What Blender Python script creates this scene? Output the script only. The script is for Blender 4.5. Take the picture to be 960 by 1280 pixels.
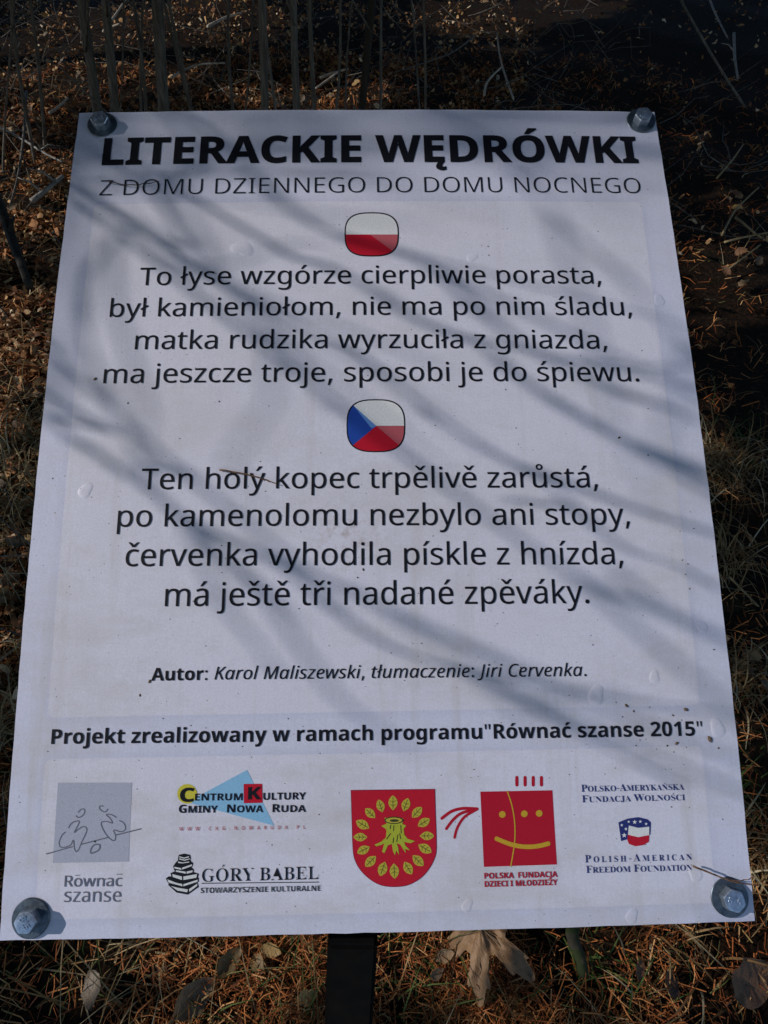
import bpy, bmesh, math, random
import numpy as np
from mathutils import Vector, Matrix, Euler
from mathutils.geometry import delaunay_2d_cdt, tessellate_polygon

scene = bpy.context.scene
C = scene.collection
for o in list(bpy.data.objects):
    bpy.data.objects.remove(o)
random.seed(7)
RNG = np.random.default_rng(7)

# ------------------------------------------------------------------ camera
PITCH = math.radians(42)
cam_data = bpy.data.cameras.new('camera')
cam_data.sensor_fit = 'VERTICAL'
cam_data.sensor_height = 36.0
cam_data.lens = 23.133
cam_data.clip_start = 0.01
cam_data.clip_end = 400
cam_data.dof.use_dof = False
cam = bpy.data.objects.new('camera', cam_data)
C.objects.link(cam)
cam.location = (0, 0, 1.1)
cam.rotation_euler = (math.radians(90) - PITCH, 0, 0)
scene.camera = cam

# ------------------------------------------------------------------ light
SUN = Vector((-0.8642, -0.1219, 0.4882)).normalized()          # direction towards the sun
world = bpy.data.worlds.new('World')
scene.world = world
world.use_nodes = True
nt = world.node_tree
nt.nodes.clear()
wo = nt.nodes.new('ShaderNodeOutputWorld')
bg = nt.nodes.new('ShaderNodeBackground')
sky = nt.nodes.new('ShaderNodeTexSky')
sky.sky_type = 'NISHITA'
sky.sun_disc = False
sky.sun_elevation = math.asin(SUN.z)
sky.sun_rotation = math.atan2(SUN.x, SUN.y)
sky.altitude = 500
sky.dust_density = 0.2
sky.ozone_density = 4.0
bg.inputs['Strength'].default_value = 0.15
nt.links.new(sky.outputs[0], bg.inputs['Color'])
nt.links.new(bg.outputs[0], wo.inputs['Surface'])
sun_data = bpy.data.lights.new('sun', 'SUN')
sun_data.energy = 3.6
sun_data.angle = math.radians(0.53)
sun_data.color = (1.0, 0.96, 0.93)
sun = bpy.data.objects.new('sun', sun_data)
C.objects.link(sun)
sun.rotation_euler = SUN.to_track_quat('Z', 'Y').to_euler()
sun.location = SUN * 20
scene.view_settings.view_transform = 'Standard'
scene.view_settings.look = 'None'
scene.view_settings.exposure = -0.25
scene.view_settings.gamma = 1.0
scene.render.engine = 'CYCLES'
scene.cycles.max_bounces = 5
scene.cycles.diffuse_bounces = 3

# ------------------------------------------------------------------ outlines of the lettering and print, in millimetres on the board
GLYPHS = {
 'R': {
  'A': '639;545,0 459,221 176,221 91,0 0,0 279,717 360,717 638,0;352,517 342,546 328,589 318,624 307,583 296,546 287,517 206,301 432,301',
  'C': '632;403,645 349,640 300,625 258,601 222,568 194,527 173,477 160,421 156,357 159,301 168,250 183,204 205,164 232,131 265,104 305,85 350,73 402,69 448,71 491,77 573,97 573,19 532,6 490,-3 444,-8 389,-10 320,-5 260,10 207,35 162,69 126,112 97,163 77,222 65,287 61,358 67,435 83,506 111,568 149,622 181,652 217,677 257,698 326,717 404,724 458,721 510,713 558,700 601,682 565,606 491,633 449,642',
  'D': '730;669,364 664,288 649,221 624,163 591,113 548,73 497,41 438,18 371,5 296,0 97,0 97,714 317,714 386,710 448,696 504,674 553,643 593,604 626,556 650,501 664,436;574,361 571,421 560,473 542,517 518,554 488,584 450,607 407,624 358,634 304,637 187,637 187,77 284,77 352,81 411,95 461,117 501,148 533,189 556,237 569,295',
  'E': '556;496,0 97,0 97,714 496,714 496,635 187,635 187,412 478,412 478,334 187,334 187,79 496,79',
  'G': '728;407,377 654,377 654,27 596,10 537,-1 474,-8 403,-10 333,-5 271,10 216,34 169,68 131,111 100,161 79,220 65,285 61,357 66,428 81,493 105,551 139,602 181,644 231,678 290,704 357,719 431,724 489,721 544,713 596,700 644,682 610,604 570,620 524,633 476,642 426,645 372,641 323,629 280,610 243,583 212,550 187,510 169,465 159,414 155,357 158,302 167,252 182,206 204,166 233,132 269,104 312,84 364,72 424,68 504,73 564,85 564,297 407,297',
  'I': '339;298,0 40,0 40,52 124,71 124,642 40,662 40,714 298,714 298,662 214,642 214,71 298,52',
  'K': '619;619,0 513,0 260,341 187,277 187,0 97,0 97,714 187,714 187,362 248,430 310,498 503,714 608,714 325,403',
  'L': '524;97,0 97,714 187,714 187,80 499,80 499,0',
  'M': '907;412,0 177,626 173,626 176,575 179,507 180,433 180,0 97,0 97,714 230,714 450,129 454,129 678,714 810,714 810,0 721,0 721,439 722,508 725,573 728,625 724,625 486,0',
  'N': '760;663,0 558,0 176,593 172,593 175,538 178,471 180,399 180,0 97,0 97,714 201,714 582,123 586,123 583,171 580,241 579,311 579,714 663,714',
  'O': '781;720,358 715,279 699,207 673,145 636,91 607,61 572,36 533,16 467,-3 391,-10 337,-7 289,2 245,16 206,37 172,62 142,91 106,145 81,208 66,280 61,359 65,429 77,493 97,551 125,602 162,644 206,679 260,705 322,720 392,725 460,720 520,705 572,679 617,645 654,602 682,551 703,493 716,429;156,358 162,274 181,203 201,163 227,130 258,103 297,84 341,72 391,68 442,72 486,84 523,103 555,130 580,163 600,203 619,274 625,358 619,441 600,512 569,569 537,603 497,627 448,641 392,646 341,642 297,631 258,611 227,585 201,552 181,512 162,442',
  'P': '605;286,714 371,708 439,690 490,659 518,629 538,593 550,551 554,504 550,461 539,419 520,381 492,347 453,318 404,296 343,283 269,278 187,278 187,0 97,0 97,714;278,637 187,637 187,355 259,355 321,359 372,369 411,388 439,416 456,453 461,500 456,542 441,576 417,603 382,622 336,633',
  'R': '622;294,714 375,708 440,691 476,674 504,651 526,624 542,591 551,554 554,511 549,459 533,416 509,382 479,355 446,335 411,320 607,0 502,0 329,295 187,295 187,0 97,0 97,714;289,636 187,636 187,371 294,371 347,375 389,386 421,405 443,432 457,466 461,507 456,549 442,582 419,606 386,623 343,633',
  'S': '549;502,191 499,150 488,114 471,82 447,55 418,32 382,14 320,-4 247,-10 171,-6 104,5 51,24 51,110 91,95 140,81 195,71 251,68 300,71 340,82 371,99 394,122 408,150 412,183 408,215 397,242 377,265 345,286 302,307 244,330 163,366 132,387 106,411 86,438 71,468 63,502 60,542 63,578 73,611 89,639 124,675 169,702 225,718 288,724 345,721 396,713 443,700 485,684 457,607 376,634 332,642 286,645 245,642 211,632 185,616 166,595 155,570 151,541 155,508 166,481 186,458 215,438 255,418 307,397 365,373 413,347 452,318 479,284 496,242',
  'T': '556;323,0 233,0 233,635 10,635 10,714 545,714 545,635 323,635',
  'U': '731;640,252 637,204 627,160 610,118 586,82 556,50 518,24 474,5 422,-6 362,-10 299,-5 245,8 198,31 159,62 129,102 107,147 94,197 90,254 90,714 180,714 180,251 185,197 201,152 226,116 263,89 310,73 367,68 426,74 472,91 508,119 532,156 546,201 551,252 551,714 640,714',
  'W': '930;917,714 727,0 636,0 497,468 485,511 474,553 465,587 461,609 457,587 450,553 439,510 427,465 292,0 201,0 12,714 106,714 217,278 228,232 237,188 245,147 251,108 257,149 266,192 277,238 289,283 415,714 508,714 639,280 652,233 663,188 671,145 678,108 686,160 698,218 713,279 823,714',
  'Z': '572;533,0 38,0 38,68 414,634 50,634 50,714 523,714 523,646 147,80 533,80',
  'a': '561;288,545 348,540 396,526 433,502 459,468 475,422 480,365 480,0 416,0 399,76 395,76 372,49 347,27 321,11 291,-1 257,-8 215,-10 169,-6 128,7 94,29 68,59 52,100 46,149 53,198 74,239 109,272 159,297 223,313 303,320 394,323 394,355 391,395 381,426 365,448 343,462 316,471 283,474 242,471 203,461 132,433 105,499 143,517 188,531 237,542;314,259 254,254 208,243 175,227 154,206 141,179 137,148 140,121 149,99 164,82 196,66 235,61 278,65 315,78 348,98 373,128 388,167 393,214 393,262',
  'b': '615;173,575 171,511 168,465 173,465 200,496 236,522 282,539 339,545 387,541 429,528 467,506 499,475 526,436 545,389 556,333 560,268 557,210 548,159 532,114 512,76 486,45 455,21 420,4 381,-7 339,-10 282,-4 236,13 200,38 173,68 166,68 148,0 85,0 85,760 173,760;324,472 273,467 234,450 206,423 187,384 176,334 173,271 173,267 177,206 187,156 205,115 233,86 273,69 326,63 370,69 406,87 433,116 453,157 465,208 469,269 465,331 453,381 433,421 406,449 369,466',
  'c': '480;300,-10 254,-7 212,3 173,19 139,42 110,72 86,109 69,153 58,205 55,265 59,327 70,381 88,426 113,464 142,494 177,517 217,533 260,543 306,546 346,544 385,537 419,528 447,517 420,444 364,461 304,469 255,463 215,446 184,417 163,378 150,327 146,266 150,207 163,157 184,117 214,89 252,72 299,66 340,68 376,75 438,97 438,19 410,7 378,-2 343,-8',
  'd': '615;275,-10 227,-6 185,7 147,29 115,59 89,99 70,146 59,202 55,267 59,332 70,388 89,436 115,475 148,506 186,528 228,542 276,546 315,543 349,535 378,523 403,507 424,488 442,467 448,467 444,505 442,546 442,760 530,760 530,0 459,0 446,72 442,72 424,50 403,30 378,14 349,1 314,-7;289,63 340,68 380,84 408,109 428,146 439,193 443,250 443,266 439,327 428,379 410,419 382,449 341,467 288,473 245,467 209,448 181,416 162,375 150,324 146,265 150,206 162,156 181,116 209,87 245,69',
  'e': '564;292,546 336,543 375,533 410,516 441,493 466,465 486,431 506,372 513,304 513,251 146,251 152,195 168,149 192,112 226,86 268,70 317,65 365,67 407,74 489,102 489,25 448,9 408,-1 364,-8 313,-10 264,-7 219,4 178,21 142,45 112,76 87,113 69,158 59,208 55,264 58,320 68,370 84,415 107,454 135,486 167,512 205,531 247,542;291,474 252,469 219,456 191,433 170,403 156,365 148,321 421,321 417,364 407,401 389,431 365,454 332,469',
  'g': '615;275,546 325,541 370,526 410,501 443,465 448,465 460,536 530,536 530,-9 527,-57 518,-99 504,-136 484,-168 457,-194 425,-214 386,-228 341,-237 290,-240 234,-238 183,-231 138,-221 97,-206 97,-125 138,-143 186,-156 239,-164 295,-167 338,-163 374,-149 403,-126 425,-96 439,-59 443,-16 443,5 444,40 446,71 442,71 411,35 373,10 328,-5 276,-10 227,-5 183,8 146,31 113,63 81,118 61,186 55,267 61,346 81,414 113,470 146,504 183,527 226,541;287,472 245,466 210,448 183,418 163,378 150,327 146,266 150,205 162,155 182,114 211,85 246,68 289,62 327,65 359,72 385,86 407,105 423,131 435,163 442,201 444,246 444,267 440,333 427,385 406,424 376,451 336,467',
  'h': '618;173,537 171,498 168,462 174,462 193,487 217,508 244,524 275,535 308,543 341,545 401,540 449,524 476,508 498,487 515,461 531,412 537,349 537,0 450,0 450,343 447,383 437,415 421,440 398,458 368,468 330,472 276,466 236,449 207,422 187,383 177,335 173,277 173,0 85,0 85,760 173,760',
  'i': '258;173,536 173,0 85,0 85,536;130,737 149,734 165,723 177,706 181,681 177,656 165,639 149,628 130,625 110,628 93,639 82,656 78,681 82,706 93,723 110,734',
  'j': '258;22,-240 -22,-236 -55,-228 -55,-157 -24,-164 11,-167 40,-163 64,-149 80,-124 85,-83 85,536 173,536 173,-80 169,-127 157,-166 137,-198 108,-221 70,-235;78,681 82,706 93,723 110,734 130,737 149,734 165,723 177,706 181,681 177,656 165,639 149,628 130,625 110,628 93,639 82,656',
  'k': '534;172,363 171,321 168,276 172,276 190,299 214,329 236,355 407,536 510,536 293,307 525,0 419,0 233,250 172,197 172,0 85,0 85,760 172,760',
  'l': '258;173,0 85,0 85,760 173,760',
  'm': '935;673,546 729,541 774,525 809,499 834,462 849,412 854,349 854,0 767,0 767,345 764,384 755,415 740,440 720,458 692,468 658,472 611,467 574,452 546,427 528,392 517,349 513,296 513,0 426,0 426,345 423,384 414,415 399,440 378,458 350,468 316,472 268,466 231,449 204,422 186,384 176,336 173,278 173,0 85,0 85,536 156,536 169,463 174,463 193,489 215,509 241,526 270,537 300,544 332,546 389,540 435,524 461,507 481,484 496,456 501,456 521,484 546,507 574,524 622,540',
  'n': '618;343,546 402,541 450,525 488,499 515,462 532,412 537,349 537,0 450,0 450,343 447,383 437,415 421,440 398,458 368,468 330,472 277,466 236,450 207,422 188,384 177,336 173,278 173,0 85,0 85,536 156,536 169,463 174,463 194,489 218,509 246,526 277,537 309,544',
  'o': '605;551,269 547,206 533,150 512,103 483,63 447,31 405,8 355,-5 301,-10 250,-5 203,8 161,31 125,63 96,103 73,150 60,206 55,269 58,325 68,375 85,419 108,457 137,489 171,513 211,532 255,542 304,546 351,542 394,532 432,513 467,489 496,457 519,419 537,375 547,325;146,269 150,210 163,159 184,118 214,88 254,69 303,63 352,69 392,88 422,118 443,159 456,210 460,269 456,328 443,378 422,418 391,447 352,466 302,472 252,466 213,448 183,418 162,377 150,328',
  'p': '615;340,546 387,542 429,529 467,507 499,477 526,438 545,390 556,334 560,269 557,211 548,160 532,115 512,77 486,46 455,21 421,4 382,-6 339,-10 300,-7 266,1 236,14 211,29 173,68 167,68 171,25 173,-20 173,-240 85,-240 85,536 157,536 169,463 173,463 191,485 211,505 236,522 265,535 300,543;324,472 275,467 237,451 208,426 189,390 177,343 173,286 173,269 176,208 187,157 206,117 234,87 274,69 326,63 357,66 384,75 406,90 434,122 453,163 465,213 469,270 465,327 453,376 433,417 406,448 369,466',
  'r': '413;335,546 367,544 398,540 387,459 358,464 329,466 299,463 270,453 243,437 220,416 200,391 185,360 176,325 173,286 173,0 85,0 85,536 157,536 167,438 171,438 190,467 212,492 238,514 267,531 299,542',
  's': '479;434,148 428,100 408,61 376,30 334,8 282,-5 220,-10 168,-8 123,-1 85,10 52,24 52,104 129,74 175,64 222,61 280,66 319,82 336,98 346,118 349,140 346,159 338,176 323,192 298,208 217,244 128,284 95,306 71,332 56,364 51,404 57,446 76,481 106,509 147,530 196,542 252,546 299,544 343,536 385,525 423,510 393,440 322,464 284,471 246,474 198,470 163,456 148,443 138,428 135,409 138,389 148,371 165,356 191,341 273,307 360,268 392,246 415,219 429,187',
  't': '361;264,62 305,65 339,73 339,6 299,-5 249,-10 209,-6 171,4 139,24 114,55 97,98 92,156 92,468 16,468 16,510 93,545 128,659 180,659 180,536 335,536 335,468 180,468 180,158 183,128 190,104 203,85 230,68',
  'u': '618;533,536 533,0 461,0 448,71 444,71 424,46 400,25 372,9 341,-1 308,-8 274,-10 215,-5 167,10 140,27 118,48 101,74 84,123 79,185 79,536 168,536 168,191 171,152 181,120 197,95 220,77 250,67 287,63 341,69 381,85 411,113 430,151 441,200 445,257 445,536',
  'v': '508;203,0 0,536 94,536 208,220 225,171 241,119 251,78 255,78 266,120 283,172 300,220 414,536 508,536 304,0',
  'w': '786;431,303 419,344 408,383 400,418 394,445 390,445 384,418 376,383 366,343 354,302 258,1 158,1 11,537 102,537 176,251 191,192 203,136 211,91 215,91 222,121 230,159 240,199 251,235 346,537 442,537 534,235 548,186 562,135 570,92 574,92 581,134 594,190 610,251 685,537 775,537 626,1 523,1',
  'y': '510;1,536 95,536 211,231 229,179 245,130 256,85 260,85 279,150 306,232 415,536 510,536 279,-74 258,-121 234,-161 206,-195 172,-219 132,-235 84,-240 42,-237 11,-232 11,-162 37,-166 70,-168 99,-165 123,-156 144,-142 162,-123 177,-100 189,-73 217,-2',
  'z': '470;431,0 39,0 39,58 327,468 56,468 56,536 424,536 424,470 140,68 431,68',
  'ł': '258;78,0 78,285 27,253 -9,312 78,368 78,760 166,760 166,425 230,469 267,410 166,342 166,0',
  'ó': '605;551,269 547,206 533,150 512,103 483,63 447,31 405,8 355,-5 301,-10 250,-5 203,8 161,31 125,63 96,103 73,150 60,206 55,269 58,325 68,375 85,419 108,457 137,489 171,513 211,532 255,542 304,546 351,542 394,532 432,513 467,489 496,457 519,419 537,375 547,325;146,269 150,210 163,159 184,118 214,88 254,69 303,63 352,69 392,88 422,118 443,159 456,210 460,269 456,328 443,378 422,418 391,447 352,466 302,472 252,466 213,448 183,418 162,377 150,328;451,756 425,722 387,681 346,639 308,606 250,606 250,618 282,663 317,716 345,766 451,766',
  'ś': '479;434,148 428,100 408,61 376,30 334,8 282,-5 220,-10 168,-8 123,-1 85,10 52,24 52,104 129,74 175,64 222,61 280,66 319,82 336,98 346,118 349,140 346,159 338,176 323,192 298,208 217,244 128,284 95,306 71,332 56,364 51,404 57,446 76,481 106,509 147,530 196,542 252,546 299,544 343,536 385,525 423,510 393,440 322,464 284,471 246,474 198,470 163,456 148,443 138,428 135,409 138,389 148,371 165,356 191,341 273,307 360,268 392,246 415,219 429,187;388,756 362,722 325,681 283,639 245,606 187,606 187,618 219,663 254,716 282,766 388,766',
  'á': '561;288,545 348,540 396,526 433,502 459,468 475,422 480,365 480,0 416,0 399,76 395,76 372,49 347,27 321,11 291,-1 257,-8 215,-10 169,-6 128,7 94,29 68,59 52,100 46,149 53,198 74,239 109,272 159,297 223,313 303,320 394,323 394,355 391,395 381,426 365,448 343,462 316,471 283,474 242,471 203,461 132,433 105,499 143,517 188,531 237,542;314,259 254,254 208,243 175,227 154,206 141,179 137,148 140,121 149,99 164,82 196,66 235,61 278,65 315,78 348,98 373,128 388,167 393,214 393,262;429,756 403,722 365,681 325,639 286,606 228,606 228,618 260,663 295,716 323,766 429,766',
  'é': '564;292,546 336,543 375,533 410,516 441,493 466,465 486,431 506,372 513,304 513,251 146,251 152,195 168,149 192,112 226,86 268,70 317,65 365,67 407,74 489,102 489,25 448,9 408,-1 364,-8 313,-10 264,-7 219,4 178,21 142,45 112,76 87,113 69,158 59,208 55,264 58,320 68,370 84,415 107,454 135,486 167,512 205,531 247,542;291,474 252,469 219,456 191,433 170,403 156,365 148,321 421,321 417,364 407,401 389,431 365,454 332,469;433,756 407,722 369,681 328,639 290,606 232,606 232,618 264,663 299,716 327,766 433,766',
  'í': '258;173,0 85,0 85,536 173,536;277,756 251,722 213,681 172,639 134,606 76,606 76,618 108,663 143,716 171,766 277,766',
  'ý': '510;1,536 95,536 211,231 229,179 245,130 256,85 260,85 279,150 306,232 415,536 510,536 279,-74 258,-121 234,-161 206,-195 172,-219 132,-235 84,-240 42,-237 11,-232 11,-162 37,-166 70,-168 99,-165 123,-156 144,-142 162,-123 177,-100 189,-73 217,-2;403,756 377,722 339,681 298,639 260,606 202,606 202,618 234,663 269,716 297,766 403,766',
  'č': '480;300,-10 254,-7 212,3 173,19 139,42 110,72 86,109 69,153 58,205 55,265 59,327 70,381 88,426 113,464 142,494 177,517 217,533 260,543 306,546 346,544 385,537 419,528 447,517 420,444 364,461 304,469 255,463 215,446 184,417 163,378 150,327 146,266 150,207 163,157 184,117 214,89 252,72 299,66 340,68 376,75 438,97 438,19 410,7 378,-2 343,-8;238,606 203,655 157,708 115,753 115,766 175,766 229,725 282,674 337,725 391,766 453,766 453,753 409,708 362,655 328,606',
  'ě': '564;292,546 336,543 375,533 410,516 441,493 466,465 486,431 506,372 513,304 513,251 146,251 152,195 168,149 192,112 226,86 268,70 317,65 365,67 407,74 489,102 489,25 448,9 408,-1 364,-8 313,-10 264,-7 219,4 178,21 142,45 112,76 87,113 69,158 59,208 55,264 58,320 68,370 84,415 107,454 135,486 167,512 205,531 247,542;291,474 252,469 219,456 191,433 170,403 156,365 148,321 421,321 417,364 407,401 389,431 365,454 332,469;239,606 204,655 158,708 116,753 116,766 176,766 230,725 283,674 338,725 392,766 454,766 454,753 410,708 363,655 329,606',
  'ř': '413;335,546 367,544 398,540 387,459 358,464 329,466 299,463 270,453 243,437 220,416 200,391 185,360 176,325 173,286 173,0 85,0 85,536 157,536 167,438 171,438 190,467 212,492 238,514 267,531 299,542;194,606 159,655 113,708 71,753 71,766 131,766 185,725 238,674 293,725 347,766 409,766 409,753 365,708 318,655 284,606',
  'š': '479;434,148 428,100 408,61 376,30 334,8 282,-5 220,-10 168,-8 123,-1 85,10 52,24 52,104 129,74 175,64 222,61 280,66 319,82 336,98 346,118 349,140 346,159 338,176 323,192 298,208 217,244 128,284 95,306 71,332 56,364 51,404 57,446 76,481 106,509 147,530 196,542 252,546 299,544 343,536 385,525 423,510 393,440 322,464 284,471 246,474 198,470 163,456 148,443 138,428 135,409 138,389 148,371 165,356 191,341 273,307 360,268 392,246 415,219 429,187;194,606 159,655 113,708 71,753 71,766 131,766 185,725 238,674 293,725 347,766 409,766 409,753 365,708 318,655 284,606',
  'ů': '618;533,536 533,0 461,0 448,71 444,71 424,46 400,25 372,9 341,-1 308,-8 274,-10 215,-5 167,10 140,27 118,48 101,74 84,123 79,185 79,536 168,536 168,191 171,152 181,120 197,95 220,77 250,67 287,63 341,69 381,85 411,113 430,151 441,200 445,257 445,536;308,606 277,609 251,618 229,634 212,655 202,681 199,712 202,743 212,769 229,789 251,805 277,814 308,817 338,814 364,805 387,789 405,769 415,743 419,713 415,682 405,655 387,634 365,618 338,609;308,656 331,660 349,671 360,689 364,712 360,735 348,753 330,764 308,768 286,764 268,753 256,735 252,712 256,689 266,671 284,660',
  '.': '268;72,54 76,85 90,106 110,117 133,121 157,117 177,106 191,85 196,54 191,23 177,2 157,-10 133,-14 110,-10 90,2 76,23',
  ',': '268;192,105 169,29 138,-52 106,-129 41,-129 60,-48 78,38 91,116 185,116',
 },
 'B': {
  'A': '690;0,0 252,717 437,717 690,0 527,0 475,170 215,170 163,0;253,297 439,297 386,463 374,506 358,559 345,606 331,557 315,501 304,463',
  'C': '637;379,-10 310,-5 249,10 197,36 154,70 119,113 92,164 73,222 62,286 58,356 62,425 75,489 97,547 127,598 165,642 210,677 264,703 325,719 393,724 446,721 500,711 552,695 602,674 553,551 472,584 432,594 393,598 340,591 295,569 260,533 234,484 219,425 214,355 219,285 233,226 257,178 291,144 336,123 393,116 437,119 480,126 575,154 575,27 528,10 482,-1 433,-8',
  'D': '740;90,0 90,714 314,714 385,710 450,696 509,674 559,643 602,604 636,557 662,501 677,437 682,364 676,279 656,205 624,143 579,92 523,51 456,23 379,6 292,0;241,125 306,125 402,140 470,184 511,257 525,360 519,432 502,490 473,535 433,565 383,584 322,590 241,590',
  'E': '560;90,0 90,714 501,714 501,590 241,590 241,433 483,433 483,309 241,309 241,125 501,125 501,0',
  'F': '549;90,0 90,714 499,714 499,590 239,590 239,406 481,406 481,282 239,282 239,0',
  'G': '724;390,-10 315,-4 249,14 192,43 144,84 106,136 80,200 63,273 58,358 63,429 77,494 102,552 135,603 177,645 228,679 287,704 355,719 431,724 488,721 543,712 595,698 643,680 593,559 518,587 475,595 430,598 368,591 315,568 273,532 241,484 221,424 214,355 219,289 233,231 258,183 293,147 323,130 359,119 400,116 455,119 496,126 496,275 361,275 361,401 644,401 644,31 528,1 463,-7',
  'I': '389;32,0 32,86 119,126 119,588 32,628 32,714 357,714 357,628 270,588 270,126 357,86 357,0',
  'J': '331;15,-210 -36,-206 -74,-199 -74,-73 -40,-80 -3,-83 22,-81 44,-73 64,-58 78,-35 87,-1 90,45 90,714 241,714 241,46 234,-37 213,-103 191,-137 165,-164 133,-184 78,-204',
  'K': '664;90,0 90,714 241,714 241,387 270,430 301,471 494,714 662,714 413,398 664,0 492,0 305,301 241,255 241,0',
  'L': '565;90,0 90,714 241,714 241,125 531,125 531,0',
  'M': '943;90,0 90,714 296,714 465,168 468,168 647,714 853,714 853,0 712,0 712,338 714,416 716,500 719,559 715,559 531,0 392,0 220,560 216,560 220,500 224,414 225,332 225,0',
  'N': '813;90,0 90,714 281,714 591,179 594,179 589,278 587,376 587,714 723,714 723,0 531,0 220,540 216,540 222,438 225,336 225,0',
  'O': '796;398,-10 325,-5 261,10 206,36 161,71 123,114 94,165 74,223 62,288 58,359 62,430 74,494 94,552 123,603 161,645 206,680 261,705 326,720 399,725 472,720 535,705 590,680 636,645 673,602 701,552 722,493 734,429 738,358 734,287 722,223 701,165 673,114 636,71 590,36 535,10 471,-5;398,117 457,124 503,146 537,182 560,230 574,289 579,358 574,428 560,487 537,535 503,571 457,592 399,599 341,592 295,571 260,535 236,487 222,428 217,358 222,289 236,230 260,182 294,146 340,124',
  'P': '628;90,0 90,714 318,714 402,707 469,688 520,655 555,610 576,555 583,491 576,431 557,374 536,341 507,311 471,287 425,269 371,258 306,254 241,254 241,0;241,378 291,378 348,384 392,404 413,424 426,452 430,486 422,532 400,564 362,583 310,590 241,590',
  'R': '660;90,0 90,714 298,714 387,708 459,690 513,661 552,620 575,566 583,500 578,454 565,414 543,381 516,352 484,329 450,311 660,0 492,0 322,274 241,274 241,0;241,397 290,397 354,403 398,422 416,441 426,466 430,496 426,527 415,551 396,569 351,585 287,590 241,590',
  'S': '551;248,-10 175,-5 108,9 46,33 46,174 151,133 206,120 260,115 308,120 339,137 357,161 363,191 359,216 345,238 323,256 278,282 224,308 170,335 115,377 90,405 71,437 58,476 54,521 61,580 83,630 119,671 168,700 227,718 296,724 351,721 403,711 508,674 459,556 371,587 331,595 291,598 253,593 225,578 208,555 202,526 206,502 217,482 236,466 278,441 337,412 388,386 431,359 465,328 490,292 506,249 511,198 503,139 481,88 443,46 390,15 326,-4',
  'T': '579;214,0 214,588 20,588 20,714 559,714 559,588 365,588 365,0',
  'U': '756;375,-10 308,-5 250,8 200,31 159,62 118,116 93,180 85,254 85,714 236,714 236,277 240,224 252,183 272,153 300,133 336,121 379,117 424,121 460,134 487,156 505,187 516,228 520,278 520,714 671,714 671,252 663,182 639,119 613,82 581,50 541,25 493,5 438,-6',
  'W': '967;182,0 0,714 149,714 240,324 253,266 266,196 275,137 284,197 297,263 308,314 412,714 555,714 659,314 671,264 683,196 692,137 701,197 715,266 727,324 818,714 967,714 785,0 613,0 516,375 509,408 498,456 489,505 483,542 478,505 468,456 458,408 450,374 354,0',
  'Y': '624;237,0 237,273 0,714 164,714 312,420 461,714 624,714 387,278 387,0',
  'Z': '579;24,0 24,98 366,589 33,589 33,714 546,714 546,616 204,125 555,125 555,0',
  'a': '604;211,-10 165,-5 125,9 90,33 63,66 47,109 42,163 49,216 69,259 103,291 150,315 211,330 286,337 381,340 381,364 375,401 359,427 332,442 296,447 257,444 218,436 142,407 93,508 139,528 190,544 245,554 302,557 370,552 426,536 471,510 503,472 522,424 529,364 529,0 425,0 396,74 392,74 356,36 318,10 272,-5;267,99 311,106 348,127 366,149 377,176 381,208 381,253 323,251 262,244 223,225 202,197 195,162 200,133 215,113 238,103',
  'c': '514;300,-10 225,-2 162,20 111,57 75,111 52,182 45,270 49,333 60,387 79,433 105,471 136,502 174,526 239,549 313,556 365,553 411,545 483,519 439,404 374,427 313,436 262,426 226,395 204,343 197,271 200,221 211,181 228,150 251,128 279,115 313,111 357,114 396,123 431,138 466,158 466,31 431,12 395,-1 352,-8',
  'e': '591;325,-10 248,-2 180,20 141,44 108,75 81,113 61,158 49,210 45,269 49,329 59,383 78,429 102,467 132,499 168,524 231,548 303,556 373,549 433,527 482,492 519,442 541,381 548,308 548,236 196,236 201,197 214,164 234,137 260,117 293,105 332,101 382,104 428,111 472,125 517,144 517,29 476,12 432,-1 383,-8;199,335 408,335 401,381 382,417 362,436 336,446 304,450 265,443 233,422 210,386',
  'g': '633;282,-240 175,-233 126,-223 78,-208 78,-89 147,-112 218,-126 291,-131 341,-123 377,-100 399,-61 406,-7 406,4 407,39 410,71 406,71 375,34 339,9 298,-5 251,-10 191,-2 141,23 100,65 69,121 51,190 45,272 51,355 70,424 101,481 143,523 194,548 255,556 303,551 345,536 382,511 413,476 417,476 429,546 555,546 555,-1 547,-73 524,-132 486,-179 433,-213 365,-233;304,107 339,111 367,121 389,139 404,167 413,204 416,253 416,271 413,324 404,366 389,397 367,418 338,431 302,435 256,425 223,394 204,342 197,270 204,199 224,148 257,117',
  'h': '657;78,0 78,760 227,760 227,605 225,528 220,476 228,476 258,512 295,537 338,551 386,556 441,551 489,535 528,509 558,470 576,420 582,356 582,0 433,0 433,319 428,371 411,407 383,430 345,437 305,432 274,416 253,390 233,334 227,257 227,0',
  'i': '305;153,614 122,618 96,630 78,652 72,687 78,722 96,745 122,756 153,760 184,756 210,745 228,722 234,687 228,652 210,630 184,618;78,0 78,546 227,546 227,0',
  'j': '305;153,614 122,618 96,630 78,652 72,687 78,722 96,745 122,756 153,760 184,756 210,745 228,722 234,687 228,652 210,630 184,618;34,-240 -18,-237 -64,-228 -64,-111 -30,-117 6,-120 34,-116 57,-103 73,-78 78,-37 78,546 227,546 227,-59 222,-107 208,-150 183,-187 147,-216 97,-234',
  'k': '620;78,0 78,760 227,760 227,420 225,359 219,297 221,297 252,339 286,380 439,546 607,546 390,309 620,0 448,0 291,221 227,170 227,0',
  'l': '305;78,0 78,760 227,760 227,0',
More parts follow.
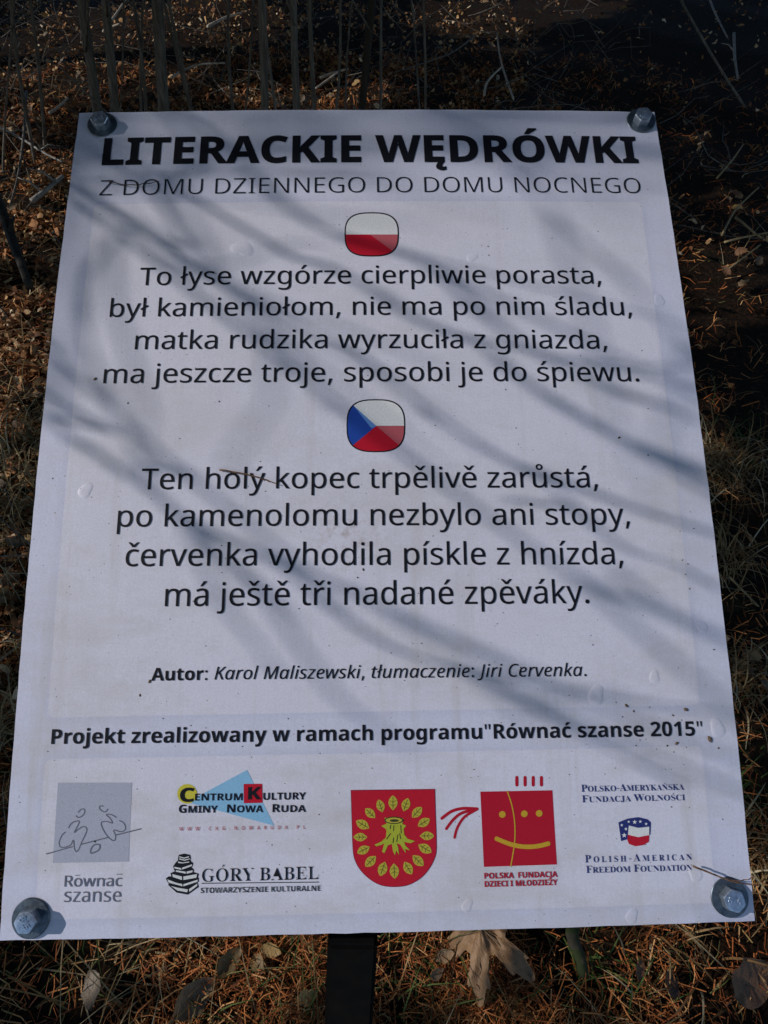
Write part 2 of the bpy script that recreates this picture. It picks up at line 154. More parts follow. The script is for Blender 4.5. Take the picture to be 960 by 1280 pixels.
  'm': '982;78,0 78,546 192,546 212,476 220,476 250,512 289,537 333,551 379,556 435,551 481,536 518,512 545,476 558,476 588,512 627,537 673,551 719,556 776,551 823,535 859,509 886,470 902,420 907,356 907,0 758,0 758,319 753,371 738,407 712,430 676,437 640,432 612,418 592,395 573,344 567,274 567,0 418,0 418,319 413,371 398,407 372,430 336,437 299,432 270,416 250,390 233,334 227,257 227,0',
  'n': '657;78,0 78,546 192,546 212,476 220,476 251,512 291,537 338,551 388,556 443,551 490,535 529,509 558,470 576,420 582,356 582,0 433,0 433,319 428,371 412,407 395,424 373,434 345,437 304,432 273,416 252,390 233,334 227,257 227,0',
  'o': '619;308,-10 259,-6 214,5 173,23 136,48 104,81 79,119 60,165 49,216 45,274 53,358 77,427 116,483 169,524 234,548 311,556 360,552 406,541 447,523 484,498 515,466 540,428 559,383 570,331 574,274 566,190 542,120 503,64 449,23 384,-2;310,110 346,115 374,128 396,151 415,203 422,274 415,345 396,396 374,418 345,431 309,436 273,431 245,418 224,396 204,345 197,274 204,203 224,151 245,128 274,115',
  'p': '633;78,-240 78,546 199,546 220,475 227,475 253,506 286,532 329,550 382,556 439,548 489,524 531,485 563,429 582,359 588,274 581,189 562,118 529,62 486,22 436,-2 378,-10 325,-5 284,11 252,34 227,60 219,60 227,-20 227,-240;336,111 367,116 392,130 412,153 430,205 436,276 430,346 411,397 379,427 334,437 299,433 272,421 253,401 234,356 227,291 227,275 233,205 250,153 270,130 299,116',
  'r': '454;78,0 78,546 191,546 213,454 220,454 249,493 286,526 331,549 383,556 409,555 433,552 422,412 401,415 378,417 341,414 305,404 273,386 249,360 232,324 227,278 227,0',
  's': '497;226,-10 128,-2 87,7 46,22 46,145 141,112 189,102 231,99 269,102 294,112 307,127 312,146 305,171 272,196 194,232 110,275 81,299 61,327 49,362 45,404 52,450 71,488 104,518 148,539 200,552 261,556 311,553 358,546 405,533 453,513 408,406 332,435 296,443 259,446 222,442 200,430 193,410 201,387 234,364 307,332 388,293 418,269 440,242 454,206 459,162 453,111 433,68 400,35 355,10 297,-5',
  't': '434;265,-10 219,-6 178,6 143,28 117,61 100,109 94,171 94,434 23,434 23,497 105,547 148,662 243,662 243,546 396,546 396,434 243,434 243,171 248,144 261,125 282,113 308,109 356,114 402,126 402,15 343,-2',
  'u': '657;269,-10 214,-5 167,11 128,37 99,76 81,126 75,190 75,546 224,546 224,227 229,176 245,139 262,122 284,112 312,109 353,114 384,130 405,155 424,212 430,289 430,546 579,546 579,0 465,0 445,70 437,70 406,34 366,9 319,-5',
  'w': '856;165,0 10,546 158,546 221,304 234,244 244,177 251,125 255,125 259,163 266,211 274,257 280,284 347,546 511,546 575,284 585,239 594,176 599,125 603,125 610,175 622,243 635,304 700,546 846,546 689,0 527,0 485,191 473,242 457,314 440,384 429,432 425,432 414,384 398,314 381,241 369,189 325,0',
  'y': '569;110,-240 67,-238 34,-232 34,-114 60,-118 93,-120 135,-113 168,-92 191,-60 208,-23 217,4 0,546 163,546 266,239 278,193 284,144 287,144 295,193 308,239 409,546 569,546 338,-70 314,-122 284,-164 248,-197 206,-221 160,-235',
  'z': '488;27,0 27,88 280,432 42,432 42,546 449,546 449,449 203,114 458,114 458,0',
  '0': '572;285,-10 225,-4 173,14 130,45 96,88 63,161 43,251 36,357 42,464 60,555 79,605 106,647 139,681 180,705 228,720 285,725 345,719 396,701 439,670 474,628 508,555 528,464 535,357 529,250 511,160 491,110 464,68 431,34 391,10 342,-5;285,112 319,119 345,139 363,173 380,250 385,357 380,464 363,541 345,575 319,596 285,603 251,596 225,575 207,541 191,464 186,357 191,250 207,174 225,139 251,119',
  '1': '572;262,0 262,413 263,481 266,555 245,534 214,506 132,440 59,531 289,714 413,714 413,0',
  '2': '572;40,0 40,105 219,286 307,379 335,414 354,447 365,479 369,513 363,551 346,577 318,593 282,598 242,593 202,579 162,556 120,525 38,622 104,672 141,693 184,709 234,720 293,724 358,718 414,699 458,668 492,630 512,583 519,531 513,475 496,423 467,375 428,327 320,220 228,134 228,127 539,127 539,0',
  '5': '572;241,-10 187,-8 135,0 89,12 49,29 49,159 90,141 138,127 188,116 236,113 295,120 339,141 358,162 370,191 374,226 365,273 338,307 294,327 231,334 173,328 123,318 63,350 90,714 477,714 477,586 222,586 209,446 246,453 300,456 362,450 416,431 462,400 496,358 519,304 526,239 518,167 494,106 454,56 398,20 327,-3',
  ':': '268;133,414 110,418 90,430 76,451 72,482 77,514 90,535 110,546 133,550 157,546 178,535 191,514 196,482 191,451 178,430 157,418;133,-14 110,-10 90,2 76,23 72,54 76,85 90,106 110,117 133,121 157,117 178,106 191,86 196,54 191,23 178,2 157,-10',
  '"': '408;268,456 248,714 343,714 323,456;85,456 65,714 160,714 140,456',
 },
 'I': {
  'K': '562;41,0 192,714 281,714 207,367 269,433 543,714 651,714 341,400 510,0 412,0 273,346 190,285 130,0',
  'M': '841;40,0 191,714 317,714 386,131 390,131 707,714 844,714 696,0 606,0 696,424 723,542 744,627 742,627 398,0 327,0 251,626 247,626 241,573 230,502 215,429 124,0',
  'J': '273;-80,-190 -124,-187 -156,-178 -153,-101 -120,-108 -82,-111 -40,-104 -4,-83 25,-46 43,9 193,714 282,714 131,-1 113,-62 87,-110 54,-146 15,-170 -30,-185',
  'C': '587;326,-10 252,-2 190,22 139,63 102,118 79,184 72,263 76,327 87,393 106,457 133,518 167,574 209,624 260,665 318,697 384,717 458,724 522,720 580,706 632,684 596,610 536,634 499,642 458,645 410,641 367,630 328,611 279,573 238,522 207,464 184,400 171,333 167,265 172,209 188,161 213,121 248,92 291,75 342,69 423,77 500,98 500,20 422,-2 378,-8',
  'a': '568;193,-10 153,-5 118,11 89,36 66,72 52,118 48,173 53,246 68,315 91,379 122,435 160,481 205,516 255,539 311,546 359,539 397,518 426,488 446,453 451,453 483,536 550,536 436,0 366,0 379,99 375,99 338,58 295,22 247,-2;222,63 259,70 295,90 328,122 359,163 384,212 403,266 414,319 416,365 410,408 390,442 359,464 320,472 283,466 248,447 217,419 190,381 168,335 151,284 141,229 138,171 143,124 160,90 186,70',
  'c': '453;247,-10 191,-4 143,12 103,40 72,79 54,129 48,190 53,260 68,327 91,387 123,440 164,484 212,518 267,539 328,546 398,539 461,520 436,447 389,464 329,472 293,468 259,455 229,433 191,389 162,331 144,264 138,191 141,153 152,122 170,97 193,78 222,67 256,63 290,65 323,73 385,96 385,22 323,-1 286,-8',
  'e': '499;242,-10 185,-4 137,14 99,44 70,85 54,134 48,192 53,256 67,319 89,378 120,432 159,479 205,515 257,538 316,546 363,542 401,531 431,513 452,488 465,457 469,421 461,371 437,326 395,287 335,258 256,238 156,232 139,232 137,213 137,195 140,157 150,125 167,99 190,79 221,67 258,63 295,66 330,74 404,104 404,29 330,1 289,-7;152,303 159,303 217,306 270,314 316,327 352,348 375,377 383,414 379,438 366,456 343,469 311,473 279,468 249,453 218,429 191,395 169,353',
  'i': '258;213,625 194,628 178,638 168,652 165,672 169,696 180,717 199,731 224,736 250,731 265,716 270,691 266,663 252,642 233,629;28,0 142,536 230,536 116,0',
  'k': '495;27,0 188,760 277,760 212,458 182,335 165,277 167,277 421,536 525,536 295,306 438,0 341,0 228,251 156,194 116,0',
  'l': '258;27,0 189,760 277,760 115,0',
  'm': '875;28,0 142,536 214,536 203,437 208,437 250,487 277,510 307,529 341,542 380,546 414,543 442,532 465,514 489,477 501,427 505,427 553,484 582,509 614,528 650,542 689,546 727,542 759,531 785,512 804,486 815,453 819,414 816,370 808,326 739,0 650,0 722,336 729,375 731,406 727,433 715,454 693,468 663,472 630,466 594,448 559,417 527,374 499,315 478,242 427,0 339,0 410,336 419,402 415,431 404,454 384,467 354,472 321,466 285,448 249,418 216,372 187,310 165,231 116,0',
  'n': '579;24,-3 139,539 217,539 206,440 251,490 279,513 311,532 347,545 388,549 428,545 462,533 489,513 510,487 522,453 526,414 522,367 515,325 444,-3 350,-3 422,337 430,375 432,405 428,433 415,453 394,465 364,469 330,463 293,446 255,415 221,370 191,309 168,230 118,-3',
  'o': '563;248,-8 190,-2 142,17 102,47 72,89 54,139 48,198 52,260 65,321 86,379 115,432 153,477 200,512 254,535 316,543 374,537 423,518 463,488 492,446 510,396 516,336 512,275 499,214 478,156 448,103 411,58 365,22 311,0;253,65 299,73 340,99 375,139 403,195 420,264 426,346 423,376 415,405 402,431 381,452 353,465 317,470 282,466 250,453 221,432 186,389 159,332 143,267 137,195 140,157 151,125 168,99 191,80 219,69',
  'r': '398;28,0 142,536 214,536 203,437 208,437 252,489 277,512 304,530 335,542 371,546 400,545 429,539 410,460 359,466 312,458 270,433 234,396 205,349 183,298 168,245 116,0',
  's': '432;155,-10 109,-8 70,-1 5,24 5,105 71,76 111,65 152,62 204,68 242,86 265,112 273,146 268,173 254,194 227,216 183,243 133,276 97,309 75,347 68,394 73,436 90,473 117,504 154,527 198,541 250,546 297,543 340,535 412,509 384,439 326,462 291,469 250,472 211,467 182,452 162,428 156,399 160,375 174,354 200,332 244,305 291,276 330,244 348,219 359,190 363,155 357,105 338,64 307,32 265,9 214,-5',
  't': '332;185,-10 135,-3 94,16 73,38 61,68 57,107 59,141 66,178 127,469 44,469 52,509 142,547 204,658 256,658 229,536 364,536 350,469 216,469 154,177 148,147 145,117 148,96 157,78 174,66 198,62 233,66 269,75 269,8 232,-4',
  'u': '579;189,-10 151,-6 119,5 92,24 71,50 59,83 55,123 58,167 66,209 136,536 225,536 153,199 144,132 148,103 161,82 182,68 214,63 249,69 287,87 326,118 362,164 392,226 414,305 463,536 550,536 436,0 364,0 375,99 370,99 326,49 298,26 266,7 230,-6',
  'v': '467;110,0 48,536 136,536 166,238 172,177 176,111 177,67 180,67 206,124 237,188 263,241 421,536 515,536 225,0',
  'w': '723;79,0 57,536 143,536 151,250 151,151 147,77 151,77 170,127 193,184 216,233 357,536 452,536 469,249 471,164 470,77 474,77 507,167 551,273 668,536 761,536 513,0 407,0 392,290 390,367 391,451 387,451 360,382 323,300 183,0',
  'z': '445;-15,0 -3,60 330,470 100,470 114,536 439,536 425,465 98,66 353,66 340,0',
  ',': '268;41,-129 70,-4 91,116 185,116 192,105 155,-11 106,-129',
  '.': '268;133,-14 110,-10 90,2 76,23 72,54 76,85 90,106 110,117 133,121 157,117 178,106 191,86 196,54 191,23 178,2 157,-10',
  ':': '268;133,414 110,418 90,430 76,451 72,482 77,514 90,535 110,546 133,550 157,546 178,535 191,514 196,482 191,451 178,430 157,418;133,-14 110,-10 90,2 76,23 72,54 76,85 90,106 110,117 133,121 157,117 178,106 191,86 196,54 191,23 178,2 157,-10',
 },
 'S': {
  'A': '650;-13,0 -13,27 14,32 35,45 54,71 73,111 307,694 334,693 572,129 612,51 632,33 660,27 660,0 341,0 341,27 386,32 413,45 422,68 406,121 376,197 154,197 117,105 113,88 111,72 119,47 143,32 184,27 190,27 190,0;169,239 360,239 263,475',
  'B': '659;24,0 24,26 67,33 93,48 106,77 111,122 111,549 109,587 103,614 92,633 76,644 53,651 23,653 23,678 328,678 443,668 525,639 574,590 590,522 580,466 549,422 498,389 427,368 513,343 574,306 611,257 623,196 615,139 592,90 553,51 499,23 433,6 354,0;271,375 280,375 328,378 365,389 392,406 410,431 420,467 424,514 418,573 401,614 382,632 356,642 322,646 294,643 279,633 273,613 271,582;330,36 369,40 400,52 422,73 441,121 448,191 444,241 432,280 413,309 384,328 344,340 294,344 271,344 271,97 274,68 283,49 301,39',
  'C': '697;382,-16 318,-11 259,4 205,30 157,64 116,106 83,155 59,212 44,273 39,340 44,406 59,467 84,522 117,572 158,613 206,648 261,673 321,688 386,693 460,683 547,655 577,648 599,653 614,668 624,693 650,693 650,459 625,459 599,517 568,566 530,606 489,636 443,654 395,660 316,640 259,579 225,478 214,337 226,205 264,111 327,54 414,35 474,43 533,67 589,105 638,158 666,132 610,67 544,21 468,-7',
  'D': '738;30,0 30,26 69,32 94,44 106,69 110,111 110,557 105,606 91,634 64,648 22,653 22,678 330,678 415,673 488,656 551,628 603,590 644,541 674,483 691,416 697,339 675,191 608,85 496,21 340,0;331,36 377,41 416,55 449,78 476,111 501,171 517,247 522,341 510,474 474,569 415,626 332,645 301,641 282,631 274,609 271,573 271,107 274,72 282,50 300,40',
  'E': '658;21,0 21,25 65,30 93,44 107,72 112,116 112,549 107,603 93,634 66,648 24,653 24,678 594,678 594,476 571,476 559,532 537,575 506,605 465,625 411,637 345,641 298,638 285,632 277,620 272,578 272,366 288,366 329,370 361,381 386,400 412,446 429,514 453,514 453,176 428,176 420,229 406,270 386,299 359,318 322,328 276,331 272,331 272,100 275,70 286,52 307,44 343,41 410,45 466,57 513,79 552,111 585,156 612,213 640,213 599,0',
  'F': '602;23,0 23,26 67,34 93,50 106,79 111,125 111,558 106,603 92,630 64,645 21,653 21,678 586,678 586,476 562,476 549,532 529,574 501,605 462,626 409,638 342,642 298,640 285,635 277,627 271,593 271,368 283,368 323,372 356,383 381,403 400,430 414,468 423,516 450,516 450,176 424,176 415,229 401,270 382,299 357,318 323,329 281,333 271,333 271,120 273,88 279,63 292,46 312,35 342,29 382,26 382,0',
  'G': '756;399,-15 330,-10 267,5 210,29 161,62 119,104 86,153 61,209 46,272 41,341 46,408 61,469 86,524 119,573 160,614 208,648 261,673 320,688 383,693 464,684 550,656 577,649 592,652 604,659 624,693 651,693 651,458 625,458 601,515 569,564 532,604 490,634 445,654 398,660 319,640 262,580 228,479 217,339 223,243 240,163 268,101 296,65 329,39 367,24 410,19 458,24 488,40 505,68 510,106 510,190 505,229 490,254 460,266 410,271 410,295 745,295 745,271 704,266 680,254 668,230 664,191 664,43 576,11 488,-9',
  'H': '779;23,0 23,26 67,32 93,47 106,75 111,120 111,564 106,605 93,631 66,646 24,653 24,678 360,678 360,653 304,643 288,633 278,618 273,596 271,564 271,373 509,373 509,564 503,618 493,633 477,643 420,653 420,678 755,678 755,653 712,646 686,632 673,606 669,564 669,120 673,77 687,49 712,33 755,26 755,0 420,0 420,26 463,32 490,45 504,73 509,120 509,329 271,329 271,120 275,75 289,47 316,32 360,26 360,0',
  'I': '388;20,0 20,26 63,34 91,48 107,72 112,112 112,576 107,614 94,636 67,648 20,653 20,678 364,678 364,653 319,648 291,636 277,614 272,576 272,115 279,66 289,50 307,39 366,26 366,0',
  'J': '492;162,-97 117,-93 77,-80 43,-60 17,-33 0,-1 -5,34 0,66 16,91 39,106 66,111 95,106 118,92 133,70 138,41 135,19 126,-2 114,-29 119,-46 133,-57 156,-60 187,-54 206,-37 217,-8 220,32 220,546 218,582 212,609 201,628 182,641 155,648 118,653 118,678 468,678 468,653 436,649 412,642 396,630 387,611 380,546 380,132 366,32 326,-40 257,-83',
  'K': '760;24,0 24,26 68,32 94,47 107,75 112,120 112,564 107,605 94,632 67,647 25,653 25,678 361,678 361,653 305,643 289,633 279,618 274,596 272,564 272,348 478,556 509,593 519,623 509,640 481,650 433,653 433,678 723,678 723,653 710,653 650,640 584,601 513,537 403,424 690,69 725,37 745,29 773,26 773,0 418,0 418,26 455,27 479,31 493,39 497,51 490,70 471,98 297,318 272,295 272,120 277,75 290,47 317,32 361,26 361,0',
  'L': '635;23,0 23,26 67,32 93,47 106,75 111,120 111,564 106,606 93,633 66,647 24,653 24,678 372,678 372,653 336,651 310,646 291,636 279,620 273,597 271,564 271,123 276,70 284,55 298,46 348,41 414,45 469,59 513,83 551,119 582,167 609,230 636,230 598,0',
  'M': '944;21,0 21,26 64,32 92,47 107,74 112,118 112,569 110,598 105,619 95,634 79,643 22,653 22,678 275,678 472,212 669,678 919,678 919,653 878,645 852,630 839,604 834,563 834,127 836,90 841,63 851,45 866,35 888,29 918,26 918,0 589,0 589,26 644,37 660,48 670,66 675,90 677,124 677,594 429,0 402,0 157,579 157,119 162,72 178,44 207,31 252,26 252,0',
  'N': '735;600,-16 159,521 159,117 163,73 177,46 203,32 248,26 248,0 27,0 27,26 58,29 81,35 96,45 106,61 111,85 113,117 113,578 54,645 27,653 27,678 233,678 582,251 582,562 580,594 575,617 565,632 549,642 493,653 493,678 714,678 714,653 671,647 645,633 632,605 628,561 628,-16',
  'O': '782;388,-16 317,-9 251,11 192,43 141,86 98,138 67,199 47,267 41,339 47,411 67,479 99,539 141,592 193,635 254,667 321,687 395,694 466,687 532,667 591,636 642,593 684,542 715,481 735,413 742,339 735,267 715,199 684,138 641,86 589,43 528,11 461,-9;394,18 469,38 522,98 554,199 565,339 560,436 544,516 518,578 482,624 438,651 387,660 312,640 259,580 227,479 216,339 221,243 237,163 264,100 300,54 343,27',
  'P': '622;23,0 23,26 67,32 93,47 106,75 111,120 111,564 106,605 93,631 66,646 24,653 24,678 318,678 428,672 500,655 546,628 580,592 602,547 609,494 602,441 581,396 546,358 497,329 435,312 360,306 271,306 271,120 275,75 289,47 316,32 360,26 360,0;271,342 300,342 345,346 379,357 405,376 421,404 432,442 435,490 429,558 409,605 388,626 359,638 322,642 297,639 282,631 274,616 271,593',
  'R': '704;23,0 23,26 67,32 93,47 106,75 111,120 111,564 106,605 93,631 66,646 24,653 24,678 323,678 415,673 489,658 547,634 588,599 613,554 621,498 612,441 583,395 536,359 469,333 643,75 674,38 690,29 712,26 715,26 715,0 504,0 300,316 271,316 271,120 275,75 289,47 316,32 360,26 360,0;271,348 303,348 350,352 388,364 416,384 436,414 448,452 452,500 445,562 423,607 386,633 334,642 301,639 282,629 274,609 271,574',
  'S': '581;64,-16 64,235 93,235 112,169 136,115 166,74 202,45 244,28 293,22 328,26 358,36 382,53 401,76 411,103 415,133 406,174 379,209 335,238 242,284 167,328 115,376 92,411 79,450 74,494 80,551 100,600 131,639 172,669 220,688 275,694 342,687 420,667 434,664 446,662 461,666 471,676 477,694 505,694 505,475 480,475 462,527 437,573 406,610 370,639 330,656 289,662 243,655 208,635 185,604 178,566 184,530 204,501 236,476 281,451 377,406 431,377 472,347 502,315 521,280 532,242 535,198 527,138 504,86 468,43 418,11 357,-8 286,-15 236,-11 187,1 147,14 126,18 112,16 103,10 91,-16',
  'T': '630;137,0 137,26 183,31 212,46 227,74 232,120 232,645 222,645 173,640 131,625 97,601 71,567 53,524 43,473 16,473 16,678 611,678 611,472 586,472 568,548 531,602 475,634 400,645 392,645 392,120 397,73 412,45 440,31 488,26 488,0',
  'U': '733;369,-19 286,-12 219,8 170,42 136,91 116,154 109,231 109,564 104,605 91,631 64,646 22,653 22,678 358,678 358,653 302,643 285,633 275,618 269,564 269,208 273,154 284,110 303,77 329,52 365,38 409,33 486,46 540,84 573,148 584,237 584,563 579,604 565,631 537,645 489,653 489,678 706,678 706,653 668,644 644,627 633,602 629,563 629,270 622,176 601,102 566,48 515,11 450,-12',
  'W': '910;254,-16 48,585 36,615 22,636 4,648 -23,653 -23,678 269,678 269,653 242,650 223,643 213,631 209,611 220,555 332,228 448,525 426,594 414,623 398,640 375,648 341,653 341,678 654,678 654,653 616,649 593,635 585,613 594,575 706,247 805,550 817,605 813,627 801,641 780,649 749,653 749,678 929,678 929,653 904,644 885,627 870,601 856,565 664,-16 637,-16 470,460 283,-16',
  'Y': '634;151,0 151,26 194,32 221,47 234,75 239,120 239,266 69,576 44,617 21,639 1,648 -20,652 -20,678 308,678 308,652 291,652 267,650 248,643 236,633 232,620 244,583 370,336 496,545 513,579 519,607 511,632 486,647 444,652 439,652 439,678 654,678 654,652 630,646 609,632 570,583 399,303 399,120 404,75 417,47 444,32 488,26 488,0',
  'Z': '658;30,0 30,16 411,640 319,640 259,636 210,626 172,606 140,575 114,530 91,471 66,471 85,678 605,678 605,660 228,43 356,43 420,48 475,64 520,91 556,129 585,180 606,244 631,244 606,0',
 },
}
TEXTS = [
 ('title_lettering', 'B', 'LITERACKIE WĘDRÓWKI', -189.33, 221.93, 192.52, 222.24, 22.91, 'ink_black', 12, 'fit', 0),
 ('subtitle_lettering', 'R', 'Z DOMU DZIENNEGO DO DOMU NOCNEGO', -188.5, 195.97, 191.02, 196.17, 13.04, 'ink_black', -12, 'fit', 0),
 ('poem_line', 'R', 'To łyse wzgórze cierpliwie porasta,', -155.23, 124.59, 154.91, 123.45, 13.39, 'ink_black', 0, 'fit', 0),
 ('poem_line', 'R', 'był kamieniołom, nie ma po nim śladu,', -173.04, 101.47, 173.41, 99.72, 13.18, 'ink_black', 0, 'fit', 0),
 ('poem_line', 'R', 'matka rudzika wyrzuciła z gniazda,', -154.74, 77.77, 154.19, 75.26, 13.19, 'ink_black', 0, 'fit', 0),
 ('poem_line', 'R', 'ma jeszcze troje, sposobi je do śpiewu.', -173.37, 54.29, 173.07, 52.11, 13.22, 'ink_black', 0, 'fit', 0),
 ('poem_line', 'R', 'Ten holý kopec trpělivě zarůstá,', -144.74, -16.49, 139.55, -18.94, 13.36, 'ink_black', 0, 'fit', 0),
 ('poem_line', 'R', 'po kamenolomu nezbylo ani stopy,', -157.77, -39.76, 157.57, -42.82, 13.52, 'ink_black', 0, 'fit', 0),
 ('poem_line', 'R', 'červenka vyhodila pískle z hnízda,', -151.37, -64.06, 151.07, -67.37, 13.67, 'ink_black', 0, 'fit', 0),
 ('poem_line', 'R', 'má ještě tři nadané zpěváky.', -126.33, -88.42, 128.22, -90.57, 13.81, 'ink_black', 0, 'fit', 0),
 ('author_lettering', 'B', 'Autor:', -132.31, -131.37, -99.64, -131.48, 7.28, 'ink_black', 0, 'fit', 0),
 ('author_name_lettering', 'I', 'Karol Maliszewski, tłumaczenie: Jiri Cervenka.', -95.45, -131.33, 123.33, -133.15, 7.29, 'ink_black', 0, 'fit', 0),
 ('project_lettering', 'B', 'Projekt zrealizowany w ramach programu"Równać szanse 2015"', -188.18, -165.68, 189.75, -168.25, 8.16, 'ink_black', 0, 'fit', 0),
 ('emblem_caption', 'R', 'Rownac', -175.79, -241.69, -144.0, -241.93, 5.75, 'ink_grey', 0, 'fit', 0),
 ('emblem_caption', 'R', 'szanse', -175.55, -249.63, -144.17, -249.95, 7.19, 'ink_grey', -6, 'space', 0),
 ('emblem_caption', 'B', 'ENTRUM', -104.58, -197.72, -77.64, -198.04, 3.73, 'ink_black', 0, 'fit', 0),
 ('emblem_caption', 'B', 'ULTURY', -65.95, -198.09, -41.84, -198.3, 3.85, 'ink_black', 0, 'fit', 0),
 ('emblem_caption', 'B', 'Gminy', -113.5, -204.13, -91.6, -204.36, 4.35, 'ink_black', 0, 'fit', 0.86),
 ('emblem_caption', 'B', 'Nowa', -86.28, -204.37, -65.86, -204.67, 4.26, 'ink_black', 0, 'fit', 0.86),
 ('emblem_caption', 'B', 'Ruda', -60.62, -204.73, -41.77, -204.97, 4.3, 'ink_black', 0, 'fit', 0.86),
 ('emblem_caption', 'B', 'C', -113.12, -198.16, -104.88, -198.22, 7.29, 'ink_black', 14, 'fit', 0),
 ('emblem_caption', 'B', 'K', -74.57, -197.59, -67.09, -197.64, 6.44, 'ink_black', 14, 'fit', 0),
 ('emblem_caption', 'R', 'WWW.CKG.NOWARUDA.PL', -112.95, -213.55, -42.01, -213.89, 1.85, 'ink_rose', 14, 'space', 0),
 ('emblem_caption', 'S', 'GÓRY BABEL', -99.41, -240.46, -34.42, -240.36, 6.92, 'ink_black', (-31, 0), 'fit', 0),
 ('emblem_caption', 'B', 'STOWARZYSZENIE KULTURALNE', -100.01, -246.35, -33.44, -246.5, 2.83, 'ink_black', -14, 'fit', 0),
 ('emblem_caption', 'B', 'POLSKA', 58.06, -242.3, 74.73, -242.38, 2.99, 'ink_darkred', 6, 'fit', 0),
 ('emblem_caption', 'B', 'FUNDACJA', 77.17, -242.36, 99.34, -242.42, 3.0, 'ink_darkred', 6, 'fit', 0),
 ('emblem_caption', 'B', 'DZIECI I MŁODZIEŻY', 58.07, -246.58, 99.1, -246.59, 2.98, 'ink_darkred', 6, 'fit', 0),
 ('emblem_caption', 'S', 'Polsko-Amerykańska', 115.82, -197.51, 175.59, -197.79, 4.02, 'ink_navy', (-13, 0), 'fit', 0.8),
 ('emblem_caption', 'S', 'Fundacja Wolności', 115.86, -203.23, 175.67, -203.45, 3.96, 'ink_navy', (-13, 0), 'fit', 0.8),
 ('emblem_caption', 'S', 'Polish-American', 115.56, -235.28, 176.64, -235.52, 4.07, 'ink_navy', (-13, 0), 'space', 0.8),
 ('emblem_caption', 'S', 'Freedom Foundation', 115.8, -240.75, 176.42, -241.06, 3.93, 'ink_navy', (-13, 0), 'fit', 0.8),
]
